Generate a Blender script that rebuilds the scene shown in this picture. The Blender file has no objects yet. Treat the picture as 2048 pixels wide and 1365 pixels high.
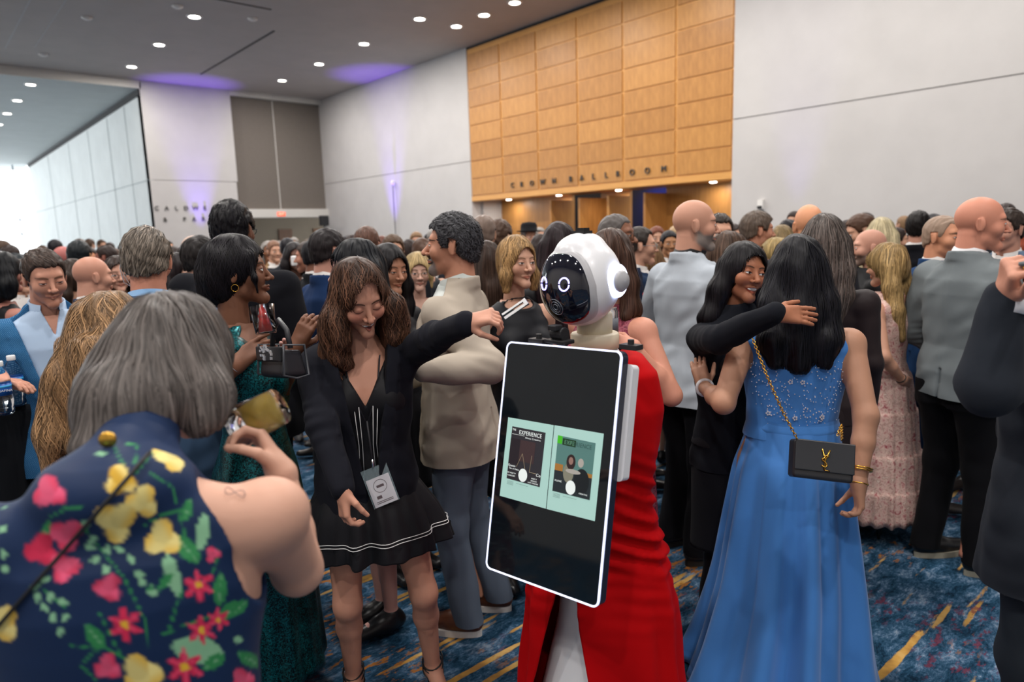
import bpy, math, random
import numpy as np
from mathutils import Vector, Matrix
RN = np.random.RandomState
C = bpy.context.scene.collection
F32 = np.float32
# ---------------------------------------------------------------- camera
FPX, CX, CY, HC = 1363., 1024., 682.5, 1.70
def _n(v):
    v = np.array(v, float); return v/np.linalg.norm(v)
_Y = _n((-201-CX, CY-504, -FPX)); _X = _n((2580-CX, CY-415, -FPX)); _X = _n(_X-_Y*_X.dot(_Y)); _Z = np.cross(_X, _Y)
ROT = np.array([_X, _Y, _Z])
def ray(px, py): return ROT@np.array([(px-CX)/FPX, (CY-py)/FPX, -1.])
def P(px, py, d): return np.array([0, 0, HC])+ray(px, py)*d
def atz(px, py, z): r = ray(px, py); return np.array([0, 0, HC])+r*(z-HC)/r[2]
cam_data = bpy.data.cameras.new('camera'); cam = bpy.data.objects.new('camera', cam_data); C.objects.link(cam)
cam.matrix_world = Matrix.Translation((0, 0, HC)) @ Matrix(ROT.tolist()).to_4x4()
cam_data.sensor_width = 36; cam_data.lens = 36*FPX/2048; cam_data.clip_start = .05; cam_data.clip_end = 200
cam_data.dof.use_dof = True; cam_data.dof.focus_distance = 2.1; cam_data.dof.aperture_fstop = 2.6
bpy.context.scene.camera = cam
vs = bpy.context.scene.view_settings
vs.view_transform = 'Standard'; vs.look = 'None'; vs.gamma = 1; vs.use_curve_mapping = False
vs.exposure = 0.0
# ---------------------------------------------------------------- world and lights
W = bpy.data.worlds.new('daylight'); bpy.context.scene.world = W; W.use_nodes = True
W.node_tree.nodes['Background'].inputs[0].default_value = (.93, .97, 1, 1)
W.node_tree.nodes['Background'].inputs[1].default_value = 3.6
def lamp(kind, name, loc, aim, energy, color, **k):
    l = bpy.data.lights.new(name, kind); l.energy = energy; l.color = color
    for a, b in k.items(): setattr(l, a, b)
    o = bpy.data.objects.new(name, l); C.objects.link(o); o.location = loc
    o.rotation_euler = Vector(aim).to_track_quat('-Z', 'Y').to_euler(); return o
RX, RC, RB = 14.325, 7.57, 28.15     # right wall plane, ceiling height, end wall plane
WARM = (1, .95, .90)
DLP = [(6.58, 26.2-3.27*j) for j in range(9)]+[(11.47, 25.48-3.03*j) for j in range(9)]+[(x, 12-3.3*j) for x in (-3.5, 1.5) for j in range(6)]
for x, y in DLP: lamp('AREA', 'downlight_beam', (x, y, RC-.03), (0, 0, -1), 142, WARM, shape='DISK', size=.27)
for a in ((8.9, RB-.55, .6), (RX-.55, 22.75, .6)):
    lamp('SPOT', 'violet_uplight', a, (0, .03, 1) if a[0] < 10 else (.03, 0, 1), 2200, (.22, .1, 1), spot_size=math.radians(34), spot_blend=.9, shadow_soft_size=.05)
lamp('SPOT', 'violet_uplight', (RX-.5, 6.95, .5), (.05, 0, 1), 260, (.25, .18, 1), spot_size=math.radians(30), spot_blend=.9, shadow_soft_size=.05)
# ---------------------------------------------------------------- materials
MATS = {}
def mat(name, color=(.8, .8, .8), rough=.6, metal=0., emit=None, es=0., trans=0., ior=1.45, spec=.5, coat=0., alpha=1., sheen=0.):
    if name in MATS: return MATS[name]
    m = bpy.data.materials.new(name); m.use_nodes = True; b = m.node_tree.nodes['Principled BSDF']
    s = b.inputs; s['Base Color'].default_value = (*color, 1); s['Roughness'].default_value = rough; s['Metallic'].default_value = metal
    s['Specular IOR Level'].default_value = spec; s['Coat Weight'].default_value = coat; s['Transmission Weight'].default_value = trans
    s['IOR'].default_value = ior; s['Alpha'].default_value = alpha; s['Sheen Weight'].default_value = sheen
    if emit: s['Emission Color'].default_value = (*emit, 1); s['Emission Strength'].default_value = es
    MATS[name] = m; return m
def srgb(h, g=1.):
    if isinstance(h, str): h = [int(h[i:i+2], 16)/255 for i in (0, 2, 4)]
    return tuple((c/12.92 if c <= .04045 else ((c+.055)/1.055)**2.4)*g for c in h)
class NT:
    def __init__(s, m): s.t = m.node_tree; s.b = s.t.nodes.get('Principled BSDF')
    def n(s, typ, **k):
        n = s.t.nodes.new(typ)
        for a, b in k.items():
            if a.startswith('_'): n.inputs[a[1:].replace('_', ' ')].default_value = b
            elif a.startswith('i') and a[1:].isdigit(): n.inputs[int(a[1:])].default_value = b
            else: setattr(n, a, b)
        return n
    def l(s, a, b): s.t.links.new(a, b)
    def noise(s, vec, scale, detail=3, rough=.55, dist=0.):
        n = s.n('ShaderNodeTexNoise', _Scale=scale, _Detail=detail, _Roughness=rough, _Distortion=dist); s.l(vec, n.inputs['Vector']); return n.outputs['Fac']
    def ramp(s, fac, stops, const=False):
        r = s.n('ShaderNodeValToRGB'); e = r.color_ramp.elements
        if const: r.color_ramp.interpolation = 'CONSTANT'
        while len(e) < len(stops): e.new(.5)
        for q, (p, c) in zip(e, stops): q.position = p; q.color = (*c, 1) if len(c) == 3 else c
        s.l(fac, r.inputs[0]); return r.outputs[0]
    def mapv(s, vec, scale=(1, 1, 1), rot=(0, 0, 0), loc=(0, 0, 0)):
        m = s.n('ShaderNodeMapping'); m.inputs['Scale'].default_value = scale; m.inputs['Rotation'].default_value = rot; m.inputs['Location'].default_value = loc
        s.l(vec, m.inputs[0]); return m.outputs[0]
    def math(s, op, a, b=None):
        m = s.n('ShaderNodeMath', operation=op)
        for i, v in enumerate((a, b)):
            if v is None: continue
            if isinstance(v, (int, float)): m.inputs[i].default_value = v
            else: s.l(v, m.inputs[i])
        return m.outputs[0]
    def mix(s, f, a, b, mode='MIX'):
        m = s.n('ShaderNodeMix', data_type='RGBA', blend_type=mode)
        for i, v in ((0, f), (6, a), (7, b)):
            if isinstance(v, (int, float)): m.inputs[i].default_value = v
            elif isinstance(v, tuple): m.inputs[i].default_value = (*v, 1)
            else: s.l(v, m.inputs[i])
        return m.outputs[2]
    def bump(s, h, strength=.3, dist=.01):
        b = s.n('ShaderNodeBump', _Strength=strength, _Distance=dist); s.l(h, b.inputs['Height']); s.l(b.outputs[0], s.b.inputs['Normal'])
    def coord(s, k='Object'): return s.n('ShaderNodeTexCoord').outputs[k]
def painted(name, col, var=.04, rough=.7):
    m = mat(name, col, rough); t = NT(m); c = t.coord()
    f = t.noise(c, 1.3, 4); t.l(t.ramp(f, [(.3, tuple(x*(1-var) for x in col)), (.7, tuple(x*(1+var) for x in col))]), t.b.inputs['Base Color'])
    t.bump(t.noise(c, 60, 2), .05, .004); return m
def wood(name, c1, c2, axis=2):
    m = mat(name, c1, .42); t = NT(m); c = t.coord('Object'); sc = [9, 9, 9]; sc[axis] = .7
    v = t.mapv(c, tuple(sc)); f = t.noise(v, 2.2, 6, .6, .4); g = t.noise(t.mapv(c, tuple(q*7 for q in sc)), 2, 2)
    oi = t.n('ShaderNodeObjectInfo'); r = t.math('MULTIPLY', oi.outputs['Random'], .22)
    t.l(t.ramp(t.math('ADD', t.math('MULTIPLY', t.math('ADD', f, t.math('MULTIPLY', g, .25)), .85), r), [(.32, c1), (.85, c2)]), t.b.inputs['Base Color']); return m
# colour = object colour x vertex colour, so shapes can be shared
def tinted(name, rough=.6, spec=.5, sheen=0., coat=0., noise=None, bump=None, sss=0., metal=0.):
    m = mat(name, rough=rough, spec=spec, sheen=sheen, coat=coat, metal=metal); t = NT(m)
    oi = t.n('ShaderNodeObjectInfo'); at = t.n('ShaderNodeAttribute', attribute_name='Col')
    c = t.mix(1., oi.outputs['Color'], at.outputs['Color'], 'MULTIPLY')
    if sss: c = t.mix(1., c, (1.09, 1.15, 1.18), 'MULTIPLY')
    if noise:
        f = t.noise(t.coord(), noise[0], 3); c = t.mix(1., c, t.ramp(f, [(.25, (1-noise[1],)*3), (.75, (1+noise[1],)*3)]), 'MULTIPLY')
    t.l(c, t.b.inputs['Base Color'])
    if sss: t.b.inputs['Subsurface Weight'].default_value = sss; t.b.inputs['Subsurface Radius'].default_value = (.012, .004, .002); t.b.inputs['Subsurface Scale'].default_value = 1.
    if bump: t.bump(t.noise(t.coord(), bump[0], 2), bump[1], bump[2])
    return m
M_SKIN = tinted('skin', .5, .32, noise=(9, .06), bump=(420, .12, .001), sss=.0001)
M_HAIR = tinted('hair', .42, .22, noise=(45, .1))
M_CLOTH = tinted('woven cloth', .85, .08, sheen=.02, noise=(4, .05), bump=(900, .25, .0008))
M_SATIN = tinted('smooth cloth', .55, .22, sheen=.02, noise=(3, .05))
M_LEATHER = tinted('leather', .33, .5, bump=(300, .1, .001))
M_PLAIN = tinted('plain surface', .5, .4)
M_GOLD = mat('gold', srgb('d9a94a'), .25, 1.); M_SILVER = mat('silver', (.8, .8, .82), .2, 1.)
M_GLASS = mat('clear plastic', (1, 1, 1), .03, trans=1., ior=1.3)
def check_cloth():
    m = mat('check cloth', rough=.85, spec=.15); t = NT(m); c = t.coord(); oi = t.n('ShaderNodeObjectInfo')
    s = t.n('ShaderNodeSeparateXYZ'); t.l(c, s.inputs[0])
    a = t.math('SINE', t.math('MULTIPLY', s.outputs[0], 900.)); b = t.math('SINE', t.math('MULTIPLY', s.outputs[2], 900.))
    f = t.math('MULTIPLY', a, b); at = t.n('ShaderNodeAttribute', attribute_name='Col')
    base = t.mix(1., oi.outputs['Color'], at.outputs['Color'], 'MULTIPLY')
    t.l(t.mix(t.ramp(f, [(.5, (0, 0, 0)), (.6, (.6, .6, .6))]), base, (.22, .42, .62)), t.b.inputs['Base Color']); return m
M_CHECK = check_cloth()
def sequin(name, c1, c2, rough=.3):
    m = mat(name, c1, rough, .5); t = NT(m); c = t.coord()
    v = t.n('ShaderNodeTexVoronoi', _Scale=230.); t.l(c, v.inputs['Vector']); sv = t.n('ShaderNodeSeparateColor'); t.l(v.outputs['Color'], sv.inputs[0])
    f = t.noise(t.mapv(c, (1, 1, .5)), 20, 3)
    t.l(t.ramp(t.math('ADD', t.math('MULTIPLY', sv.outputs[0], .5), t.math('MULTIPLY', f, .6)), [(.35, c1), (.62, c2), (.85, tuple(min(1, q*2.2) for q in c2))]), t.b.inputs['Base Color'])  # brightest stop paints sequin highlights into the colour
    t.bump(sv.outputs[1], .5, .002); return m
M_TEAL = sequin('teal sequins', srgb('03181d'), srgb('0a5257')); M_GOLDSEQ = sequin('gold sequins', srgb('4a3c1e'), srgb('a8935a'))
def printed(name, cols, scale, rough=.75, stretch=(1, 1, 1)):
    m = mat(name, cols[0], rough, spec=.2); t = NT(m); c = t.mapv(t.coord(), stretch)
    f = t.noise(c, scale, 4, .6, .6); n = len(cols)
    t.l(t.ramp(f, [(.32+.36*i/(n-1), q) for i, q in enumerate(cols)]), t.b.inputs['Base Color']); return m
M_PINK = printed('pink floral print', [srgb('9a4a52'), srgb('c79a94'), srgb('d8bcb0'), srgb('b08880'), srgb('dccabd')], 38)
M_LACE = printed('maroon lace', [srgb('3a1220'), srgb('7a3344'), srgb('9a5a66'), srgb('4a1a2a')], 45)
M_STRIPE = printed('red white stripe print', [srgb('c9c2bd'), srgb('201c20'), srgb('9a2030'), srgb('8a8684'), srgb('d9d4cf')], 14, stretch=(.6, .6, 4))
# ---------------------------------------------------------------- mesh helpers
def mk(name, V, Fs, mats, parent=None, col=None, smooth=True, color=None):
    me = bpy.data.meshes.new(name); V = np.asarray(V, F32).reshape(-1, 3)
    me.vertices.add(len(V)); me.vertices.foreach_set('co', V.ravel())
    Fs = [np.asarray(f, np.int32) for f in (Fs if isinstance(Fs, list) else [Fs]) if len(f)]
    loops = np.concatenate([f.ravel() for f in Fs]); tot = np.concatenate([np.full(len(f), f.shape[1], np.int32) for f in Fs])
    st = np.concatenate([[0], np.cumsum(tot)[:-1]]).astype(np.int32)
    me.loops.add(len(loops)); me.loops.foreach_set('vertex_index', loops)
    me.polygons.add(len(tot)); me.polygons.foreach_set('loop_start', st)
    me.update(calc_edges=True); me.validate()
    me.polygons.foreach_set('use_smooth', np.full(len(me.polygons), smooth))
    a = me.color_attributes.new('Col', 'FLOAT_COLOR', 'POINT')
    cc = np.ones((len(V), 4), F32)
    if col is not None: cc[:, :3] = col
    a.data.foreach_set('color', cc.ravel())
    for m in (mats if isinstance(mats, (list, tuple)) else [mats]): me.materials.append(m)
    o = bpy.data.objects.new(name, me); C.objects.link(o)
    if parent: o.parent = parent
    if color is not None: o.color = (*color, 1)
    return o
class MB:
    "collects simple shapes into one mesh"
    def __init__(s): s.v = []; s.f = {}; s.n = 0
    def add(s, V, Fl):
        V = np.asarray(V, float).reshape(-1, 3)
        for f in Fl: s.f.setdefault(len(f), []).append([i+s.n for i in f])
        s.v.append(V); s.n += len(V); return s
    def box(s, lo, hi, M=None):
        x0, y0, z0 = lo; x1, y1, z1 = hi
        V = np.array([(x0, y0, z0), (x1, y0, z0), (x1, y1, z0), (x0, y1, z0), (x0, y0, z1), (x1, y0, z1), (x1, y1, z1), (x0, y1, z1)])
        if M is not None: V = V@np.array(M)[:3, :3].T+(np.array(M)[:3, 3] if np.array(M).shape[0] == 4 else 0)
        return s.add(V, [(0, 3, 2, 1), (4, 5, 6, 7), (0, 1, 5, 4), (1, 2, 6, 5), (2, 3, 7, 6), (3, 0, 4, 7)])
    def tube(s, pts, r, n=8, closed=False):
        pts = np.asarray(pts, float); m = len(pts); r = np.broadcast_to(r, m); V = []
        u = None
        for i in range(m):
            t = pts[(i+1) % m]-pts[i-1] if closed else pts[min(i+1, m-1)]-pts[max(i-1, 0)]
            t = t/(np.linalg.norm(t)+1e-9)
            if u is None: u = np.cross(t, (0, 0, 1) if abs(t[2]) < .9 else (1, 0, 0))
            u = u-t*u.dot(t); u /= np.linalg.norm(u)+1e-9; w = np.cross(t, u)
            a = np.arange(n)*2*math.pi/n; V.append(pts[i]+r[i]*(np.cos(a)[:, None]*u+np.sin(a)[:, None]*w))
        Fl = []
        for i in range(m if closed else m-1):
            j = (i+1) % m
            for k in range(n): q = (k+1) % n; Fl.append((i*n+k, i*n+q, j*n+q, j*n+k))
        if not closed: Fl += [tuple(range(n))[::-1], tuple((m-1)*n+k for k in range(n))]
        return s.add(np.concatenate(V), Fl)
    def lathe(s, prof, n=32, M=None, ry=1., cap=True):
        a = np.arange(n)*2*math.pi/n
        V = np.concatenate([np.stack([r*np.cos(a), r*np.sin(a)*ry, np.full(n, z)], 1) for r, z in prof])
        if M is not None: M = np.array(M); V = V@M[:3, :3].T+(M[:3, 3] if M.shape[0] == 4 else 0)
        Fl = [(i*n+k, i*n+(k+1) % n, (i+1)*n+(k+1) % n, (i+1)*n+k) for i in range(len(prof)-1) for k in range(n)]
        if cap and prof[0][0] > 1e-4: Fl.append(tuple(range(n))[::-1])
        if cap and prof[-1][0] > 1e-4: Fl.append(tuple((len(prof)-1)*n+k for k in range(n)))
        return s.add(V, Fl)
    def build(s, name, m, parent=None, smooth=False, color=None):
        return mk(name, np.concatenate(s.v), [np.array(f) for f in s.f.values()], m, parent, smooth=smooth, color=color)
def empty(name, loc, rz=0, scale=1, label=None, cat=None, group=None):
    o = bpy.data.objects.new(name, None); C.objects.link(o); o.location = loc; o.rotation_euler.z = rz; o.scale = (scale,)*3; o.empty_display_size = .1
    return tag(o, label, cat, group)
def tag(o, label=None, cat=None, group=None, kind=None):
    if label: o['label'] = label
    if cat: o['category'] = cat
    if group: o['group'] = group
    if kind: o['kind'] = kind
    return o
def bev(o, w, seg=2):
    m = o.modifiers.new('bevel', 'BEVEL'); m.width = w; m.segments = seg; m.limit_method = 'ANGLE'; return o
def struct(o): o['kind'] = 'structure'; return o
def copy_obj(o, parent=None, loc=None, color=None):
    c = o.copy(); C.objects.link(c)
    if parent: c.parent = parent
    if loc is not None: c.location = loc
    if color is not None: c.color = (*color, 1)
    return c
def text_obj(name, s, size, loc, R, m, parent=None, ext=.002, spacing=1., align='CENTER', sx=1.):
    cu = bpy.data.curves.new(name, 'FONT'); cu.body = s; cu.size = size; cu.extrude = ext; cu.space_character = spacing; cu.align_x = align; cu.align_y = 'CENTER'
    o = bpy.data.objects.new(name, cu); cu.materials.append(m); C.objects.link(o)
    Mx = Matrix(np.array(R).tolist()).to_4x4() @ Matrix.Diagonal((sx, 1, 1, 1)); Mx.translation = Vector([float(q) for q in loc])
    if parent: o.parent = parent
    o.matrix_local = Mx
    me = bpy.data.meshes.new_from_object(o); n = bpy.data.objects.new(name, me); C.objects.link(n); n.parent = parent; n.matrix_local = Mx; bpy.data.objects.remove(o)
    return n
# ---------------------------------------------------------------- the room
M_WALL = painted('white wall paint', srgb('bdbab8')); M_CEIL = painted('ceiling paint', srgb('b0a9a4')); M_LOWCEIL = painted('passage ceiling paint', srgb('b4bbbb'))
M_TRIM = painted('white trim paint', srgb('c9c6c0')); M_BLACK = mat('black gap', (.01, .01, .012), .6)
M_WOOD = wood('maple veneer', srgb('96632f'), srgb('c28b4a'), 2); M_WOODB = wood('maple batten', srgb('c08a48'), srgb('dda35c'), 1); M_WOODD = wood('brown door veneer', srgb('5f3c1f'), srgb('8a5a30'), 2)
def carpet():
    m = mat('patterned carpet', (.05, .15, .3), .95, spec=.1); t = NT(m); c = t.coord('Object')
    w = t.n('ShaderNodeTexNoise', _Scale=1.6, _Detail=3.); t.l(c, w.inputs['Vector'])
    wv = t.n('ShaderNodeVectorMath', operation='MULTIPLY_ADD'); t.l(w.outputs['Color'], wv.inputs[0]); wv.inputs[1].default_value = (.5, .06, 0); t.l(c, wv.inputs[2]); cw = wv.outputs[0]
    blot = t.noise(t.mapv(c, (.8, 1.5, 1)), 9, 8, .75, .5); fine = t.noise(t.mapv(c, (1, 2.2, 1)), 45, 4, .7)
    f = t.math('ADD', t.math('MULTIPLY', blot, .75), t.math('MULTIPLY', fine, .3))
    base = t.ramp(f, [(.41, srgb('0e2032')), (.48, srgb('1b3b52')), (.54, srgb('304f69')), (.59, srgb('526c86')), (.66, srgb('8594a4'))])
    def streak(scale, loc, th, edge, seed):
        v = t.n('ShaderNodeTexVoronoi', _Scale=1., _Randomness=.9); t.l(t.mapv(cw, scale, loc=loc), v.inputs['Vector'])
        sc = t.n('ShaderNodeSeparateColor'); t.l(v.outputs['Color'], sc.inputs[0])
        n = t.noise(t.mapv(c, (.5, 2, 1)), 28, 4, .7); d = t.math('ADD', v.outputs['Distance'], t.math('MULTIPLY', n, .22))
        on = t.math('GREATER_THAN', sc.outputs[0], seed)
        return t.math('MULTIPLY', t.ramp(d, [(th, (1, 1, 1)), (th+edge, (0, 0, 0))]), on)
    gold = t.ramp(t.noise(c, 7, 3), [(.35, srgb('96703e')), (.5, srgb('bb9049')), (.68, srgb('cdac70'))])
    s1 = streak((.95, 13, 1), (0, 0, 0), .33, .05, .52); s2 = streak((1.3, 19, 1), (3.3, 7.1, 0), .33, .06, .6)
    s1 = t.math('MAXIMUM', s1, streak((.7, 16, 1), (1.3, 2.1, 0), .32, .05, .5))
    base = t.mix(s2, base, t.mix(.35, gold, srgb('6f5a3a'))); base = t.mix(s1, base, gold)
    o = t.math('MULTIPLY', t.ramp(t.noise(t.mapv(c, (1, 1, 1), loc=(5, 5, 0)), 1.5, 2), [(.55, (0, 0, 0)), (.62, (1, 1, 1))]), t.ramp(t.noise(t.mapv(c, (1, 2.5, 1)), 11, 5, .7), [(.55, (0, 0, 0)), (.58, (1, 1, 1))]))
    base = t.mix(o, base, srgb('96622e'))
    r = t.math('MULTIPLY', t.ramp(t.noise(t.mapv(c, (1, 1, 1), loc=(15, 9, 0)), 1.3, 2), [(.56, (0, 0, 0)), (.63, (1, 1, 1))]), t.ramp(t.noise(t.mapv(c, (1, 2, 1), loc=(3, 3, 0)), 13, 5, .7), [(.54, (0, 0, 0)), (.60, (.7, .7, .7))]))
    base = t.mix(r, base, srgb('6a2838'))
    t.l(base, t.b.inputs['Base Color']); t.bump(t.noise(c, 350, 2), .4, .004); return m
X0, Y0 = -7., -7.
struct(MB().box((X0, Y0, -.1), (23, 60, 0)).build('floor', carpet()))
struct(MB().box((X0, Y0, RC), (RX+.6, RB+.6, RC+.3)).build('ceiling', M_CEIL))
struct(MB().box((X0, RB, 7.27), (7.3, 60, 7.5)).build('ceiling_passage', M_LOWCEIL))
struct(MB().box((X0, RB-.02, 7.27), (7.25, RB, RC)).build('trim_1', M_TRIM))
struct(MB().box((7.25, RB+.02, 0), (7.4, 57, 7.27)).build('wall_passage', painted('passage wall', srgb('e2e6e4'))))
struct(MB().box((7.20, RB+.05, 7.05), (7.245, 57, 7.26)).build('trim_2', M_BLACK))
# end wall: column with lettering, panelled opening, beam, space beyond
ew = MB().box((7.4, RB+.05, 4.0), (10.3, RB+.39, 4.1)).box((7.25, RB, 4.05), (10.47, RB+.4, RC)).box((7.25, RB, 0), (10.42, RB+.4, 4.03)).build('wall_end', M_WALL); struct(ew)
struct(MB().box((10.47, RB, 7.38), (RX, RB+.4, RC)).build('trim_3', M_TRIM))
struct(MB().box((10.42, RB, 2.62), (RX, RB+.5, 2.97)).build('beam', M_TRIM))
pw = struct(MB().box((10.42, RB+.3, 2.9), (RX, RB+.32, 7.5)).build('wall_partition', mat('dark backing', (.05, .045, .04), .8)))
mp = printed('grey woven panel', [srgb('67605a'), srgb('777069')], 50, .9, (.3, 1, 6))
for x0, x1 in ((10.5, 12.24), (12.27, 14.33)): mk_ = MB().box((x0, RB+.22, 2.98), (x1, RB+.3, 7.37)).build('panel', mp, pw)
struct(MB().box((10.4, 36, 0), (22, 36.2, 3.2)).build('wall_far', painted('far room paint', srgb('9b8c78'))))
struct(MB().box((10.4, RB+.5, 3.0), (22, 36, 3.1)).build('ceiling_far', M_CEIL)); struct(MB().box((10.3, RB+.4, 0), (10.42, 36, 3.0)).build('wall_side', M_WALL))
for i, x in enumerate((15.3, 17.3)):
    d = struct(MB().box((x, 35.93, 0), (x+.75, 36, 2.25)).build('door_%d' % (i+1), M_WOODD)); MB().box((x+.62, 35.87, 1.0), (x+.66, 35.93, 1.12)).build('handle', M_SILVER, d)
ex = empty('exit_sign', (12.16, RB-.03, 2.76), 0, 1, 'red lit exit sign on the white beam below the grey panels', 'sign')
MB().box((-.17, 0, -.08), (.17, .03, .08)).build('housing', mat('exit red', (.9, .12, .05), .4, emit=(1, .09, .03), es=1.1), ex)
text_obj('lettering', 'EXIT', .13, (0, -.004, 0), [[1, 0, 0], [0, 0, -1], [0, 1, 0]], mat('exit white', (1, .6, .5), .4, emit=(1, .5, .4), es=1.6), ex)
sp = empty('loudspeaker', (13.5, 27, 2.42), 0, 1, 'black loudspeaker on a pole near the corner opening', 'speaker')
bev(MB().box((-.16, -.15, -.2), (.16, .15, .22)).build('cabinet', mat('speaker black', (.015, .015, .017), .6), sp), .02); MB().tube([(0, 0, -2.4), (0, 0, -.2)], .02).build('pole', M_BLACK, sp); MB().lathe([(.3, -2.42), (.3, -2.4), (.03, -2.38)], 16).build('base', M_BLACK, sp)
struct(MB().box((12.24, RB+.2, 2.98), (12.27, RB+.3, 7.37)).build('trim_6', M_TRIM))
ps_ = MB()
for y in (30.6, 33.6, 37.6, 42.5, 49): ps_.box((7.235, y, 0), (7.255, y+.02, 7.0))
struct(ps_.box((7.235, RB+.05, 4.03), (7.255, 57, 4.05)).build('trim_7', mat('panel joint', (.25, .3, .3), .7)))
# right wall: painted parts, wood field over the doors
wl = MB()
wl.box((RX, 18.0, 4.05), (RX+.4, RB+.6, RC)).box((RX, 18.0, 0), (RX+.4, RB+.6, 4.03)).box((RX+.1, Y0, 4.0), (RX+.39, 8.4, 4.1)).box((RX+.1, 18.1, 4.0), (RX+.39, RB, 4.1)).box((RX, Y0, 4.05), (RX+.4, 8.5, RC)).box((RX, Y0, 0), (RX+.4, 8.5, 4.03))
struct(wl.build('wall_right', M_WALL))
rs = struct(MB().box((RX+.4, 17.9, 0), (RX+1.25, 18.1, 2.76)).box((RX+.4, 8.4, 0), (RX+1.25, 8.5, 2.76)).build('wall_return', M_WALL))
wf = struct(MB().box((RX+.03, 8.5, 2.75), (RX+.5, 18.0, RC-.06)).build('wall_panelling', M_WOODB)); struct(MB().box((RX+.02, 8.5, RC-.07), (RX+.3, 18.0, RC)).build('trim_4', M_BLACK))  # black strip drawn in for the shadow line above the wood
ys = [8.5, 10.02, 11.63, 13.21, 14.8, 16.4, 18.0]; zs = [2.92, 3.47, 4.02, 4.585, 5.14, 5.69, 6.25, 6.8, 7.36]
pan = None
for i in range(6):
    for j in range(8):
        a, b = ys[i]+.035, ys[i+1]-.035
        if pan is None: pan = MB().box((0, -.5, 0), (.03, .5, 1)).build('panel', M_WOOD, wf); o = pan
        else: o = copy_obj(pan, wf)
        o.location = (RX+.0, (a+b)/2, zs[j]+.02); o.scale = (1, b-a, zs[j+1]-zs[j]-.04)
MB().box((RX, 8.5, 2.75), (RX+.03, 18, 2.90)).build('panel', M_WOODB, wf)
struct(MB().box((RX+.4, 8.4, 2.76), (RX+1.3, 18, 2.9)).build('ceiling_recess', M_WOOD))
# recessed wood wall with doorways; open door leaves
RW = RX+1.2
bk = MB()
for a, b in ((8.5, 11.15), (12.38, 13.45), (14.6, 18.0)): bk.box((RW, a, 0), (RW+.1, b, 2.76))
struct(bk.build('wall_doors', M_WOOD))
struct(MB().box((RW+1.3, 8, 0), (RW+1.35, 18, 3)).build('wall_ballroom', mat('dark blue curtain', (.004, .01, .025), .8)))
for i, (y, a) in enumerate(((11.15, 1), (12.38, -1), (13.45, 1), (14.6, -1))):
    d = struct(MB().box((RX+.25, y-.03, .02), (RW, y+.03, 2.6)).build('door_%d' % (i+3), M_WOOD)); MB().box((RX+.3, y-.07, 1.0), (RX+.34, y+.07, 1.25)).build('handle', M_SILVER, d)
lamp('AREA', 'ballroom_blue_light', (RW+.7, 12.3, 2.7), (.5, 0, -1), 25, (.05, .12, 1), size=.8)
for (y, z) in ((13.95, 1.86), (11.75, 1.9)):
    q = empty('stage_light', (RW+1.2, y, z), 0, 1, 'small white stage light glowing in the %s blue doorway' % ('narrow left' if y > 13 else 'wide right'), 'light')
    MB().lathe([(.01, -.06), (.06, -.04), (.06, .04), (.01, .06)], 16).build('lens', mat('stage light glow', (1, 1, 1), emit=(.8, .95, 1), es=14), q)
# wall joints are gaps between the wall boxes; letters
M_LET = mat('dark letters', (.06, .055, .05), .5)
RWALL = [[0, 0, -1], [-1, 0, 0], [0, 1, 0]]   # x of text -> -Y, y -> Z, z -> -X
RWALL = np.array([[0, 0, -1], [-1, 0, 0], [0, 1, 0]], float)
sg = empty('ballroom_sign', (RX-.02, 13.1, 3.12), 0, 1, 'dark spaced letters reading CROWN BALLROOM on the maple panels', 'sign')
let = 'CROWN BALLROOM'; yy = [15.95, 15.53, 15.08, 14.62, 14.15, None, 13.5, 13.08, 12.65, 12.2, 11.8, 11.33, 10.85, 10.35]
for ch, y in zip(let, yy):
    if y: text_obj('letter', ch, .21, (0, y-13.1, 0), RWALL, M_LET, sg, .02)
REND = np.array([[1, 0, 0], [0, 0, -1], [0, 1, 0]], float)
sg = empty('room_sign', (8.6, RB-.02, 3.0), 0, 1, 'dark spaced letters CALDWELL & PARK on the white column wall', 'sign')
for i, ch in enumerate('CALDWELL'): text_obj('letter', ch, .22, (7.37+i*.345-8.6, 0, 0), REND, M_LET, sg, .02)
for i, ch in enumerate('& PARKER'):
    if ch != ' ': text_obj('letter', ch, .22, (7.62+i*.345-8.6, 0, -.42), REND, M_LET, sg, .02)
# far window
wn = struct(MB().box((X0, 57, 0), (X0+.2, 57.2, 7.27)).build('window_1', mat('steel blue frame', (.05, .12, .16), .5)))
for x in np.arange(-2.5, 7.2, 1.47): MB().box((x, 57, 0), (x+.07, 57.12, 7.2)).build('mullion', MATS['steel blue frame'], wn)
for z in (1.1, 2.6, 3.55, 6.9): MB().box((X0, 57, z), (7.2, 57.12, z+.07)).build('mullion', MATS['steel blue frame'], wn)
mg = bpy.data.materials.new('window glass'); mg.use_nodes = True; t_ = mg.node_tree; t_.nodes.clear(); q1 = t_.nodes.new('ShaderNodeBsdfTransparent'); q2 = t_.nodes.new('ShaderNodeBsdfGlossy'); q2.inputs['Roughness'].default_value = .02; q3 = t_.nodes.new('ShaderNodeMixShader'); q3.inputs[0].default_value = .05; q4 = t_.nodes.new('ShaderNodeOutputMaterial'); t_.links.new(q1.outputs[0], q3.inputs[1]); t_.links.new(q2.outputs[0], q3.inputs[2]); t_.links.new(q3.outputs[0], q4.inputs[0])
MB().box((X0, 57.05, 0), (7.2, 57.06, 7.2)).build('pane', mg, wn)
struct(MB().box((X0-.3, Y0, 0), (X0, RB, RC)).build('wall_left', M_WALL)); struct(MB().box((X0-.3, Y0-.3, 0), (RX+.4, Y0, RC)).build('wall_back', M_WALL))
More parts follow.
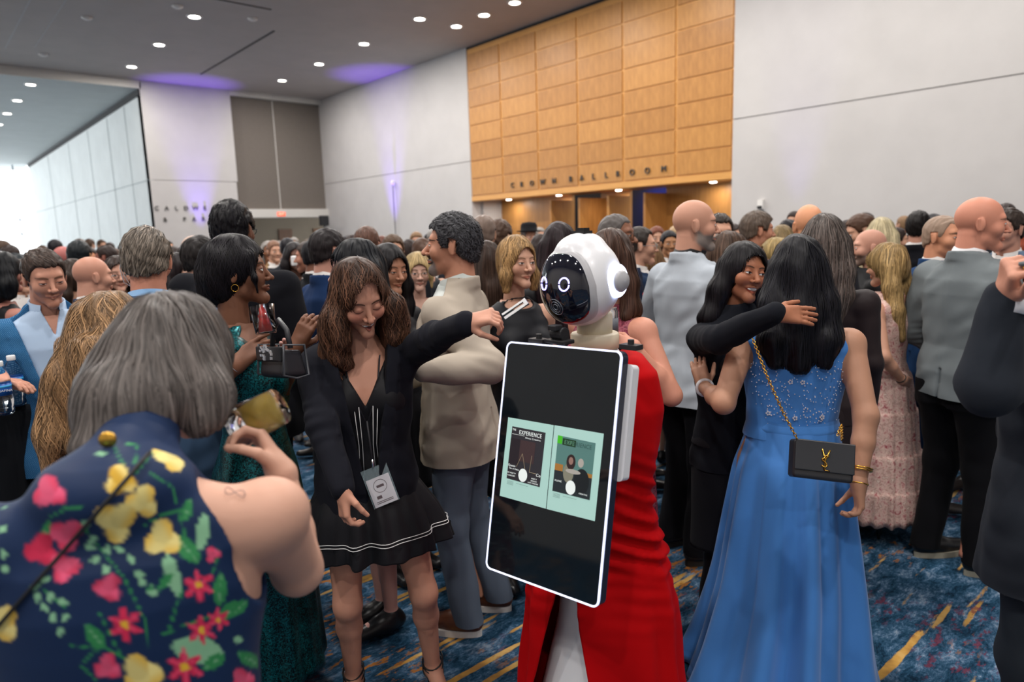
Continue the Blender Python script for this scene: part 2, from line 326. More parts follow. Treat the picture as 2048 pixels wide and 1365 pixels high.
# downlights
M_LAMP = mat('lamp glow', (1, 1, 1), emit=(1, .95, .86), es=16); M_RING = mat('lamp ring', (.75, .73, .7), .4)
proto = None
def downlight(x, y, z, k):
    global proto
    o = empty('ceiling_downlight', (x, y, z), 0, 1, k, 'ceiling light', 'recessed ceiling downlights')
    if proto is None:
        proto = (MB().lathe([(.14, -.02), (.19, -.02), (.2, 0), (.14, 0), (.14, -.02)], 20, cap=False).build('ring', M_RING, o), MB().lathe([(.0001, -.012), (.14, -.012), (.14, 0)], 20).build('lens', M_LAMP, o))
    else:
        for q in proto: copy_obj(q, o)
DL = [(6.58, 26.2-3.27*j, 'of the row leading to the lettered column') for j in range(4)]+[(11.47, 25.48-3.03*j, 'of the row leading to the grey panels') for j in range(4)]+[(12.7, 16.35-1.25*j, 'of the row beside the top of the maple panels') for j in range(3)]
cnt = {}
for x, y, k in DL:
    cnt[k] = cnt.get(k, 0)+1; downlight(x, y, RC, 'round recessed downlight %s %s' % (('farthest', 'second farthest', 'third farthest', 'nearest')[cnt[k]-1], k))
for i, (x, y) in enumerate(((4.12, 29.34), (4.1, 32.72), (4.1, 36.04), (4.1, 39.3))): downlight(x, y, 7.27, 'round recessed downlight in the lower passage ceiling, %s' % ('nearest to the bulkhead', 'second from the bulkhead', 'third from the bulkhead', 'fourth from the bulkhead, at the picture edge')[i])
for i, y in enumerate((16.66, 14.37, 12.06, 9.1)):
    o = empty('soffit_downlight', (RX+.75, y+.35, 2.76), 0, 1, 'small round light in the soffit below %s' % ('the letter C of CROWN', 'the word BALLROOM first letters', 'the last letters of BALLROOM', 'the maple panels at the white wall')[i], 'ceiling light')
    MB().lathe([(.0001, -.02), (.07, -.02), (.09, 0)], 16).build('lens', M_LAMP, o)
    lamp('AREA', 'soffit_beam', (RX+.75, y+.35, 2.7), (0, 0, -1), 14, WARM, shape='DISK', size=.15)
for i, (a, b) in enumerate((((8.72, 19.7), (8.78, 26.07)), ((6.2, 17.95), (7.95, 18.0)))):
    tag(MB().box((a[0], a[1], RC-.012), (b[0], b[1], RC+.01)).build('ceiling_slot', M_BLACK), ('long black air slot in the ceiling pointing at the lettered column', 'black air slot across the ceiling near the top edge')[i], 'air slot')
sl = struct(MB().box((3.10, 15, RC-.006), (3.13, 25.9, RC+.01)).box((3.76, 15, RC-.006), (3.785, 25.3, RC+.01)).build('trim_5', mat('pale seam', (.45, .45, .45), .6)))
for i, (x, y) in enumerate(((4.42, 21.3), (5.99, 19.05), (4.08, 26.0), (7.85, 18.96))):
    o = empty('smoke_detector', (x, y, RC), 0, 1, 'small round white detector on the dark ceiling, %s' % ('left of the nearest bright downlight', 'above the nearest bright downlight', 'next to the bulkhead', 'beside the black air slot')[i], 'detector')
    MB().lathe([(.0001, -.07), (.07, -.06), (.13, -.02), (.13, 0)], 18).build('dome', M_RING, o, True)
o = empty('wall_camera', (RX-.12, 22.6, 3.7), 0, 1, 'small white camera on a thin pole against the violet lit wall', 'camera'); MB().lathe([(.0001, -.1), (.06, -.07), (.08, 0), (.05, .06), (.0001, .08)], 14).build('housing', M_RING, o, True); MB().tube([(0, 0, -3.7), (0, 0, -.05)], .015).build('pole', M_BLACK, o)
o = empty('wall_sensor', (RX-.06, 7.76, 2.13), 0, 1, 'small white box with dark lens high on the white wall right of the doors', 'sensor'); MB().box((-.02, -.06, -.1), (.06, .06, .1)).build('housing', M_RING, o); MB().box((-.04, -.05, -.09), (-.02, .05, -.03)).build('lens', M_BLACK, o)
# ---------------------------------------------------------------- sculpting toolkit: distance fields turned into one continuous surface
def smin(a, b, k):
    h = np.maximum(k-np.abs(a-b), 0)/k
    return np.minimum(a, b)-h*h*k*.25
def rotm(yaw=0, pitch=0, roll=0):
    "yaw>0 turns to the left, pitch>0 looks down, roll>0 tilts the crown to the left; figure faces -Y"
    cy, sy = math.cos(yaw), math.sin(yaw); cp, sp = math.cos(pitch), math.sin(pitch); cr, sr = math.cos(roll), math.sin(roll)
    return np.array([[cy, -sy, 0], [sy, cy, 0], [0, 0, 1]])@np.array([[1, 0, 0], [0, cp, -sp], [0, sp, cp]])@np.array([[cr, 0, sr], [0, 1, 0], [-sr, 0, cr]])
class Grid:
    def __init__(s, lo, hi, h):
        s.lo = np.array(lo, float); s.h = h; n = np.ceil((np.array(hi)-s.lo)/h).astype(int)+1
        s.n = n; s.ax = [(s.lo[i]+np.arange(n[i])*h).astype(F32) for i in range(3)]; s.D = np.full(n, .5, F32)
    def sub(s, lo, hi):
        a = np.clip(np.floor((np.array(lo)-s.lo)/s.h).astype(int), 0, s.n); b = np.clip(np.ceil((np.array(hi)-s.lo)/s.h).astype(int)+1, 0, s.n)
        if (b <= a).any(): return None
        return tuple(slice(a[i], b[i]) for i in range(3))
    def xyz(s, sl): return s.ax[0][sl[0]][:, None, None], s.ax[1][sl[1]][None, :, None], s.ax[2][sl[2]][None, None, :]
    def op(s, prim, k=.01, mode='u'):
        fn, lo, hi = prim; m = k+2*s.h; sl = s.sub(np.array(lo)-m, np.array(hi)+m)
        if sl is None: return s
        d = fn(*s.xyz(sl)).astype(F32); D = s.D[sl]
        if mode == 'u': s.D[sl] = smin(D, d, k)
        elif mode == 's': s.D[sl] = -smin(-D, d, k)
        return s
    def add(s, prims, k=.01):
        for p in prims: s.op(p, p[3] if len(p) > 3 else k) if len(p) == 3 else s.op(p[:3], p[3])
        return s
    def sub_(s, prims, k=.006):
        for p in prims: s.op(p[:3], k, 's')
        return s
    def cut(s, fn, lo=None, hi=None, k=.0):
        "keep where fn<0"
        sl = (slice(None),)*3 if lo is None else s.sub(lo, hi)
        if sl is None: return s
        d = fn(*s.xyz(sl)); D = s.D[sl]; s.D[sl] = np.maximum(D, d) if not k else -smin(-D, -d, k)
        return s
    def wrinkle(s, amp, freq, seed=0, stretch=(1, 1, 1), lo=None, hi=None):
        sl = (slice(None),)*3 if lo is None else s.sub(lo, hi)
        if sl is None: return s
        r = RN(seed); x, y, z = s.xyz(sl); w = 0
        for i in range(5):
            k = r.normal(size=3); k = k/np.linalg.norm(k)*freq*(.6+.9*i/4)*np.array(stretch); q = r.rand()*6
            w = w+np.sin(k[0]*x+k[1]*y+k[2]*z+q+1.3*np.sin(freq*.35*(x*stretch[0]+z*stretch[2])+q*2+y*5))
        s.D[sl] += (amp*w/2.2).astype(F32); return s
    def mesh(s):
        D = s.D; S = D < 0; n0, n1, n2 = D.shape
        c = np.zeros((n0-1, n1-1, n2-1), np.int8)
        offs = [(i, j, k) for i in (0, 1) for j in (0, 1) for k in (0, 1)]
        for i, j, k in offs: c += S[i:n0-1+i, j:n1-1+j, k:n2-1+k]
        I = np.argwhere((c > 0) & (c < 8))
        if not len(I): return np.zeros((0, 3)), np.zeros((0, 4), int)
        v = np.stack([D[I[:, 0]+i, I[:, 1]+j, I[:, 2]+k] for i, j, k in offs])
        pos = np.zeros((len(I), 3)); cnt = np.zeros(len(I)); oa = np.array(offs, float)
        for a in range(8):
            for b in range(a+1, 8):
                if np.abs(oa[a]-oa[b]).sum() != 1: continue
                m = (v[a] < 0) != (v[b] < 0); t = v[a][m]/(v[a][m]-v[b][m])
                pos[m] += oa[a]+(oa[b]-oa[a])*t[:, None]; cnt[m] += 1
        V = (I+pos/cnt[:, None])*s.h+s.lo
        idm = np.full(c.shape, -1, np.int32); idm[I[:, 0], I[:, 1], I[:, 2]] = np.arange(len(I)); Q = []
        for ax in range(3):
            a = [slice(1, -1)]*3; a[ax] = slice(0, -1); b = list(a); b[ax] = slice(1, None)
            A = S[tuple(a)]; B = S[tuple(b)]; E = np.argwhere(A != B)
            if not len(E): continue
            sA = A[E[:, 0], E[:, 1], E[:, 2]]; E = E+1; E[:, ax] -= 1
            u, w = (ax+1) % 3, (ax+2) % 3; q = []
            for du, dw in ((-1, -1), (0, -1), (0, 0), (-1, 0)):
                e = E.copy(); e[:, u] += du; e[:, w] += dw; q.append(idm[e[:, 0], e[:, 1], e[:, 2]])
            q = np.stack(q, 1); q[~sA] = q[~sA][:, ::-1]; Q.append(q[(q >= 0).all(1)])
        return V, np.concatenate(Q)
    def at(s, p):
        q = (p-s.lo)/s.h; q = np.clip(q, 0, np.array(s.n)-1.001); i = q.astype(int); f = q-i; r = 0
        for a in (0, 1):
            for b in (0, 1):
                for c in (0, 1):
                    w = (f[:, 0] if a else 1-f[:, 0])*(f[:, 1] if b else 1-f[:, 1])*(f[:, 2] if c else 1-f[:, 2])
                    r = r+w*s.D[i[:, 0]+a, i[:, 1]+b, i[:, 2]+c]
        return r
    def grad(s, p):
        e = s.h*.8; g = np.stack([s.at(p+np.eye(3)[i]*e)-s.at(p-np.eye(3)[i]*e) for i in range(3)], 1)
        return g/(np.linalg.norm(g, axis=1, keepdims=True)+1e-9)
def rc(a, b, ra, rb, k=None):
    a = np.array(a, float); b = np.array(b, float); ab = b-a; L = ab.dot(ab)+1e-12
    def fn(x, y, z):
        px, py, pz = x-a[0], y-a[1], z-a[2]; t = np.clip((px*ab[0]+py*ab[1]+pz*ab[2])/L, 0, 1)
        return np.sqrt((px-t*ab[0])**2+(py-t*ab[1])**2+(pz-t*ab[2])**2)-(ra+(rb-ra)*t)
    R = max(ra, rb); t = (fn, np.minimum(a, b)-R, np.maximum(a, b)+R); return t if k is None else t+(k,)
def el(c, r, M=None, k=None):
    c = np.array(c, float); r = np.array(r, float); Mi = np.eye(3) if M is None else np.array(M).T
    def fn(x, y, z):
        px, py, pz = x-c[0], y-c[1], z-c[2]
        if M is None: q = (px, py, pz)
        else: q = [Mi[i, 0]*px+Mi[i, 1]*py+Mi[i, 2]*pz for i in range(3)]
        k0 = np.sqrt((q[0]/r[0])**2+(q[1]/r[1])**2+(q[2]/r[2])**2); k1 = np.sqrt((q[0]/r[0]**2)**2+(q[1]/r[1]**2)**2+(q[2]/r[2]**2)**2)+1e-9
        return k0*(k0-1)/k1
    ext = r if M is None else np.full(3, r.max()); t = (fn, c-ext, c+ext); return t if k is None else t+(k,)
def bx(c, r, rd, M=None):
    c = np.array(c, float); r = np.array(r, float); Mi = np.eye(3) if M is None else np.array(M).T
    def fn(x, y, z):
        px, py, pz = x-c[0], y-c[1], z-c[2]
        q = [np.abs(Mi[i, 0]*px+Mi[i, 1]*py+Mi[i, 2]*pz)-(r[i]-rd) for i in range(3)]
        o = np.sqrt(sum(np.maximum(t, 0)**2 for t in q)); return o+np.minimum(np.maximum(np.maximum(q[0], q[1]), q[2]), 0)-rd
    e = np.full(3, np.linalg.norm(r)); return (fn, c-e, c+e)
def loft(tab, lean=(0, 0), e=2.2, z0=.9, ln=.52):
    "tab rows: z, half width, depth front, depth back"
    T = np.array(sorted(tab), float); zz = T[:, 0]
    def fn(x, y, z):
        w, df, db = (np.interp(z, zz, T[:, i]) for i in (1, 2, 3)); f = np.clip((z-z0)/ln, 0, 1.3)
        X = x-lean[0]*f; Yy = y-lean[1]*f; dd = np.where(Yy < 0, df, db)
        q = (np.abs(X/w)**e+np.abs(Yy/dd)**e)**(1/e); return np.maximum((q-1)*np.minimum(w, np.minimum(df, db))*.95, np.maximum(z-zz[-1], zz[0]-z))
    W_ = T[:, 1].max()+abs(lean[0]); Dm = max(T[:, 2].max(), T[:, 3].max())+abs(lean[1]); return (fn, (-W_, -Dm, zz[0]), (W_, Dm, zz[-1]))
def join(parts):
    V = []; Fq = []; n = 0
    for v, f in parts: V.append(v); Fq.append(f+n); n += len(v)
    return np.concatenate(V), np.concatenate(Fq)
# ---------------------------------------------------------------- head
def head_prims(o, R, fem=False, jaw=1., nose=1., full=1.):
    o = np.array(o, float); T = lambda p: o+R@np.array(p, float); w = (.94 if fem else .98)*full
    P_ = [el(T((0, .014, .032)), (.074*w, .094, .088), R, .01), el(T((0, -.028, -.022)), (.0545*w*jaw, .058, .078), R, .03)]
    P_.append(rc(T((-.034*w*jaw, -.015, -.066)), T((0, -.068, -.097)), .017, .014, .026)); P_.append(rc(T((.034*w*jaw, -.015, -.066)), T((0, -.068, -.097)), .017, .014, .026))
    P_.append(el(T((0, -.076, -.096)), (.016, .013, .013), R, .02))
    P_.append(rc(T((-.034, -.069, .03)), T((.034, -.069, .03)), .0125 if not fem else .010, .0125 if not fem else .010, .018))
    for s in (-1, 1):
        P_.append(el(T((s*.038*w, -.056, -.022)), (.026, .024, .026), R, .022))
        P_.append(el(T((s*.074*w, .012, -.002)), (.008, .018, .031), R@rotm(s*.35, 0, 0), .006)); P_.append(rc(T((s*.080*w, .022, .02)), T((s*.078*w, .012, -.026)), .0055, .005, .004))
    n = nose
    P_ += [rc(T((0, -.083, .012)), T((0, -.099-.006*n, -.024)), .0065, .0095*n, .012), el(T((0, -.101-.007*n, -.027)), (.0095*n, .009, .0085), R, .006)]
    for s in (-1, 1): P_.append(el(T((s*.0125*n, -.094, -.029)), (.0075, .009, .0072), R, .005))
    return P_
def eyes_prims(g, o, R, lid=0., look=(0, 0), fem=False):
    "sockets, lids and eyeballs"
    T = lambda p: np.array(o)+R@np.array(p, float)
    for s in (-1, 1): g.op(el(T((s*.031, -.099, .006)), (.0155, .014, .0115), R), .014, 's')
    for s in (-1, 1):
        e = T((s*.031, -.0735, .006)); g.op(el(e, (.0150, .0148, .0140), R), .005)
        if lid < .9:
            hgt = .0053*(1-lid)+.0002; zc = -.001-.0035*lid
            Mi = R.T
            def lens(x, y, z, e=e, hgt=hgt, zc=zc, s=s):
                q = [Mi[i, 0]*(x-e[0])+Mi[i, 1]*(y-e[1])+Mi[i, 2]*(z-e[2]) for i in range(3)]
                u = q[0]/.0145; return np.maximum(np.abs(q[2]-zc-.0012*s*q[0]/.0145)-hgt*np.clip(1-u*u, -1, 1), q[1]+.004)
            g.op((lens, e-.018, e+.018), .001, 's')
        g.op(el(e, (.0134,)*3), .0008)
def mouth_prims(g, o, R, smile=0., opn=0., lipf=1.):
    T = lambda p: np.array(o)+R@np.array(p, float); w = .0235+.006*smile; up = .005*smile; b = .004*smile
    for s in (-1, 1):
        g.op(rc(T((0, -.0915, -.0545+opn*.2)), T((s*w, -.0745+b, -.056+up)), .0042*lipf, .002), .006)
        g.op(rc(T((0, -.0885, -.0640-opn)), T((s*w*.85, -.0745+b, -.058+up)), .0052*lipf, .002), .007)
        if smile > .3: g.op(el(T((s*.038, -.062, -.022)), (.019, .021, .018), R), .018)
    g.op(el(T((0, -.1020, -.0430)), (.003, .0030, .007), R), .006, 's')
    if opn > 0: g.op(el(T((0, -.093, -.059+up*.4-opn*.35)), (w*.8, .012, .002+opn*.55), R), .002, 's')
    else:
        for s in (-1, 1): g.op(rc(T((0, -.0985, -.0592)), T((s*w, -.0795+b, -.0565+up)), .0022, .0015), .0025, 's')
def paint_head(V, o, R, tone, brow=(.1, .06, .04), lip=(.8, .42, .4), lid=0., smile=0., opn=0., iris=(.09, .045, .025), fem=False, beard=None, stub=None, blush=0., goatee=0, cap=None, look=(0, 0)):
    "vertex colours relative to the skin tone"
    q = (V-np.array(o))@R; x, y, z = q[:, 0], q[:, 1], q[:, 2]; t = np.array(tone); col = np.ones((len(V), 3)); ss = lambda e0, e1, v: np.clip((v-e0)/(e1-e0), 0, 1)
    def put(m, c): m = np.asarray(m, float)[:, None]; nonlocal col; col = col*(1-m)+m*np.array(c)
    front = y < -.03
    if blush: 
        d = np.sqrt((np.abs(x)-.042)**2+(z+.02)**2); put(blush*ss(.03, .008, d)*front, (1.05, .72, .7)); put(.6*blush*ss(.016, .004, np.sqrt(x**2+(z+.027)**2))*(y < -.09), (1.02, .75, .72))
    if cap is not None:   # cropped hair stubble on a shaved head
        hl = np.interp(y, [-.1, -.06, -.03, .02, .1], [.2, .075, .01, .0, -.05]); put(cap[1]*ss(-.012, .012, z-hl), cap[0])
    if stub is not None:
        m = ss(-.028, -.045, z+.35*np.clip(np.abs(x)-.045, 0, 1))*ss(.03, -.01, y)*ss(-.128, -.105, z); put(.75*m*(1-.8*ss(.022, .012, np.abs(x))*(z > -.07)*(z < -.05)), stub)
    bz = (.0285 if fem else .026)+(.0015-((np.abs(x)-.034)/.024)**2*.006); bw = (.0028 if fem else .0042)*np.clip(1.25-np.abs(np.abs(x)-.026)/.03, .3, 1)
    put(.85*ss(1.5, .7, np.abs(z-bz)/bw)*(np.abs(x) > .011)*(np.abs(x) < .053)*(y < -.045), np.array(brow)/t)
    w = .0235+.006*smile; up = .005*smile; u = np.abs(x)/w; mz = -.0585+up*u*u-opn*.35
    hu, hl_ = (.0052*(1 if fem else .8)+opn*.35)*(1-u**2.2), (.0072*(1 if fem else .85)+opn*.8)*(1-u**2.)
    m = (u < 1)*(y < -.07); lipm = m*((z > mz-hl_) & (z < mz+hu)); put((.8 if fem else .5)*lipm, lip)
    if opn > 0:
        ho = (.0025+opn*.55)*(1-(u/.86)**2); inn = m*(np.abs(z-mz) < ho); put(inn, np.array((.12, .03, .03))/t); put(inn*(z > mz-ho*.35)*(u < .72), np.array((.75, .71, .66))/t)
    else: put(.65*m*ss(.0016, .0006, np.abs(z-mz)), (.42, .25, .25))
    put(.7*ss(.0045, .0025, np.sqrt((np.abs(x)-.0065)**2+(z+.0345)**2))*(y < -.085), (.35, .2, .2))
    for s in (-1, 1):
        ex, ez = x-s*.031, z-.006; r = np.sqrt(ex**2+ez**2); near = (r < .017)*(y < -.05); uu = ex/.0145
        zc = -.001-.0035*lid+.0012*s*uu; hg = (.0053*(1-lid)+.0002)*np.clip(1-uu*uu, 0.001, 1); e = np.abs(ez-zc)/hg
        put(.35*(r < .017)*(y < -.05)*(ez > zc), (.82, .68, .64))
        if lid < .9:
            ins = near*(e < 1.)*(np.abs(uu) < 1); put(ins, np.array((.62, .6, .58))/t); ri = np.sqrt((ex-look[0]*.004)**2+(ez-zc+.0-look[1]*.003)**2)
            put(ins*ss(.0064, .0054, ri), np.array(iris)/t); put(ins*ss(.003, .0024, ri), np.array((.01,)*3)/t)
            put(.9*near*(ez > zc)*ss(.0022 if fem else .0014, .0006, np.abs(np.abs(ez-zc)-hg-.0006))*(np.abs(uu) < 1.05), np.array((.03, .02, .02))/t)
        else: put(.85*near*ss(.0022, .0008, np.abs(ez+.0048-.003*(1-uu*uu)*-1))*(np.abs(uu) < 1.02), np.array((.04, .02, .02))/t)
    if beard is not None:
        m = ss(-.030, -.046, z+.5*np.clip(np.abs(x)-.05, 0, 1)-.9*np.clip(y+.03, 0, .1))*ss(.02, -.005, y)*ss(-.128, -.112, z-.7*np.clip(y+.06, 0, .1))*(1-lipm)
        if goatee: m = m*ss(.040, .028, np.abs(x))*ss(-.045, -.06, y)
        put(.88*m, np.array(beard)/t)
    return col
# ---------------------------------------------------------------- hands
def hand_prims(w, d, n, side, curl=(.35, .35, .25), sc=1., spread=.06, thumb=.5, fing=None):
    "w wrist, d finger direction, n palm normal, side +1 left hand / -1 right hand"
    w = np.array(w, float); d = _n(d); n = np.array(n, float); n = _n(n-d*n.dot(d)); t = np.cross(n, d)*side; P_ = []
    def rot(v, ang): return v*math.cos(ang)+n*math.sin(ang) if False else v
    for i, (off, L) in enumerate(((.027, .072), (.009, .08), (-.009, .074), (-.026, .058))):
        k0 = w+(d*.088+t*off-n*.002*(abs(i-1.5)))*sc; P_.append(rc(w+t*off*.5*sc, k0, .019*sc, .0115*sc, .012*sc))
        c = curl if fing is None else fing[i]; a = c[0]; p = k0; dd = d*math.cos(spread*(1.3-i))+t*math.sin(spread*(1.3-i)); r = .0092*sc
        for j, fr in enumerate((.45, .31, .24)):
            if j: a += c[j]
            v = dd*math.cos(a)+n*math.sin(a); q = p+v*L*fr*sc; P_.append(rc(p, q, r*(1-.07*j), r*(.93-.07*j), .003*sc)); p = q
    b = w+(d*.02+t*.02+n*.006)*sc; v = _n(d*.75+t*.62+n*.25*(1+thumb)); p = b+v*.046*sc; P_.append(rc(b, p, .0155*sc, .0115*sc, .012*sc))
    v2 = _n(d*(.95-.25*thumb)+t*(.35-.4*thumb)+n*(.1+.6*thumb)); q = p+v2*.032*sc; P_.append(rc(p, q, .0108*sc, .0095*sc, .003)); v3 = _n(v2+n*.25*thumb-t*.2*thumb); P_.append(rc(q, q+v3*.026*sc, .0095*sc, .0078*sc, .003))
    return P_
# ---------------------------------------------------------------- hair
def zl(y, front=.075, side=0., back=-.06): return np.interp(y, [-.11, -.075, -.05, -.035, .015, .03, .1], [front+.01, front, front-.02, side+.01, side+.008, side-.02, back])
def short_hair(o, R, h, thick=.012, front=.072, side=-.005, back=-.065, top=.0, fem=False, wr=.0016, recede=0.):
    g = Grid(np.array(o)-.145, np.array(o)+(.145, .145, .16), h); T = lambda p: np.array(o)+R@np.array(p, float); w = .94 if fem else 1
    g.add([el(T((0, .014, .032)), ((.074*w)+thick*.8, .094+thick, .088+thick), R), el(T((0, .045, -.03)), (.06*w+thick*.6, .055+thick*.6, .07), R)], .03)
    if top: g.op(el(T((0, -.02, .075+top*.4)), (.062, .085, .045+top), R), .03)
    X, Y, Z = g.xyz((slice(None),)*3); q = [R[0, i]*(X-o[0])+R[1, i]*(Y-o[1])+R[2, i]*(Z-o[2]) for i in range(3)]
    line = zl(q[1], front, side, back)+np.where(q[1] < -.03, recede*np.clip(np.abs(q[0])-.02, 0, .04)*1.2-.3*np.clip(np.abs(q[0])-.05, 0, .03), 0)
    g.wrinkle(wr, 260, 3, (1, .6, .5)); line = line+.004*np.sin(q[0]*190+2*np.sin(q[1]*90))+.003*np.sin(q[0]*410+q[1]*300); g.D = np.maximum(g.D, (line-q[2]).astype(F32)*.8+.0*q[0])
    g.D += (np.clip(.012-(q[2]-line), 0, .012)*.35).astype(F32)
    ear = np.maximum(np.abs(q[1]-.012)-.02, np.abs(q[2]+.0)-.034); g.D = np.maximum(g.D, np.where(np.abs(q[0]) > .068, -ear, -1).astype(F32))
    return g
def long_hair(o, R, h, locks, thick=.014, face=(.058, .078, .012), fem=True, part=0., wr=.0022, wf=130, low=.5, neck=None, stretch=(1, 1, .25), facez=-.2, fexp=.4, partx=None, vs=.45):
    "cap plus hanging locks; locks: list of (points, radii) relative to the head, x outwards to the figure's left"
    o = np.array(o, float); T = lambda p: o+R@np.array(p, float)
    pts = np.array([T(p) for l in locks for p in l[0]]+[o-.13, o+.14]); g = Grid(pts.min(0)-.075, pts.max(0)+.075, h); w = .94
    g.add([el(T((0, .014, .034)), ((.074*w)+thick, .094+thick, .088+thick), R), el(T((0, .05, -.03)), (.06*w+thick, .055+thick, .08), R)], .03)
    for pp, rr in locks:
        for i in range(len(pp)-1): g.op(rc(T(pp[i]), T(pp[i+1]), rr[i], rr[i+1]), .03)
    g.wrinkle(wr, wf, 5, stretch)
    X, Y, Z = g.xyz((slice(None),)*3); q = [R[0, i]*(X-o[0])+R[1, i]*(Y-o[1])+R[2, i]*(Z-o[2]) for i in range(3)]
    fw, ft, fy = face      # opening: half width, top, depth
    zz = np.clip(q[2]/ft, -3, 1); d = np.maximum(np.abs(q[0]+part*.3)-fw*np.clip(1-np.clip(q[2]+.0, 0, ft)**2/ft**2, 0.0001, 1)**fexp, q[1]-fy)
    d = np.maximum(d, np.maximum(q[2]-ft-.012+vs*np.abs(q[0]-(partx or 0)), facez-q[2])); g.D = -smin(-g.D, d.astype(F32), .008)
    if partx is not None: g.sub_([rc(T((partx, -.098, .058)), T((partx, -.075, .102)), .006, .006), rc(T((partx, -.075, .102)), T((partx*.6, -.03, .133)), .006, .0055), rc(T((partx*.6, -.03, .133)), T((0, .03, .142)), .0055, .004)], .003)
    return g
def curls(n, x0, y0, z0, z1, rad, r, sp=.012, seed=0, turns=3.):
    q = RN(seed); L = []
    for i in range(n):
        sx = -1 if i % 2 else 1; bx_, by_ = sx*(x0+q.uniform(-.02, .02)), y0+q.uniform(-.03, .03); ph = q.rand()*6; zz = np.linspace(z0+q.uniform(-.02, .02), z1+q.uniform(-.05, .03), 13); t = np.linspace(0, turns*6.28, 13)
        L.append(([(bx_+sx*.02*k/12+sp*math.cos(ph+a_)*min(1, k/3), by_-.04*k/12+sp*math.sin(ph+a_)*min(1, k/3), z) for k, (z, a_) in enumerate(zip(zz, t))], [r*(1-.55*k/12) for k in range(13)]))
    return L
def strands(g, n, length, width, seed=0, grav=(0, 0, -1), wave=0., wfreq=60., comb=None, lift=.002, steps=14, var=.35, tip=(1, 1, 1), zmin=None, V0=None, o=None, R=None, curl=0.):
    "ribbons that follow the surface of the hair volume"
    r = RN(seed); V = g.mesh()[0] if V0 is None else V0; nn = g.grad(V); keep = nn[:, 2] > -.45
    V = V[keep]; p = V[r.randint(0, len(V), n)]+r.normal(size=(n, 3))*g.h*.5; st = (length*(.6+.8*r.rand(n)))[:, None]/steps; off = lift*(r.rand(n)*1.4-.3)
    ph = r.rand(n)*6.28; pts = []; nor = []; G = _n(grav); alive = np.ones(n, bool); vprev = None
    for i in range(steps+1):
        N = g.grad(p); d = g.at(p); p = p-N*(d-off)[:, None]*.8; pts.append(p.copy()); nor.append(N)
        v = np.tile(G, (n, 1)) if comb is None else comb(p)
        v = v-N*(v*N).sum(1)[:, None]; v /= np.linalg.norm(v, axis=1, keepdims=True)+1e-6
        if wave: s = np.cross(v, N); v = v+s*(wave*np.sin(ph+p[:, 2]*wfreq+p[:, 0]*20))[:, None]; v /= np.linalg.norm(v, axis=1, keepdims=True)
        if vprev is not None: v = vprev*.5+v*.5
        vprev = v; alive &= N[:, 2] > -.6
        if zmin is not None: alive &= p[:, 2] > zmin
        p = p+v*st*alive[:, None]
    Pn = np.stack(pts, 1); Nn = np.stack(nor, 1); Tn = np.gradient(Pn, axis=1); S = np.cross(Tn, Nn); S /= np.linalg.norm(S, axis=2, keepdims=True)+1e-9
    prof = np.sin(np.linspace(.25, math.pi-.15, steps+1))**.6; W = width*(.6+.8*r.rand(n))[:, None]*prof[None, :]
    A = Pn+S*W[..., None]*.5; B = Pn-S*W[..., None]*.5; m = steps+1; VV = np.stack([A, B], 2).reshape(-1, 3)
    base = (np.arange(n)*m*2)[:, None]+(np.arange(steps)*2)[None, :]; Fq = np.stack([base, base+1, base+3, base+2], 2).reshape(-1, 4)
    cc = np.clip(1+var*r.normal(size=(n, 1)), .35, 2.4)*np.ones((n, 3)); f = np.linspace(0, 1, m)[None, :, None]
    cc = cc[:, None, :]*(1-f+f*np.array(tip)); cc = np.repeat(cc, 2, axis=1).reshape(-1, 3)
    return VV, Fq, cc
# ---------------------------------------------------------------- people
RIGHT, UP, FWD = ROT@np.array([1, 0, 0.]), ROT@np.array([0, 1, 0.]), ROT@np.array([0, 0, -1.])
def cv(r, u, f): return RIGHT*r+UP*u+FWD*f
QH = (.0019, .0028, .0045, .0065); QC = (.0075, .010, .014, .019); QN = (.0032, .0042, .006, .009)
LIGHT, FAIR, TAN, BROWN, DEEP = srgb('c99b84'), srgb('b98a72'), srgb('a0704f'), srgb('8a5a3f'), srgb('5f3d2c')
JACKET = [(.76, .215, .155, .172), (.86, .214, .148, .168), (.96, .202, .138, .148), (1.08, .182, .13, .12), (1.2, .198, .14, .13), (1.32, .212, .13, .142), (1.385, .205, .11, .135), (1.43, .165, .085, .115), (1.475, .105, .068, .09), (1.51, .07, .06, .07)]
SHIRT = [(.92, .175, .12, .12), (1.05, .168, .12, .11), (1.2, .18, .125, .115), (1.32, .19, .118, .122), (1.385, .18, .095, .11), (1.43, .14, .078, .095), (1.47, .085, .062, .075), (1.49, .06, .055, .06)]
FTOP = [(.84, .178, .12, .135), (.93, .172, .115, .13), (1.0, .15, .105, .11), (1.07, .132, .1, .095), (1.15, .136, .108, .098), (1.24, .152, .125, .108), (1.3, .155, .118, .112), (1.36, .146, .09, .105), (1.4, .12, .068, .085), (1.44, .08, .055, .065), (1.475, .055, .048, .055)]
def grow(tab, w=1., dp=1., add=0.): return [(z, a*w+add, b*dp+add, c*dp+add) for z, a, b, c in tab]
def W2(v): return Vector([float(q) for q in v])
def capped(a, b, ra, rb, t=1.):
    f, lo, hi = rc(a, b, ra, rb); a = np.array(a, float); b = np.array(b, float); dv = _n(b-a); w = a+(b-a)*t
    return (lambda x, y, z: np.maximum(f(x, y, z), (x-w[0])*dv[0]+(y-w[1])*dv[1]+(z-w[2])*dv[2]), lo, hi)
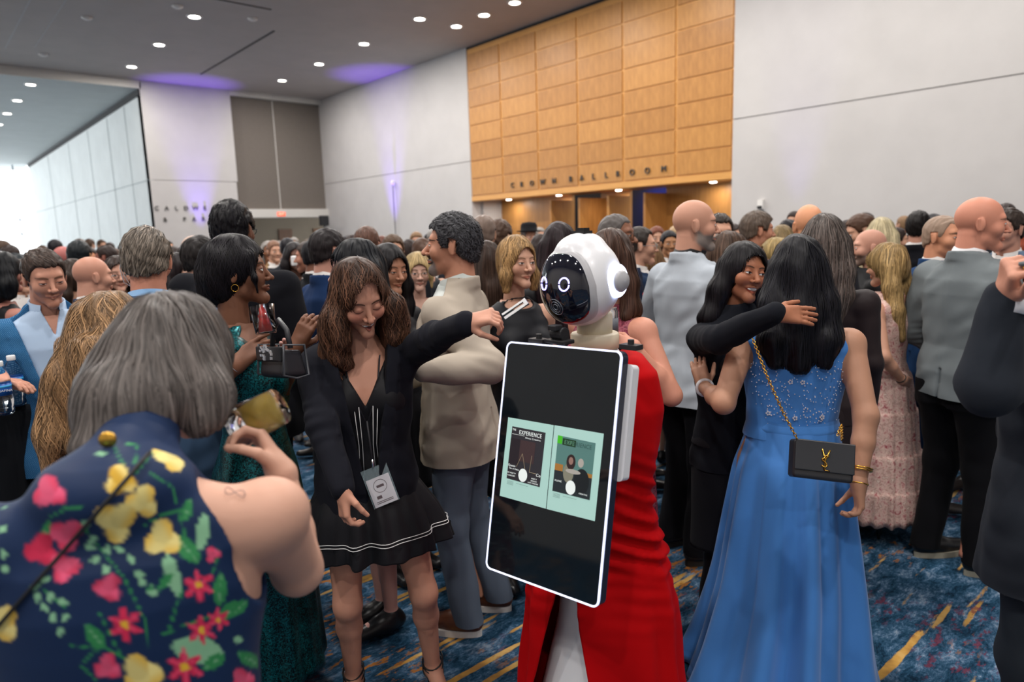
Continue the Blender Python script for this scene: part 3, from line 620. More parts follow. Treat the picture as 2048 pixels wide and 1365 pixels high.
class Fig:
    def __init__(s, px, py, d, face, label, q=1, fem=False, build=1., lean=(0, 0), yaw=0, pitch=0, roll=0, tone=FAIR, group=None, sh=None, neck=0., z=None, headsc=1.):
        s.q, s.fem, s.b, s.lean, s.tone = q, fem, build, lean, tone; dg = math.radians
        s.R = rotm(dg(yaw), dg(pitch), dg(roll)); s.nj = np.array([lean[0]*1.05, .028+lean[1]*1.05-neck*.5, 1.49-neck*.2]); s.o = s.nj+np.array([0, -neck*.5, 0])+s.R@np.array([0, -.03, .145])
        cr = s.o+s.R@np.array([0, .0, .125]); T = P(px, py, d); v = T-[0, 0, HC]; v[2] = 0; v /= np.linalg.norm(v); a = -dg(face)
        F = np.array([v[0]*math.cos(a)-v[1]*math.sin(a), v[0]*math.sin(a)+v[1]*math.cos(a)]); rz = math.atan2(F[0], -F[1])   # local -Y -> F
        s.s = T[2]/cr[2]; c, n = math.cos(rz), math.sin(rz); s.Rz = np.array([[c, -n, 0], [n, c, 0], [0, 0, 1]]); L = s.Rz@cr*s.s
        s.root = empty('person', (T[0]-L[0], T[1]-L[1], 0), rz, s.s, label, 'person', group); s.loc = np.array([T[0]-L[0], T[1]-L[1], 0])
        sw = (.158 if fem else .186)*build if sh is None else sh; s.sw = sw; s.arm = {}; k = .93 if fem else 1.
        for i in (1, -1):
            S = np.array([i*sw, .012, 1.388 if not fem else 1.375])+s.Lf(1.388); s.arm[i] = dict(S=S, E=S+(i*.04, .03, -.275*k), W=S+(i*.035, -.05, -.52*k), d=np.array([0, -.15, -1.]), n=np.array([-i, .1, 0.]), curl=(.35, .4, .3), fing=None, thumb=.5, down=True)
        s.report = (label[:38], round(T[2], 2), round(s.s, 3))
    def Lf(s, z): f = min(max((z-.9)/.52, 0), 1.3); return np.array([s.lean[0]*f, s.lean[1]*f, 0])
    def loc_(s, w): return s.Rz.T@(np.array(w)-s.loc)/s.s
    def vec_(s, w): return _n(s.Rz.T@np.array(w))
    def world(s, p): return s.Rz@np.array(p)*s.s+s.loc
    def pose(s, side, E=None, W=None, d=None, n=None, up=.285, fo=.25, **k):
        "elbow and wrist as (px,py,depth), hand direction and palm normal as (right,up,forward) seen from the camera"
        a = s.arm[side]; kk = .93 if s.fem else 1.; a['down'] = False
        if E is not None: a['E'] = a['S']+_n(s.loc_(P(*E))-a['S'])*up*kk
        if W is not None: a['W'] = a['E']+_n(s.loc_(P(*W))-a['E'])*fo*kk
        if d is not None: a['d'] = s.vec_(cv(*d))
        if n is not None: a['n'] = s.vec_(cv(*n))
        a.update(k); return s
    def poseL(s, side, E, W, d=(0, -1, 0), n=(0, 0, -1), **k):
        a = s.arm[side]; kk = .93 if s.fem else 1.; a['E'] = a['S']+_n(np.array(E, float)-a['S'])*.285*kk; a['W'] = a['E']+_n(np.array(W, float)-a['E'])*.25*kk; a['d'] = np.array(d, float); a['n'] = np.array(n, float); a.update(k); return s
    def mesh(s, name, g, m, color=(1, 1, 1), parent=None, colf=None):
        V, Fq = g.mesh() if isinstance(g, Grid) else g
        if not len(Fq): return None
        return mk(name, V, Fq, m, parent or s.root, color=color, col=None if colf is None else colf(V))
    def body(s, chest=False, legs=False, hands=(1, -1), arms=(), face={}, jaw=1., nose=1., full=1., lid=0., smile=0., opn=0., look=(0, 0), lipf=1., extra=None, hq=None, legpose=None):
        fem = s.fem; nr = .047 if fem else .058; top = s.o+s.R@np.array([0, .026, -.055]); nb = np.array([s.nj[0], .03+s.lean[1], 1.44])
        neck = [rc(nb, top, nr*1.06, nr*.92, .02), rc(nb+(0, .012, -.02), top+(0, .01, -.0), nr, nr*.85, .02)]
        hp = head_prims(s.o, s.R, fem, jaw, nose, full); h = QH[s.q] if hq is None else hq
        lo = np.minimum(s.o-(.105, .135, .13), nb-(.09, .08, .0)); hi = np.maximum(s.o+(.105, .13, .135), nb+(.09, .09, 0)); lo[2] = 1.445
        g = Grid(lo, hi, h).add(hp[:2]).add(neck).add(hp[2:])
        mouth_prims(g, s.o, s.R, smile, opn, lipf); eyes_prims(g, s.o, s.R, lid, look, fem)
        V, Fq = g.mesh(); hc = paint_head(V, s.o, s.R, s.tone, lid=lid, smile=smile, opn=opn, fem=fem, look=look, **face); parts = [(V, Fq)]; cols = [hc]
        h2 = QC[s.q]*.8
        ap = {}; k = .86 if fem else 1.; bb = s.b
        for i in (1, -1):
            a = s.arm[i]; m = a['E']*.6+a['W']*.4; ap[i] = [rc(a['S'], a['E'], .050*k*bb, .039*k*bb, .02), rc(a['E'], m, .040*k*bb, .037*k*bb, .02), rc(m, a['W'], .036*k*bb, .0255*k*(.5+.5*bb), .015)]
        if chest:
            t = loft(grow(FTOP, bb if fem else 1.18, 1, -.006), s.lean); G = [s.arm[i]['S'] for i in arms]+[s.arm[i]['E'] for i in arms]+[s.arm[i]['W'] for i in arms]
            pts = np.array(G+[nb+(-.2, -.15, .02), nb+(.2, .17, -.4)]); g = Grid(pts.min(0)-.06, pts.max(0)+np.array([.06, .06, .0]), h2)
            g.op(t, .02).add(neck); tz = 1.45
            for i in (1, -1): g.op(rc(nb+(0, .015, -.0), s.arm[i]['S']+(-i*.02, .004, -.005), .042*k, .045*k*bb), .035); g.op(el(s.arm[i]['S'], (.054*k*bb, .058*k, .06*k)), .03)
            if fem:
                for i in (1, -1): g.op(el(np.array([i*.072*bb, -.085, 1.25])+s.Lf(1.25), (.06, .055, .06)), .03)
            for i in arms: g.add(ap[i])
            if extra: extra(g)
            parts.append(g.mesh())
        elif arms:
            for i in arms:
                a = s.arm[i]; pts = np.array([a['E'], a['W'], a['S']]); g = Grid(pts.min(0)-.07, pts.max(0)+.07, h2); g.add(ap[i]); parts.append(g.mesh())
        for i in hands:
            a = s.arm[i]; sc = (.88 if fem else 1.)*a.get('hs', 1.); hp = hand_prims(a['W'], a['d'], a['n'], i, a['curl'], sc, thumb=a['thumb'], fing=a['fing'])
            c = a['W']+a['d']*.09; g = Grid(c-.125, c+.125, QN[s.q]); g.op(rc(a['E'], a['W'], .036*k, .0265*k)).op(rc(a['W'], a['W']+_n(a['d'])*.03, .0265*k, .024*k), .02)
            for p in hp: g.op(p[:3], p[3])
            parts.append(g.mesh())
        if legs:
            for i in (1, -1):
                hip, kn, an, toe = legpose[i]; lo = np.minimum(np.minimum(hip, kn), np.minimum(an, toe))-.13; hi = np.maximum(np.maximum(hip, kn), np.maximum(an, toe))+.13
                g = Grid(lo, hi, h2); kn, an, hip, toe = map(np.array, (kn, an, hip, toe)); cal = kn*.68+an*.32+(0, .02, 0)
                g.add([rc(hip, kn, .080, .047, .02), rc(kn, cal, .046, .047, .03), rc(cal, an, .044, .028, .02), el(kn+(0, -.02, 0), (.033, .028, .04), None, .02)])
                if fem: hl = an+(0, .025, -.035); ball = an*.35+toe*.65+(0, 0, .0)
                else: hl = an+(0, .03, -.05); ball = an*.4+toe*.6
                g.add([rc(an, ball, .032, .027, .02), rc(an, hl, .03, .027, .02), rc(ball, toe, .03, .02, .015)])
                sd = np.cross(_n(toe-an), (0, 0, 1))
                for j in range(5): g.op(rc(ball+sd*(j-2)*.012, toe+sd*(j-2)*.012*i*1.0+_n(toe-ball)*(.016-.005*abs(j-1.3)), .0105, .0085), .004)
                parts.append(g.mesh())
        g = Grid(np.array([min(-.3, min(s.arm[i][k_][0] for i in (1, -1) for k_ in 'SEW')-.08), min(-.25, min(s.arm[i][k_][1] for i in (1, -1) for k_ in 'SEW')-.08), .04]), np.array([max(.3, max(s.arm[i][k_][0] for i in (1, -1) for k_ in 'SEW')+.08), max(.25, max(s.arm[i][k_][1] for i in (1, -1) for k_ in 'SEW')+.08), max(1.47, max(s.arm[i][k_][2] for i in (1, -1) for k_ in 'SEW')+.05)]), .022)
        g.op(loft(grow(SHIRT if not fem else FTOP, .82*bb, .82), s.lean), .02).op(rc(nb-(0, 0, .08), nb+(0, 0, .01), nr*.85, nr*.8), .02); core = legpose or s.legs_default()
        for i in (1, -1):
            a = s.arm[i]; g.op(rc(a['S'], a['E'], .032, .028), .02).op(rc(a['E'], a['W'], .028, .02), .01).op(rc(a['S'], nb-(0, 0, .06), .032, .03), .03)
            hp_, kn_, an_, _t = [np.array(q, float) for q in core[i]]; g.op(rc(hp_, kn_, .062, .038), .03).op(rc(kn_, an_, .036, .024), .02)
        parts.append(g.mesh()); V, Fq = join(parts); cc = np.ones((len(V), 3)); cc[:len(hc)] = hc
        s.bodyo = mk('body', V, Fq, M_SKIN, s.root, col=cc, color=s.tone); return s
    def jacket(s, color, zv=1.12, vw=.30, m=None, hem=.78, wr=.0035, arms=True, w=1., name='jacket', collar=True, vent=True, sleeve=1., opn=0., seed=1, parent=None, tab=None, neckr=.0, short=False):
        b = s.b; fem = s.fem; tab = tab or (grow(JACKET, b*w*(.86 if fem else 1), .9 if fem else 1.)); 
        tab = [t for t in tab if t[0] > hem+.01]; z0 = tab[0]; tab = [(hem-.03,)+tuple(z0[1:])]+tab
        A = s.arm; pts = [np.array([-.24*b, -.18, hem]), np.array([.24*b, .2, 1.53])]
        if arms: pts += [A[i][k] for i in (1, -1) for k in ('S', 'E', 'W')]
        pts = np.array(pts)+0.; ln = np.array([s.lean[0], s.lean[1], 0]); lo = pts.min(0)-(.08, .08, .02)-np.abs(ln); hi = pts.max(0)+np.array([.08, .08, .07 if max(A[1]['W'][2], A[1]['E'][2], A[-1]['W'][2], A[-1]['E'][2]) > 1.42 and arms else 0.])+np.abs(ln)
        g = Grid(lo, hi, QC[s.q]); g.op(loft(tab, s.lean, 2.3), .01); k = .86 if fem else 1.
        nb = np.array([s.nj[0], .02+s.lean[1], 1.45])
        for i in (1, -1):
            a = A[i]; g.op(rc(nb+(0, .005, -.02), a['S']+(-i*.03, 0, -.005), .055*k, .058*k), .03)
            if i == 1: g.op(rc(nb+(0, .002, -.05), nb+(0, .006, .01), .082*k, .078*k), .03)
            if arms:
                g.op(rc(a['S'], a['E'], .068*k*b, .056*k*b), .035); W_ = a['E']+(a['W']-a['E'])*(1.0 if not short else .3); g.op(rc(a['E'], W_, .058*k*b, .043*k), .02)
                
        g.wrinkle(wr, 26, seed, (1, 1, .55)); g.wrinkle(wr*.45, 62, seed+5, (1, 1, .7))
        if arms:
            for i in (1, -1):
                e = A[i]['E']; r = .13; sl = g.sub(e-r, e+r)
                if sl is not None:
                    x, y, z = g.xyz(sl); dv = _n(A[i]['W']-A[i]['S']); dd = np.sqrt((x-e[0])**2+(y-e[1])**2+(z-e[2])**2); g.D[sl] += (wr*.55*np.clip(1-dd/r, 0, 1)*(1+np.sin(31*x+17*z+i))*np.sin((118+20*i)*((x-e[0])*dv[0]+(y-e[1])*dv[1]+(z-e[2])*dv[2])+14*x+9*np.sin(8*z+i))).astype(F32)
        lx, ly = s.lean
        def ctr(z): f = np.clip((z-.9)/.52, 0, 1.3); return lx*f, ly*f
        if vent and s.q < 2:
            X, Y, Z = g.xyz((slice(None),)*3); cx, cy = ctr(Z); g.D += np.where((Z < .98) & (Y > .03), np.maximum(0, .012-np.abs(X-cx-.0))*1.0, 0).astype(F32)
            g.D += np.where((Y > .03), np.maximum(0, .003-np.abs(X-cx))*.8, 0).astype(F32)
        if collar:
            cz, cyy = 1.474-neckr*.3, s.nj[1]-.005
            def cf(x, y, z):
                r = np.sqrt((x-nb[0])**2+((y-cyy)*.98)**2); zc = cz+.28*(y-cyy); return np.maximum(np.sqrt(np.maximum(np.abs(r-.079*k-neckr)-.002, 0)**2+np.maximum(np.abs(z-zc)-.016, 0)**2)-.006, -(y-cyy+.055))
            g.op((cf, nb-.13, nb+.13), .022)
        if zv:
            def vf(x, y, z):
                cx, cy = ctr(z); ax = np.abs(x-cx); dv = ax-np.clip((z-zv)*vw, 0, .14)-opn; return np.maximum(np.where(z < zv, (ax-opn) if opn else 1., dv), y-cy+.045-.8*np.clip(z-1.375, 0, .058))
            X, Y, Z = g.xyz((slice(None),)*3); d = vf(X, Y, Z).astype(F32)
            lap = (d < .045) & (d > 0) & (Z > zv+.0)*True; g.D -= np.where(lap & (Y < -.03), .004, 0).astype(F32); g.D = np.maximum(g.D, -d)
        nrad = (.069*k if collar else .075*k)+neckr; g.sub_([rc(nb+(0, -.004, .035), s.o+(0, .02, -.04), nrad, nrad*.96)], .004)
        return s.mesh(name, g, m or M_CLOTH, color, parent)
    def collar(s, color, m=None, r=0., name='shirt_collar', tall=1., gap=.22, pt=.022):
        k = .84 if s.fem else 1.; c = np.array([s.nj[0], s.nj[1]-.004, 1.496]); Rm = rotm(0, .30, 0); R0 = .068*k+r; n = 44
        a = -math.pi/2+gap+np.arange(n)/(n-1)*(2*math.pi-2*gap); e = np.minimum(np.arange(n), n-1-np.arange(n))/(n-1)
        low = -.026*tall-pt*np.clip(1-e/.13, 0, 1); fl = .010+.014*np.clip(1-e/.13, 0, 1); V = []
        for rad, z in ((R0+fl, low), (R0+.002, np.full(n, .024*tall)), (R0-.003, np.full(n, .025*tall)), (R0-.004, np.full(n, -.03))): V.append(np.stack([rad*np.cos(a), rad*np.sin(a), z], 1)@Rm.T+c)
        i, j = np.meshgrid(range(3), range(n-1), indexing='ij'); return mk(name, np.concatenate(V), np.stack([i*n+j, i*n+j+1, (i+1)*n+j+1, (i+1)*n+j], 2).reshape(-1, 4), m or M_SATIN, s.root, color=color)
    def shirt(s, color, m=None, tie=None, arms=False, tab=None, name='shirt', neck=True, open_=False, short=False, w=1.):
        g = Grid((-.26-abs(s.lean[0]), -.16-abs(s.lean[1]), .92), (.26+abs(s.lean[0]), .16+abs(s.lean[1]), 1.5), QC[s.q]) if not arms else None
        if arms: return s.jacket(color, zv=0, m=m or M_SATIN, hem=.9, w=.93, name=name, collar=False, vent=False, short=short, wr=.003)
        g.op(loft(grow(SHIRT, s.b*w*(.84 if s.fem else 1), .92 if s.fem else 1), s.lean, 2.2)); nb = np.array([s.nj[0], .02+s.lean[1], 1.45]); g.sub_([rc(nb, s.o+(0, .02, -.04), .066*(.84 if s.fem else 1), .063)], .003)
        if open_:
            cx = s.lean[0]; g.cut(lambda x, y, z: -np.maximum(np.abs(x-cx)-(z-1.37)*.30, y+.03))
        g.wrinkle(.002, 30, 4)
        o = s.mesh(name, g, m or M_SATIN, color)
        if tie is not None:
            f = [(-.006, -.0), (.0, 0)]; mb = MB(); zt = [1.455, 1.43, 1.3, 1.15, 1.05]; wd = [.014, .018, .02, .03, .034]
            for i in range(4):
                y0, y1 = [-np.interp(z, [a[0] for a in SHIRT], [a[2] for a in SHIRT])-.006+s.lean[1]*min(1, (z-.9)/.52) for z in (zt[i], zt[i+1])]
                x0, x1 = [s.lean[0]*(z-.9)/.52 for z in (zt[i], zt[i+1])]
                V = [(x0-wd[i], y0, zt[i]), (x0+wd[i], y0, zt[i]), (x1+wd[i+1], y1, zt[i+1]), (x1-wd[i+1], y1, zt[i+1])]; V += [(a, b-.006, c) for a, b, c in V]
                mb.add(V, [(0, 1, 2, 3), (4, 7, 6, 5), (0, 4, 5, 1), (2, 6, 7, 3), (0, 3, 7, 4), (1, 5, 6, 2)])
            mb.build('tie', M_SATIN, s.root, False, tie)
        return o
    def legs_default(s, sp=.1, fwd=0., heel=0.):
        return {i: ((i*.09, .01, .93), (i*sp*.98, -.015, .5), (i*sp, .03, .085+heel), (i*(sp+.02), -.15, .03)) for i in (1, -1)}
    def trousers(s, color, LP=None, m=None, wide=1., name='trousers', wr=.004, cuff=.055):
        LP = LP or s.legs_default(); pts = np.array([p for i in LP for p in LP[i][:3]]); g = Grid(np.array([min(pts[:, 0].min()-.13, -.22*s.b), pts[:, 1].min()-.16, cuff]), np.array([max(pts[:, 0].max()+.13, .22*s.b), pts[:, 1].max()+.17, 1.06]), QC[s.q]*1.1)
        g.op(loft(grow([(.80, .165, .105, .13), (.9, .172, .10, .125), (1.0, .16, .10, .10), (1.06, .155, .10, .10)], s.b*(.92 if s.fem else 1))), .03); kk = s.b*(.93 if s.fem else 1)
        for i in LP:
            h, kn, an, _ = [np.array(q, float) for q in LP[i]]; bot = an+(0, 0, cuff-an[2]-.01)
            g.op(rc(h+(0, .015, -.03), kn, .094*kk*wide, .072*wide), .04).op(rc(kn, bot+(0, .01, 0), .071*wide, .064*wide), .04)
        g.wrinkle(wr, 20, 7, (1, 1, .8)); g.wrinkle(wr*.5, 45, 8); return s.mesh(name, g, m or M_CLOTH, color)
    def shoes(s, color, sole=None, LP=None, heel=0., m=None, sides=(1, -1)):
        LP = LP or s.legs_default(heel=heel); r = []
        for i in sides:
            an, toe = np.array(LP[i][2], float), np.array(LP[i][3], float); f = _n((toe-an)*(1, 1, 0)); f3 = np.array([f[0], f[1], 0]); k = .88 if s.fem else 1.
            hl = np.array([an[0], an[1], 0])-f3*.045*k; tp = hl+f3*.27*k
            g = Grid(np.minimum(hl, tp)-(.07, .07, 0)-(0, 0, .0), np.maximum(hl, tp)+np.array([.07, .07, .15+heel]), .006 if s.q < 2 else .012)
            up = np.array([0, 0, 1.]); z0 = .028+heel
            if heel:
                g.add([rc(hl+up*(.045+heel)+f3*.01, hl+f3*.15*k+up*.045, .030, .026), rc(hl+f3*.15*k+up*.035, tp+up*.022-f3*.02, .032, .013)], .02); g.sub_([rc(hl+f3*.05+up*(.10+heel), hl+f3*.14*k+up*.085, .032, .03)], .006); g.op(rc(hl+f3*.0+up*.006, hl+up*(.03+heel), .007, .016), .01)
            else:
                g.add([rc(hl+f3*.01+up*.055, hl+f3*.11*k+up*.06, .036, .038), rc(hl+f3*.1*k+up*.05, tp+up*.036-f3*.03, .041, .034), rc(an+up*.0, hl+f3*.05+up*.06, .043, .04)], .03)
            g.cut(lambda x, y, z: .004+(z0*0 if heel else .02)-z); o = s.mesh('shoe', g, m or M_LEATHER, color)
            if sole is not None:
                n = 28; a = np.linspace(0, 2*math.pi, n, endpoint=False); sd = np.array([-f[1], f[0], 0]); c = hl+f3*.13*k
                out = [c+f3*(math.cos(t)*.15*k)+sd*(math.sin(t)*(.047+.006*math.cos(t)))*k for t in a]; V = [p+up*z for z in (0., .028) for p in out]
                MB().add(V, [tuple(range(n))[::-1], tuple(range(n, 2*n))]+[(j, (j+1) % n, n+(j+1) % n, n+j) for j in range(n)]).build('sole', M_PLAIN, o, False, sole)
            r.append(o)
        return r
    def top(s, color=(1, 1, 1), m=None, neck='round', low=.95, sleeves=0, add=.006, name='top', nz=1.36, nr=.1, wr=.0025, strap=.06, build=None, extra=None, arm_sub=True, h=None, colf=None, back=None, neckr=None, ztop=1.5):
        "women's bodice; neck: round, v, high, vback, halter"
        neckr = neckr or (.062 if neck in ('high', 'halter') or back else .08)
        b = s.b; A = s.arm; lo = np.array([-.24, -.2, low])-np.abs([s.lean[0], s.lean[1], 0]); hi = np.array([.24 if ztop == 1.5 else .30, .2, ztop])+np.abs([s.lean[0], s.lean[1], 0])
        if ztop > 1.5: lo[0] -= .06
        if sleeves: P2 = np.array([A[i][k] for i in (1, -1) for k in ('S', 'E')+(('W',) if sleeves > 1 else ())]); lo = np.minimum(lo, P2.min(0)-.07); hi = np.maximum(hi, P2.max(0)+.07)
        lo[2] = min(low, lo[2]) if sleeves > 1 else low
        g = Grid(lo, hi, h or QC[s.q]); g.op(loft(grow(FTOP, b, 1, add), s.lean), .01); nb = np.array([s.nj[0], .02+s.lean[1], 1.44])
        for i in (1, -1):
            g.op(rc(nb+(0, .015, -.0), A[i]['S']+(-i*.02, .004, -.005), .042*.86+add, .045*.86*b+add), .035); g.op(el(np.array([i*.072*b, -.085, 1.25])+s.Lf(1.25), (.062+add, .056+add, .062+add)), .03)
            if sleeves:
                g.op(el(A[i]['S'], (.056*.86*b+add,)*3), .03); g.op(rc(A[i]['S'], A[i]['E'], .053*.86*b+add, .04*.86*b+add), .02)
                if sleeves > 1: g.op(capped(A[i]['E'], A[i]['W'], .04*.86*b+add, .03*.86+add, .97), .02)
        if not sleeves and arm_sub:
            for i in ((1, -1) if arm_sub is True else arm_sub): g.sub_([rc(A[i]['S']+(i*(.045-strap*.3), 0, .07), A[i]['S']+(i*.05, 0, -.09), .062, .055)], .006)
        g.sub_([rc(nb+(0, .012, .0), s.o+(0, .02, -.04), neckr, neckr)], .004)
        if neck == 'round': g.sub_([el((s.lean[0], -.12+s.lean[1], 1.44), (nr, .14, 1.44-nz))], .004)
        if neck == 'v': g.cut(lambda x, y, z: -np.maximum(np.abs(x-s.lean[0])-(z-nz)*.55, y-s.lean[1]+.01))
        if neck == 'vback' or back: g.cut(lambda x, y, z: -np.maximum(np.abs(x-s.lean[0])-(z-(back or nz))*.5, -y+s.lean[1]+.02))
        g.wrinkle(wr, 28, 11, (1, 1, .8))
        if extra: extra(g)
        return s.mesh(name, g, m or M_SATIN, color, colf=colf)
    def skirt(s, rows, color=(1, 1, 1), m=None, folds=14, amp=.12, n=180, name='skirt', seed=0, lines=None, colf=None, sub=4, parent=None, sharp=1.):
        "rows: z, rx, ry, cx, cy from waist to hem"
        r = RN(seed); Rw = np.array(rows, float); z0 = np.linspace(0, 1, len(rows)); t = np.linspace(0, 1, len(rows)*sub+12); Q = np.stack([np.interp(t, z0, Rw[:, i]) for i in range(5)], 1)
        for _ in range(3): Q[1:-1] = (Q[:-2]+2*Q[1:-1]+Q[2:])/4
        a = np.arange(n)*2*math.pi/n; ph = r.rand(6)*6.28; f1 = np.sin(folds*a+1.2*np.sin(2*a+ph[0])+ph[1])+.5*np.sin((folds*1.7//1)*a+ph[2]+np.sin(3*a))+.35*np.sin((folds*.6//1)*a+ph[3]); f1 = np.sign(f1)*np.abs(f1)**sharp; V = []
        for i, (z, rx, ry, cx, cy) in enumerate(Q):
            w = amp*(t[i]**.8); k = 1+w*(f1+.4*np.sin(folds*2*a+ph[4]+t[i]*3))*.5; V.append(np.stack([cx+rx*k*np.cos(a), cy+ry*k*np.sin(a), np.full(n, z)+.006*np.sin(folds*a)*t[i]], 1))
        V.append(V[-1]*np.array([.97, .97, 1])+np.array([0, 0, .004])); V.append(V[-1]*np.array([.99, .99, 1])+np.array([0, 0, .05]))
        V = np.concatenate(V); m_ = len(V)//n; i, j = np.meshgrid(np.arange(m_-1), np.arange(n), indexing='ij'); j2 = (j+1) % n
        Fq = np.stack([i*n+j, (i+1)*n+j, (i+1)*n+j2, i*n+j2], 2).reshape(-1, 4); return mk(name, V, Fq, m or M_SATIN, parent or s.root, color=color, col=None if colf is None else colf(V))
    def hair(s, kind, color, n=None, **k):
        q = s.q; h = (.0034, .0042, .006, .008)[q]; fem = s.fem
        st = {} if 'st' not in k else k.pop('st')
        if kind == 'short':
            g = short_hair(s.o, s.R, h, fem=fem, **k); V, Fq = g.mesh(); L = dict(n=(2600, 1300, 0, 0)[q] if n is None else n, length=.035, width=.0022, steps=5, var=.3, lift=.003)
            bk = s.R@np.array([0, .75, -.45]); L.update(st); cmb = L.pop('combl', None); up = s.R@np.array([0, 0, 1.])
            L['comb'] = lambda p: np.tile(s.R@np.array(cmb), (len(p), 1)) if cmb else (p-(s.o+s.R@np.array([.01, .03, .06])))+np.array([0, 0, -.03])
        else:
            locks = k.pop('locks', None); W_ = .068; pr = k.pop('preset', kind); ln = k.pop('length', .34)
            if locks is None:
                if pr == 'long': locks = [([(x*W_, .045, .0), (x*.085, .055, -.12), (x*.085, .07, -.22), (x*.06, .085, -ln)], (.05, .05, .046, .024)) for x in (-1, 1)]+[([(0, .07, .0), (0, .085, -.15), (0, .095, -ln-.02)], (.06, .062, .03))]
                elif pr == 'longfront': locks = [([(x*.066, -.0, .02), (x*.088, -.012, -.08), (x*.098, -.02, -.18), (x*.09, -.05, -ln)], (.036, .036, .036, .02)) for x in (-1, 1)]+[([(0, .06, .0), (0, .075, -.12), (0, .085, -.26)], (.062, .075, .05))]
                elif pr == 'bob': locks = [([(x*.06, .01, .0), (x*.078, .012, -.07), (x*.08, .012, -.125)], (.045, .046, .036)) for x in (-1, 1)]+[([(x*.03, .05, .0), (x*.035, .065, -.12)], (.055, .055)) for x in (-1, 1)]
                elif pr == 'up': locks = [([(0, .07, .02), (0, .125, .02)], (.05, .048))]
                elif pr == 'tail': locks = [([(0, .08, .03), (0, .14, .0), (0, .15, -.12), (0, .13, -.26)], (.04, .034, .034, .015))]
            g = long_hair(s.o, s.R, h, locks, fem=fem, **k); V, Fq = g.mesh(); L = dict(n=(3200, 1500, 0, 0)[q] if n is None else n, length=.14, width=.003, steps=12, var=.25, lift=.003); L.update(st); L.pop('combl', None)
        col = None
        if L['n']:
            nn = L.pop('n'); S = strands(g, nn, seed=3, V0=V, **L); m1 = len(V); V2 = np.concatenate([V, S[0]]); F2 = np.concatenate([Fq, S[1]+m1]); cc = np.concatenate([np.full((m1, 3), .62), S[2]]); V, Fq, col = V2, F2, cc
        s.hg = g; return mk('hair', V, Fq, M_HAIR, s.root, col=col, color=color)
    def glasses(s, color=(.03, .02, .02), r=.022, tk=.0016, name='glasses'):
        T = lambda p: s.o+s.R@np.array(p, float); mb = MB(); a = np.linspace(0, 2*math.pi, 18, endpoint=False)
        for i in (-1, 1): mb.tube([T((i*.033+r*1.08*math.cos(t), -.098+abs(math.cos(t))*.0, .002+r*.82*math.sin(t))) for t in a], tk, 5, True); mb.tube([T((i*(.033+r), -.097, .006)), T((i*.072, -.075, .008)), T((i*.079, .01, .008)), T((i*.079, .03, -.01))], tk, 5)
        mb.tube([T((-.011, -.1, .004)), T((0, -.104, .008)), T((.011, -.1, .004))], tk, 5); return mb.build(name, M_PLAIN, s.root, True, color)
    def ring(s, side, t=.96, r=.034, tk=.0025, m=None, name='bracelet', color=None, tilt=0.):
        a = s.arm[side]; c = a['E']+(a['W']-a['E'])*t; ax = _n(a['W']-a['E']); u = _n(np.cross(ax, (0.3, 1, .2))); w = np.cross(ax, u)
        return MB().tube([c+r*(math.cos(q)*u+math.sin(q)*w)+ax*tilt*math.cos(q) for q in np.linspace(0, 6.283, 28, endpoint=False)], tk, 6, True).build(name, m or M_GOLD, s.root, True, color)
    def earring(s, sides=(1, -1), hoop=.0, m=None):
        T = lambda p: s.o+s.R@np.array(p, float)
        for i in sides:
            c = T((i*.074, .008, -.037)); mb = MB()
            if hoop: mb.tube([c+s.R@np.array([0, hoop*math.cos(q), hoop*math.sin(q)-hoop]) for q in np.linspace(0, 6.283, 16, endpoint=False)], .001, 5, True)
            else: mb.lathe([(.0001, -.005), (.005, 0), (.0001, .005)], 8, np.block([[np.eye(3), c[:, None]], [np.zeros((1, 3)), 1]]))
            mb.build('earring', m or M_GOLD, s.root, True)
# ================================================================ the guests, nearest first
NAVY, BLACK, CHAR, WHITE = srgb('1d2c44'), srgb('131317'), srgb('26282e'), srgb('c9c6c4')
H_BLACK, H_DARK, H_BROWN, H_LBROWN, H_BLOND, H_GREY, H_DGREY = srgb('16141a'), srgb('2c2220'), srgb('46352a'), srgb('7d6248'), srgb('b89a6c'), srgb('8a8580'), srgb('55504c')
def suit(f, color, shirt=WHITE, tie=None, trousers=None, m=None, shoe=srgb('1a1412'), vent=True, zv=1.14, opn=0., lp=None, sole=None, wr=.0035, hem=.76, face={}, **k):
    f.body(face=face, **k); f.jacket(color, zv=zv, m=m, opn=opn, wr=wr, hem=hem); f.shirt(shirt, tie=tie); f.collar(shirt, gap=.12 if tie is not None else .3)
    f.trousers(trousers if trousers is not None else color, lp); f.shoes(shoe, sole, lp); return f
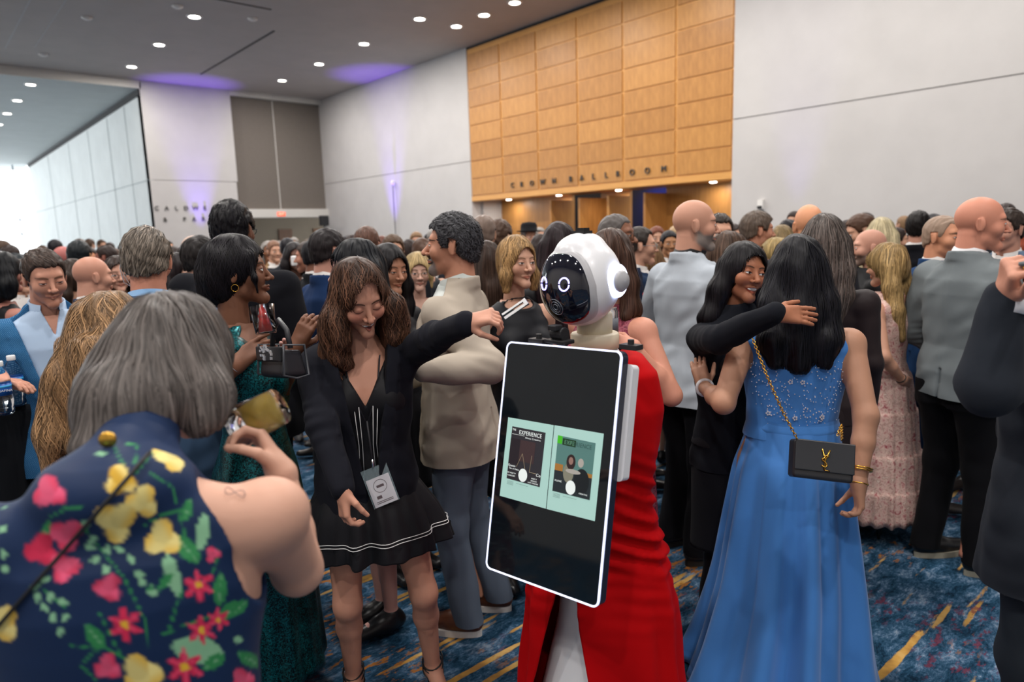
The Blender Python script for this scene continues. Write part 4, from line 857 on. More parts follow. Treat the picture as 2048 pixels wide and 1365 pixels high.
# ---- woman in the floral dress, back to the camera
A = Fig(378, 603, 1.17, 10, 'person with grey bob in navy floral sleeveless dress, back turned, drinking', 0, True, 1.22, (0, -.03), -32, 24, tone=srgb('c0917c'), neck=.17, sh=.205)
A.poseL(1, (.26, -.12, 1.14), (.16, -.3, 1.2)); A.pose(-1, (585, 1120, 1.12), (556, 900, 1.17), (-.55, .75, .15), (-.6, -.3, -.4), curl=(.75, .9, .6), thumb=.9, hs=1.0, up=.225, fo=.185)
A.body(chest=True, arms=(1, -1), face=dict(blush=.3))
def floral(V):
    "flat print of the dress: blossoms, leaves and stems laid out on the cloth of the back"
    n = len(V); col = np.tile(np.array(srgb('14284a')), (n, 1)); y = V[:, 1]; w = V@A.Rz.T*A.s+A.loc-np.array([0, 0, HC]); cc_ = w@ROT; X = CX+FPX*cc_[:, 0]/-cc_[:, 2]; z = CY-FPX*cc_[:, 1]/-cc_[:, 2]
    back = y > .0; sc = 1.
    def put(m, c): m = (np.clip(m, 0, 1)*back)[:, None]; nonlocal col; col = col*(1-m)+m*np.array(c)
    G1, G2, G3 = srgb('2f7d4a'), srgb('7fb08c'), srgb('1f5f3c'); YL, YD, RP, RD, PK = srgb('e9d98c'), srgb('d9ac35'), srgb('c92c50'), srgb('a01c3c'), srgb('e0587c')
    def ell(cx, cz, a, b, ang, e=.12): dx, dz = X-cx, z-cz; c, s_ = math.cos(ang), math.sin(ang); u, v = dx*c+dz*s_, -dx*s_+dz*c; return np.clip((1-np.sqrt((u/a)**2+(v/b)**2))/e, 0, 1), u/a, v/b
    def pt(px, py): return px, py
    def line(pts, w, c):
        for p, q in zip(pts[:-1], pts[1:]):
            (ax, az), (bx_, bz) = pt(*p), pt(*q); dx, dz = bx_-ax, bz-az; t = np.clip(((X-ax)*dx+(z-az)*dz)/(dx*dx+dz*dz), 0, 1); d = np.hypot(X-ax-t*dx, z-az-t*dz); put((w-d)/1.2, c)
    def leaf(px, py, ln, wd, ang, c=G1):
        cx, cz = pt(px, py); m, u, v = ell(cx, cz, ln*sc, wd*sc, -ang); w = 1-u*u; put(m*(np.abs(v) < w), c); put(.7*m*(np.abs(v) < .09)*w, G2)
    def bloom(px, py, r, c1, c2, ang=0.):
        cx, cz = pt(px, py); R_ = r*sc
        for k in range(3):
            a = ang+k*2.1; m, u, v = ell(cx+R_*.42*math.cos(a), cz+R_*.42*math.sin(a), R_*.72, R_*.62, a, .1); put(m, np.array(c1)*(1-.12*k)); put(.75*m*np.clip((u*.6+v)*1.2, 0, 1), c2)
    def star(px, py, r, c1=RP, c2=YD):
        cx, cz = pt(px, py); R_ = r*sc
        for k in range(6):
            a = .4+k*1.047; m, u, v = ell(cx+R_*.55*math.cos(a), cz+R_*.55*math.sin(a), R_*.5, R_*.22, a, .15); put(m*(np.abs(v) < 1-.6*np.clip(u, 0, 1)), c1); put(.5*m*(np.abs(v) < .25), PK)
        m, _, _ = ell(cx, cz, R_*.24, R_*.24, 0); put(m, c2)
    for l_ in ([(215, 870), (255, 945)], [(315, 895), (268, 950)], [(275, 870), (270, 935)], [(170, 1060), (250, 1160), (290, 1240), (305, 1340)], [(355, 1205), (335, 1270), (365, 1180)], [(300, 945), (345, 975), (372, 1080)], [(100, 1035), (130, 1018), (165, 1015)], [(360, 1020), (330, 1028), (290, 1050)], [(195, 1220), (225, 1280), (240, 1310)], [(140, 1293), (215, 1298), (280, 1335)], [(85, 1180), (130, 1215)], [(325, 1270), (400, 1240), (440, 1225)], [(440, 1100), (425, 1150)], [(190, 1360), (160, 1330), (195, 1300)]): line(l_, 2.4, G1)
    for a in ((375, 1100, 38, 19, -.9), (375, 1020, 24, 11, 1.3), (440, 1180, 36, 15, 1.5), (405, 1065, 42, 14, 1.45, G2), (345, 1150, 50, 15, -1.3, G2), (395, 1300, 55, 30, -.15, G2), (190, 1275, 32, 17, -.9), (428, 1325, 28, 14, .6), (460, 1222, 28, 16, .7), (330, 1165, 22, 9, .9), (270, 880, 22, 10, .4), (317, 880, 30, 8, 1.1, G2), (93, 1060, 22, 9, 1.3), (203, 908, 14, 5, 0, G2), (22, 960, 18, 7, 1.2), (300, 1180, 14, 6, 1.2), (480, 1215, 20, 12, .8), (500, 1320, 30, 14, -.5)): leaf(*a)
    for i, p in enumerate(((170, 1050), (185, 1080), (215, 1100), (238, 1098), (190, 1120), (212, 1140), (262, 1120), (278, 1150), (240, 1070), (285, 1165), (180, 1095), (70, 1175), (100, 1195), (88, 1215), (125, 1205), (130, 1235), (105, 1235), (5, 1010), (4, 1060), (6, 1110), (10, 1140), (305, 1185), (120, 1265), (3, 980), (475, 1280), (90, 1160), (75, 1195))): leaf(p[0], p[1], 11, 7, i*.9, G2)
    for a in ((343, 908, 34, YL, YD, 1.2), (240, 962, 30, YD, YL, .3), (285, 1003, 32, YL, YD, .9), (232, 1043, 40, YL, YD, 1.5), (325, 1078, 36, YL, YD, .5), (98, 985, 32, PK, RP, .4), (82, 1100, 32, RP, RD, .8), (133, 1070, 32, PK, RP, 1.4), (128, 1135, 30, PK, RP, 1.9), (217, 1176, 27, PK, RD, 1.), (215, 1335, 26, PK, RP, .6), (282, 1350, 40, YL, YD, 0.), (4, 1248, 34, YL, YD, 1.), (137, 866, 26, YL, RP, 0.), (35, 955, 18, YL, YD, 1.), (425, 1110, 14, PK, RP, 0.), (485, 1360, 22, PK, RP, 0.), (395, 910, 10, RP, RD, 0.)): bloom(*a)
    for a in ((250, 1250, 36), (397, 1172, 32), (403, 1262, 30), (437, 1240, 24), (488, 1112, 24), (370, 1335, 38)): star(*a)
    return col
def armhole(g):
    S = A.arm[-1]['S']; g.sub_([rc(S+(.035, 0, .12), S+(.012, .0, -.06), .075, .070), rc(S+(.01, 0, -.04), S+(-.03, 0, -.10), .072, .06)], .006); g.op(el((0, -.0, 1.455), (.10, .085, .055)), .03); g.op(el(A.arm[1]['S']+(0, .005, 0), (.075, .075, .075)), .03); nb_ = np.array([0, 0, 1.44]); tp = A.o+A.R@np.array([0, .026, -.055]); g.op(rc(nb_, nb_*.45+tp*.55, .068, .058), .03)
TPO = A.top(neck='high', m=M_SATIN, low=.8, strap=.02, colf=floral, h=.0042, nz=1.44, add=.007, wr=.002, arm_sub=(), extra=armhole, neckr=.05, ztop=1.62)
A.skirt([(.86, .2, .155, 0, .0), (.7, .215, .17, 0, 0), (.5, .23, .19, 0, 0)], srgb('14284a'), folds=9, amp=.05)
A.shoes(srgb('222222'), heel=.03)
A.hair('bob', srgb('5e5855'), locks=[([(x*.06, .01, .0), (x*.080, .015, -.05), (x*.090, .02, -.085)], (.045, .046, .032)) for x in (-1, 1)]+[([(x*.035, .055, -.0), (x*.045, .075, -.06), (x*.045, .085, -.115)], (.05, .046, .032)) for x in (-1, 1)]+[([(0, .07, .0), (0, .10, -.08), (0, .12, -.15)], (.055, .052, .036))], n=5200, st=dict(length=.15, width=.0032, var=.34, wave=.12, wfreq=30, lift=.004), face=(.05, .06, -.03))
tv = np.empty(len(TPO.data.vertices)*3, F32); TPO.data.vertices.foreach_get('co', tv); tv = tv.reshape(-1, 3)@A.Rz.T*A.s+A.loc; tc = (tv-[0, 0, HC])@ROT; tX, tZ = CX+FPX*tc[:, 0]/-tc[:, 2], CY-FPX*tc[:, 1]/-tc[:, 2]
def on_dress(px, py, lift=.004):
    k = np.where(np.hypot(tX-px, tZ-py) < 14)[0]
    if not len(k): return P(px, py, 1.02)
    k = k[np.argmin(-tc[k, 2])]; return P(px, py, -tc[k, 2]-lift)
bp = A.loc_(on_dress(215, 880)); MB().lathe([(.0001, -.003), (.010, -.002), (.012, 0), (.0001, .003)], 18, np.block([[rotm(0, math.pi/2, 0), bp[:, None]], [np.zeros((1, 3)), 1]])).build('button', M_GOLD, A.root, True)
sp_ = [(300+(60-300)*t, 905+(1180-905)*t) for t in np.linspace(0, 1.3, 22)]
st = MB().tube([on_dress(*p) for p in sp_], .0028, 6).build('bag_strap', M_PLAIN, None, True, (.01, .01, .012)); tag(st, 'thin black bag strap running diagonally across the floral dress', 'strap')
def tumbler(name, c, ax, r, h, fill, label, fcol, rimc=(.9, .9, .95), lvl=.55):
    o = empty(name, c, 0, 1, label, 'cup'); ax = _n(ax); u = _n(np.cross(ax, (.3, .2, 1))); w = np.cross(ax, u); M4 = np.stack([u, w, ax], 1)
    MB().lathe([(r*.8, 0), (r*.82, .002), (r, h), (r-.0015, h), (r*.8-.0015, .004), (.0001, .004)], 32, M4).build('wall', M_GLASS, o, True)
    MB().lathe([(.0001, .005), (r*.8-.002, .005), (r*(.8+.2*lvl)-.002, h*lvl), (.0001, h*lvl)], 32, M4).build('drink', mat(name+' '+fill, fcol, .15, trans=.35, ior=1.33), o, True); return o
tumbler('plastic_tumbler', P(560, 812, 1.19), cv(-.78, -.40, .05), .040, .085, 'pale yellow drink', 'tilted clear tumbler of pale yellow drink at the mouth of the grey bob', srgb('c2a650'), lvl=.62)
bv = np.empty(len(A.bodyo.data.vertices)*3, F32); A.bodyo.data.vertices.foreach_get('co', bv); bw = bv.reshape(-1, 3)@A.Rz.T*A.s+A.loc; bc = (bw-[0, 0, HC])@ROT; bX, bZ = CX+FPX*bc[:, 0]/-bc[:, 2], CY-FPX*bc[:, 1]/-bc[:, 2]
def on_skin(px, py):
    h_ = np.hypot(bX-px, bZ-py); k = np.where(h_ < 12)[0]; k = k[np.argmin(-bc[k, 2])] if len(k) else int(np.argmin(h_)); return A.loc_(P(px, py, -bc[k, 2]+.0005))
MB().tube([on_skin(470+20*math.sin(t), 985+7*math.sin(2*t)+4*math.sin(t)) for t in np.linspace(0, 6.28, 30, endpoint=False)], .0007, 4, True).build('tattoo', M_PLAIN, A.root, True, (.25, .17, .16))
# ---- young woman in the black blazer
G = Fig(716, 531, 2.08, 176, 'person smiling down in open black blazer and short black dress with white piping', 0, True, 1.0, (.0, -.015), 16, 27, -8, tone=srgb('b5806a'), neck=.015)
G.pose(-1, (652, 900, 2.02), (702, 1025, 1.93), (.1, -1, -.1), (.8, 0, .5), curl=(.5, .75, .6), thumb=.8)
G.pose(1, (905, 655, 1.98), (992, 617, 1.76), (.75, .18, -.2), (.1, -.6, .5), curl=(.7, .9, .6), thumb=.9)
LG = {-1: ((-.09, .0, .9), (-.105, -.07, .5), (-.10, .05, .13), (-.10, -.11, .03)), 1: ((.10, .0, .9), (.165, -.10, .51), (.20, .01, .13), (.23, -.15, .03))}
G.body(chest=True, arms=(1, -1), legs=True, legpose=LG, lid=1., smile=1.1, opn=.006, face=dict(blush=.55, brow=srgb('2e1e16'), lip=(.95, .5, .5)))
G.top(srgb('17171b'), neck='v', nz=1.24, low=.92, add=.006)
o = G.skirt([(.97, .155, .125, 0, -.005), (.93, .175, .145, 0, -.005), (.84, .225, .18, .01, -.01), (.74, .255, .205, .02, -.01), (.70, .262, .21, .02, -.01)], srgb('17171b'), folds=11, amp=.14, name='skirt')
def piping(z, rx, ry, cx, amp, y0=-.01):
    a = np.linspace(0, 2*math.pi, 140, endpoint=False); r_ = RN(0); ph = r_.rand(6)*6.28; f1 = np.sin(11*a+1.2*np.sin(2*a+ph[0])+ph[1])+.5*np.sin(18*a+ph[2]+np.sin(3*a))+.35*np.sin(6*a+ph[3]); k = 1+amp*f1*.5+.012
    return np.stack([cx+rx*k*np.cos(a), y0+ry*k*np.sin(a), np.full(140, z)], 1)
mb = MB(); mb.tube(piping(.775, .250, .201, .016, .105), .0016, 4, True); mb.tube(piping(.764, .252, .203, .016, .108), .0016, 4, True); mb.tube(piping(.965, .158, .128, 0, .01, -.005), .0016, 4, True)
for x in (-.03, -.018, .018, .03, .06, .07): mb.tube([(x*1.1, -.135, .975), (x, -.122, 1.1), (x*1.3, -.150, 1.24)], .0013, 4)
mb.build('piping', M_PLAIN, G.root, True, (.7, .7, .7))
G.jacket(srgb('1a1b22'), zv=.93, vw=.15, opn=.012, hem=.86, tab=grow(JACKET, .92, 1.16), wr=.005, vent=False, sleeve=.93)
G.hair('long', srgb('46332a'), partx=.008, fexp=.25, vs=.75, locks=curls(14, .088, -.03, -.04, -.30, .03, .026, .014, 4, 2.6)+[([(x*.058, .0, .03), (x*.085, -.005, -.06), (x*.105, -.03, -.16), (x*.10, -.07, -.25), (x*.085, -.09, -.31)], (.036, .036, .034, .026, .012)) for x in (-1, 1)]+[([(0, .06, .0), (0, .085, -.12), (0, .09, -.24)], (.062, .07, .05))], n=4200, st=dict(length=.17, width=.0026, wave=.9, wfreq=75, tip=(2.3, 1.9, 1.5), var=.55, lift=.005), face=(.060, .100, .012), wr=.003, wf=70, stretch=(1, 1, .6))
G.ring(-1, .93, .031, .0022); G.ring(1, .95, .03, .002, M_PLAIN, color=srgb('6a9a5a')); G.ring(1, .99, .029, .0018); G.earring(m=M_SILVER)
mb = MB(); hd = G.arm[-1]; 
for i in (-1, 1):
    an = np.array(LG[i][2]); toe = np.array(LG[i][3]); f = _n((toe-an)*(1, 1, 0)); 
    so = empty('x', (0, 0, 0)); bpy.data.objects.remove(so); sh = MB()
    sh.tube([an+f*(-.045)+(0, 0, -.05), an+f*(-.05)+(0, 0, -.125)], (.012, .005), 8); top_ = [an+f*(-.05)+(0, 0, -.05), an+(0, 0, -.065), an*.5+toe*.5+(0, 0, -.052), toe*.9+an*.1+(0, 0, -.022), toe+f*.03+(0, 0, -.02)]
    sh.tube(top_, (.016, .016, .02, .024, .014), 8)
    for zz, t_ in ((.02, 0.), (.035, .4), (-.01, -.3)):
        sh.tube([an+np.array([.039*math.cos(q), .039*math.sin(q), zz+.02*math.sin(q+t_)]) for q in np.linspace(0, 6.28, 18, endpoint=False)], .0035, 5, True)
    sh.tube([an+(.03, -.02, .01), an*.6+toe*.4+(0, -.01, .012), an*.4+toe*.6+(-.03, 0, -.012)], .003, 5); sh.tube([an+(-.03, -.02, .01), an*.55+toe*.45+(0, -.01, .01), an*.4+toe*.6+(.03, 0, -.012)], .003, 5)
    sh.build('strappy_sandal', M_LEATHER, G.root, True, (.012, .012, .014))
a = G.arm[1]; cd = empty('silver_card', P(1040, 617, 1.64), 0, 1, 'silver clip held in the outstretched hand beside the robot head', 'clip')
Mc = np.stack([_n(cv(.75, .5, -.2)), _n(cv(-.4, .6, .5)), _n(np.cross(_n(cv(.75, .5, -.2)), _n(cv(-.4, .6, .5))))], 1); mb = MB(); mb.box((-.045, -.004, -.002), (.02, .004, .002), Mc); mb.box((-.045, .010, -.002), (.02, .016, .002), Mc); mb.box((.015, -.004, -.003), (.024, .016, .003), Mc); mb.build('clip_body', M_SILVER, cd)
# lanyard and badge
Lw = [G.world(p) for p in ((-.062, -.085, 1.40), (-.045, -.125, 1.30), (-.005, -.15, 1.19))]; Rw_ = [G.world(p) for p in ((.062, -.085, 1.40), (.045, -.125, 1.30), (.005, -.15, 1.19))]; dn = [G.world(p) for p in ((0, -.15, 1.19), (.006, -.155, 1.1), (.01, -.16, 1.03))]
bd = empty('name_badge', dn[-1], 0, 1, 'white paper badge in a clear holder on a black lanyard', 'badge'); off = np.array(dn[-1])
MB().tube([p-off for p in Lw], .0028, 5).tube([p-off for p in Rw_], .0028, 5).tube([p-off for p in dn], .0035, 5).build('lanyard', M_PLAIN, bd, True, (.02, .02, .025)); MB().tube([dn[1]*(1-t)+dn[2]*t-off for t in (.6, 1)], (.005, .004), 8).build('clasp', M_SILVER, bd, True)
Rb = G.Rz@rotm(-.05, -.12, -.28)@np.array([[1, 0, 0], [0, 0, -1], [0, 1, 0.]])
MB().box((-.043, -.13, -.002), (.043, .0, -.0015), Rb).build('holder', mat('clear sleeve', (.6, .75, .8), .1, trans=.8, ior=1.2), bd); MB().box((-.038, -.128, -.0012), (.038, -.034, .0008), Rb).build('paper', mat('badge paper', (.62, .62, .66), .6), bd)
mb = MB(); ink = mat('badge ink', (.12, .09, .1), .6)
mb.tube([Rb@np.array([.021*math.cos(q), -.064+.021*math.sin(q), .0012]) for q in np.linspace(0, 6.28, 28, endpoint=False)], .0007, 4, True).box((-.012, -.068, .0006), (.012, -.060, .0014), Rb).box((-.022, -.104, .0006), (-.006, -.094, .0014), Rb).box((-.028, -.119, .0006), (.026, -.117, .0014), Rb).box((-.028, -.114, .0006), (.026, -.112, .0014), Rb); mb.build('printing', ink, bd)
# ---- man in the beige blazer
I_ = Fig(902, 430, 2.72, -72, 'person with curly dark grey hair and goatee in beige blazer and grey trousers', 0, False, 1.06, (0, 0), 12, -2, tone=srgb('b07a62'))
I_.pose(1, (992, 745, 2.5), (850, 742, 2.42), (-.9, .15, .1), (-.2, -.9, 0), curl=(.5, .6, .4)); I_.poseL(-1, (-.24, -.1, 1.14), (-.12, -.28, 1.05), (.6, -.6, 0), (0, .5, -.6))
LI = {1: ((.09, .01, .93), (.09, -.03, .5), (.07, .02, .085), (.06, -.16, .03)), -1: ((-.09, .01, .93), (-.12, -.0, .5), (-.14, .10, .085), (-.15, -.08, .03))}
suit(I_, srgb('a99f92'), srgb('b9bfbc'), trousers=srgb('5d6878'), shoe=srgb('5c3524'), sole=(.62, .6, .58), lp=LI, zv=1.05, opn=.02, wr=.0045, hem=.80, face=dict(beard=srgb('5d5856'), goatee=1, stub=(.8, .78, .78), brow=srgb('2a2422')), nose=1.35)
I_.hair('short', srgb('3c3c40'), thick=.015, front=.07, side=-.012, back=-.07, wr=.0018, recede=.2, st=dict(n=5200, length=.020, width=.0032, var=.5, wave=1.6, wfreq=300, lift=.006))
# ---- man in blue check blazer at the table
Cc = Fig(84, 502, 2.85, 172, 'person in blue check blazer and pale blue open shirt looking down', 0, False, 1.04, (0, 0), 6, 15, -3, tone=srgb('b9826c'))
Cc.pose(-1, (-60, 740, 2.8), (32, 752, 2.66), (.95, -.05, 0), (0, -1, 0), curl=(.25, .35, .3), thumb=.4)
Cc.body(face=dict(brow=srgb('6a4a38'), stub=(.85, .75, .7)), lid=.62, lipf=.8); Cc.jacket(srgb('1c5583'), zv=1.0, vw=.22, opn=.04, m=M_CHECK); Cc.shirt(srgb('a6bcd6'), open_=True); Cc.collar(srgb('a6bcd6'), gap=.5, pt=.035, tall=1.15); Cc.trousers(CHAR); Cc.shoes(BLACK)
Cc.hair('short', srgb('4c403a'), thick=.010, front=.070, recede=.45, side=-.01, st=dict(length=.03, combl=(-.3, .2, .3)))
# ---- wavy haired woman behind the table
B = Fig(226, 588, 1.95, 62, 'person with long wavy light brown hair and black top, mostly hidden by grey bob', 0, True, 1.0, (0, 0), -12, 8, tone=srgb('c08f78'))
B.body(chest=True, arms=(1, -1)); B.top(srgb('141417'), neck='round', low=.9, sleeves=1); B.trousers(BLACK); B.shoes(BLACK)
B.hair('long', srgb('8a6b4c'), locks=curls(16, .09, .07, -.05, -.46, .03, .03, .016, 7, 3.5)+[([(x*.055, .02, .02), (x*.085, .05, -.10), (x*.10, .075, -.22), (x*.10, .09, -.34), (x*.08, .10, -.46)], (.045, .05, .052, .046, .02)) for x in (-1, 1)]+[([(0, .07, 0), (0, .12, -.15), (0, .15, -.32), (0, .15, -.46)], (.06, .06, .055, .025))], n=5200, st=dict(length=.22, width=.0034, wave=.8, wfreq=50, var=.42), wr=.005, wf=60)
# ---- woman in teal sequins
E_ = Fig(468, 474, 2.32, 104, 'person with black hair pinned up in teal sequin dress, profile, holding red drink', 0, True, 1.02, (0, 0), 6, -2, tone=srgb('6f4836'))
E_.pose(-1, (436, 745, 2.18), (510, 690, 2.08), (.72, .62, .1), (.1, -.3, .8), fing=[(.25, .25, .2), (.45, .4, .3), (.4, .5, .3), (.2, .35, .2)], thumb=.4); E_.pose(1, (560, 800, 2.42), (600, 675, 2.3), (.45, .85, -.1), (.2, .3, .9), curl=(.35, .6, .4), thumb=.7)
E_.body(chest=True, arms=(1, -1), lipf=1.2, nose=.9, face=dict(brow=(.02, .015, .012), lip=(.75, .45, .45), iris=(.03, .015, .01)))
E_.top(m=M_TEAL, neck='v', nz=1.2, low=.9, add=.008, sleeves=1); E_.skirt([(1.02, .145, .115, 0, 0), (.9, .19, .15, 0, .01), (.6, .2, .17, 0, .0), (.3, .21, .18, 0, 0), (.14, .22, .19, 0, 0)], m=M_TEAL, folds=8, amp=.07); E_.shoes(BLACK, heel=.07)
E_.hair('up', srgb('17151a'), locks=[([(0, .05, .03), (0, .085, .0)], (.07, .064)), ([(0, .07, -.02), (0, .105, -.06)], (.055, .045)), ([(-.06, -.055, .06), (-.078, -.06, -.02), (-.07, -.062, -.07)], (.010, .007, .005)), ([(.06, -.055, .06), (.078, -.06, -.02)], (.010, .005))], st=dict(n=2600, length=.09, width=.0025, wave=.5, wfreq=60, var=.4), face=(.058, .066, .0), wr=.004, wf=70, facez=-.3)
E_.earring(hoop=.012); MB().tube([E_.world((x, y, z)) for x, y, z in ()] or [(0, -.075, 1.43), (0, -.088, 1.405)], .002, 5).build('pendant', M_SILVER, E_.root, True); E_.ring(-1, .97, .028, .0018, M_SILVER)
tumbler('plastic_cup', P(533, 668, 2.02), cv(-.18, 1, .0), .036, .085, 'red drink', 'short clear cup of red drink held by the teal sequin dress wearer', srgb('b02420'), lvl=.6)
def handbag(c, Rm, label, w=.10, h=.13, dpt=.07):
    o = empty('handbag', c, 0, 1, label, 'handbag'); g = Grid((-w, -dpt, -h-.02), (w, dpt, .02), .004)
    g.op(bx((0, 0, -h*.5), (w*.85, dpt*.75, h*.5), .02)); X, Y, Z = g.xyz((slice(None),)*3); g.D += (np.clip((Z+h)/h, 0, 1)*.018).astype(F32)
    V, Fq = g.mesh(); mk('bag_body', V@Rm.T, Fq, M_LEATHER, o, color=(.02, .02, .024)); f = MB().box((-w*.78, -dpt*.80, -h*.5), (w*.78, -dpt*.5, -.005), Rm).build('flap', M_LEATHER, o, False, (.018, .018, .02)); bev(f, .004)
    e = MB()
    for i in (-1, 1): e.tube([Rm@np.array(p) for p in ((i*w*.83, -dpt*.55, 0), (i*w*.84, dpt*.55, 0), (i*w*.86, dpt*.7, -h*.9), (i*w*.86, 0, -h), (i*w*.86, -dpt*.7, -h*.9))], .004, 6, True)
    e.build('edge_piping', M_LEATHER, o, True, (.07, .075, .085)); MB().tube([Rm@np.array(p) for p in ((-w*.6, 0, -.01), (-w*.45, 0, .045), (0, 0, .075), (w*.45, 0, .045), (w*.6, 0, -.01))], .008, 8).build('handle', M_LEATHER, o, True, (.035, .037, .043))
    r = RN(3); cr = MB()
    for q in range(26): a_, b_ = r.rand()*6.28, .027*math.sqrt(r.rand()); p = np.array([b_*math.cos(a_)*1.3, -dpt*.82, -h*.25+b_*math.sin(a_)]); cr.box(p-.0035, p+.0035, Rm)
    cr.build('crystals', mat('crystal', (.9, .9, .92), .05, .6), o); return o
Rh = np.stack([_n(cv(.75, 0, -.65)), _n(cv(.65, 0, .75)), np.array([0, 0, 1.])], 1)
handbag(P(562, 690, 2.04), Rh, 'black leather handbag with crystal clasp dangling from the red drink hand', .085, .10, .06)
# ---- robot with screen
RP = P(1188, 560, 1.90); FW = P(1172, 560, 1.)-P(1172, 560, 0); FW[2] = 0; FW = _n(FW); ang = math.radians(139); Ff = np.array([FW[0]*math.cos(ang)-FW[1]*math.sin(ang), FW[0]*math.sin(ang)+FW[1]*math.cos(ang)])
rrz = math.atan2(Ff[0], -Ff[1]); rob = empty('robot', (RP[0], RP[1], 0), rrz, 1, 'white robot with round black face, glowing eyes and screen, wearing a red dress', 'robot')
M_SHELL = mat('white shell', (.72, .73, .76), .28, coat=.3); M_VISOR = mat('black visor', (.004, .005, .012), .06, coat=1.); M_RIM = mat('grey rim', (.42, .42, .44), .35); M_LED = mat('white blue led', (1, 1, 1), emit=(.55, .65, 1), es=9); M_EYE = mat('eye light', (.4, .4, 1), emit=(.36, .33, 1), es=4)
hz = RP[2]; ctr_ = np.array([0, -.045, hz]); Rr = rotm(0, .10, 0); TR_ = lambda p: ctr_+Rr@np.array(p, float)
g = Grid(ctr_-.15, ctr_+.15, .0035); g.op(el(TR_((0, .0, .004)), (.103, .112, .116), Rr)).op(el(TR_((0, -.03, -.02)), (.096, .08, .095), Rr), .03).op(el(TR_((0, .0, .095)), (.05, .075, .036), Rr), .02); V, Fq = g.mesh(); mk('head_shell', V, Fq, M_SHELL, rob)
def visor(gr, yc, inset, out):
    g = Grid(ctr_-.16, ctr_+.16, .0032); g.op(el(TR_((0, .0, .004)), (.103+out, .112+out, .116+out), Rr)).op(el(TR_((0, -.03, -.02)), (.096+out, .08+out, .095+out), Rr), .03)
    X, Y, Z = g.xyz((slice(None),)*3); q = [Rr[0, i]*X+Rr[1, i]*(Y+.045)+Rr[2, i]*(Z-hz) for i in range(3)]
    sh = ((np.abs(q[0])/(.088-inset-.18*np.clip(q[2], 0, .1)))**2.6+(np.abs(q[2]+.006)/(.094-inset))**2.6)**(1/2.6); g.D = np.maximum(g.D, np.maximum((sh-1)*.08, q[1]+yc).astype(F32)); return g.mesh()
V, Fq = visor(0, .02, -.008, .003); mk('face_rim', V, Fq, M_RIM, rob); V, Fq = visor(0, .03, .0, .006); mk('face_visor', V, Fq, M_VISOR, rob)
GV = Grid(ctr_-.16, ctr_+.16, .005); GV.op(el(TR_((0, .0, .004)), (.109, .118, .122), Rr)).op(el(TR_((0, -.03, -.02)), (.102, .086, .101), Rr), .03)
def onface(x, z, o=.001):
    ps = np.array([TR_((x, y, z)) for y in np.linspace(-.15, -.03, 240)]); k = int(np.argmax(GV.at(ps) < 0)); return ps[k]-Rr@np.array([0, o, 0])
for sx in (-1, 1):
    mb = MB()
    for a0 in (.12, math.pi+.12): mb.tube([onface(sx*.036+.0135*math.cos(t), .012+.0165*math.sin(t)) for t in np.linspace(a0, a0+math.pi-.24, 14)], .0021, 6)
    mb.build('eye', M_EYE, rob, True)
    c = TR_((sx*.100, .02, 0)); Mx = np.eye(4); Mx[:3, :3] = Rr@np.array([[0, 0, sx], [0, 1, 0], [-sx, 0, 0.]]); Mx[:3, 3] = c
    e = MB().lathe([(.022, -.002), (.042, -.002), (.045, .003), (.040, .007), (.022, .006)], 36, Mx).build('ear_light', M_LED, rob, True); MB().lathe([(.029, .004), (.030, .016), (.024, .024), (.0001, .027)], 32, Mx).build('ear_cap', M_RIM, e, True)
mb = MB(); cl = 0
for r_ in (.022, .015, .008): mb.tube([onface(r_*math.cos(t), -.05+r_*math.sin(t)) for t in np.linspace(0, 6.28, 24, endpoint=False)], .0014, 6, True)
mb.build('camera_lens', mat('lens grey', (.22, .24, .28), .2, .7), rob, True)
hd_ = MB().box((-.022, -.02, .128), (.022, .015, .142)).box((-.012, -.012, .142), (.016, .01, .15)).build('head_clip', M_PLAIN, rob, False, (.015, .015, .016)); hd_.location = (0, -.045, hz-.006)
M_CREAM = mat('cream plastic', srgb('c9bda4'), .45)
MB().lathe([(.048, hz-.150), (.050, hz-.148), (.050, hz-.095), (.046, hz-.090)], 40).build('neck', M_CREAM, rob, True); MB().lathe([(.066, hz-.192), (.068, hz-.190), (.068, hz-.152), (.064, hz-.148), (.0001, hz-.148)], 40).build('neck_base', M_CREAM, rob, True)
bz = hz-.19
MB().lathe([(.24, 0), (.25, .02), (.25, .1), (.21, .16), (.12, .55), (.085, .9), (.10, bz-.05), (.06, bz)], 40).build('column', M_SHELL, rob, True)
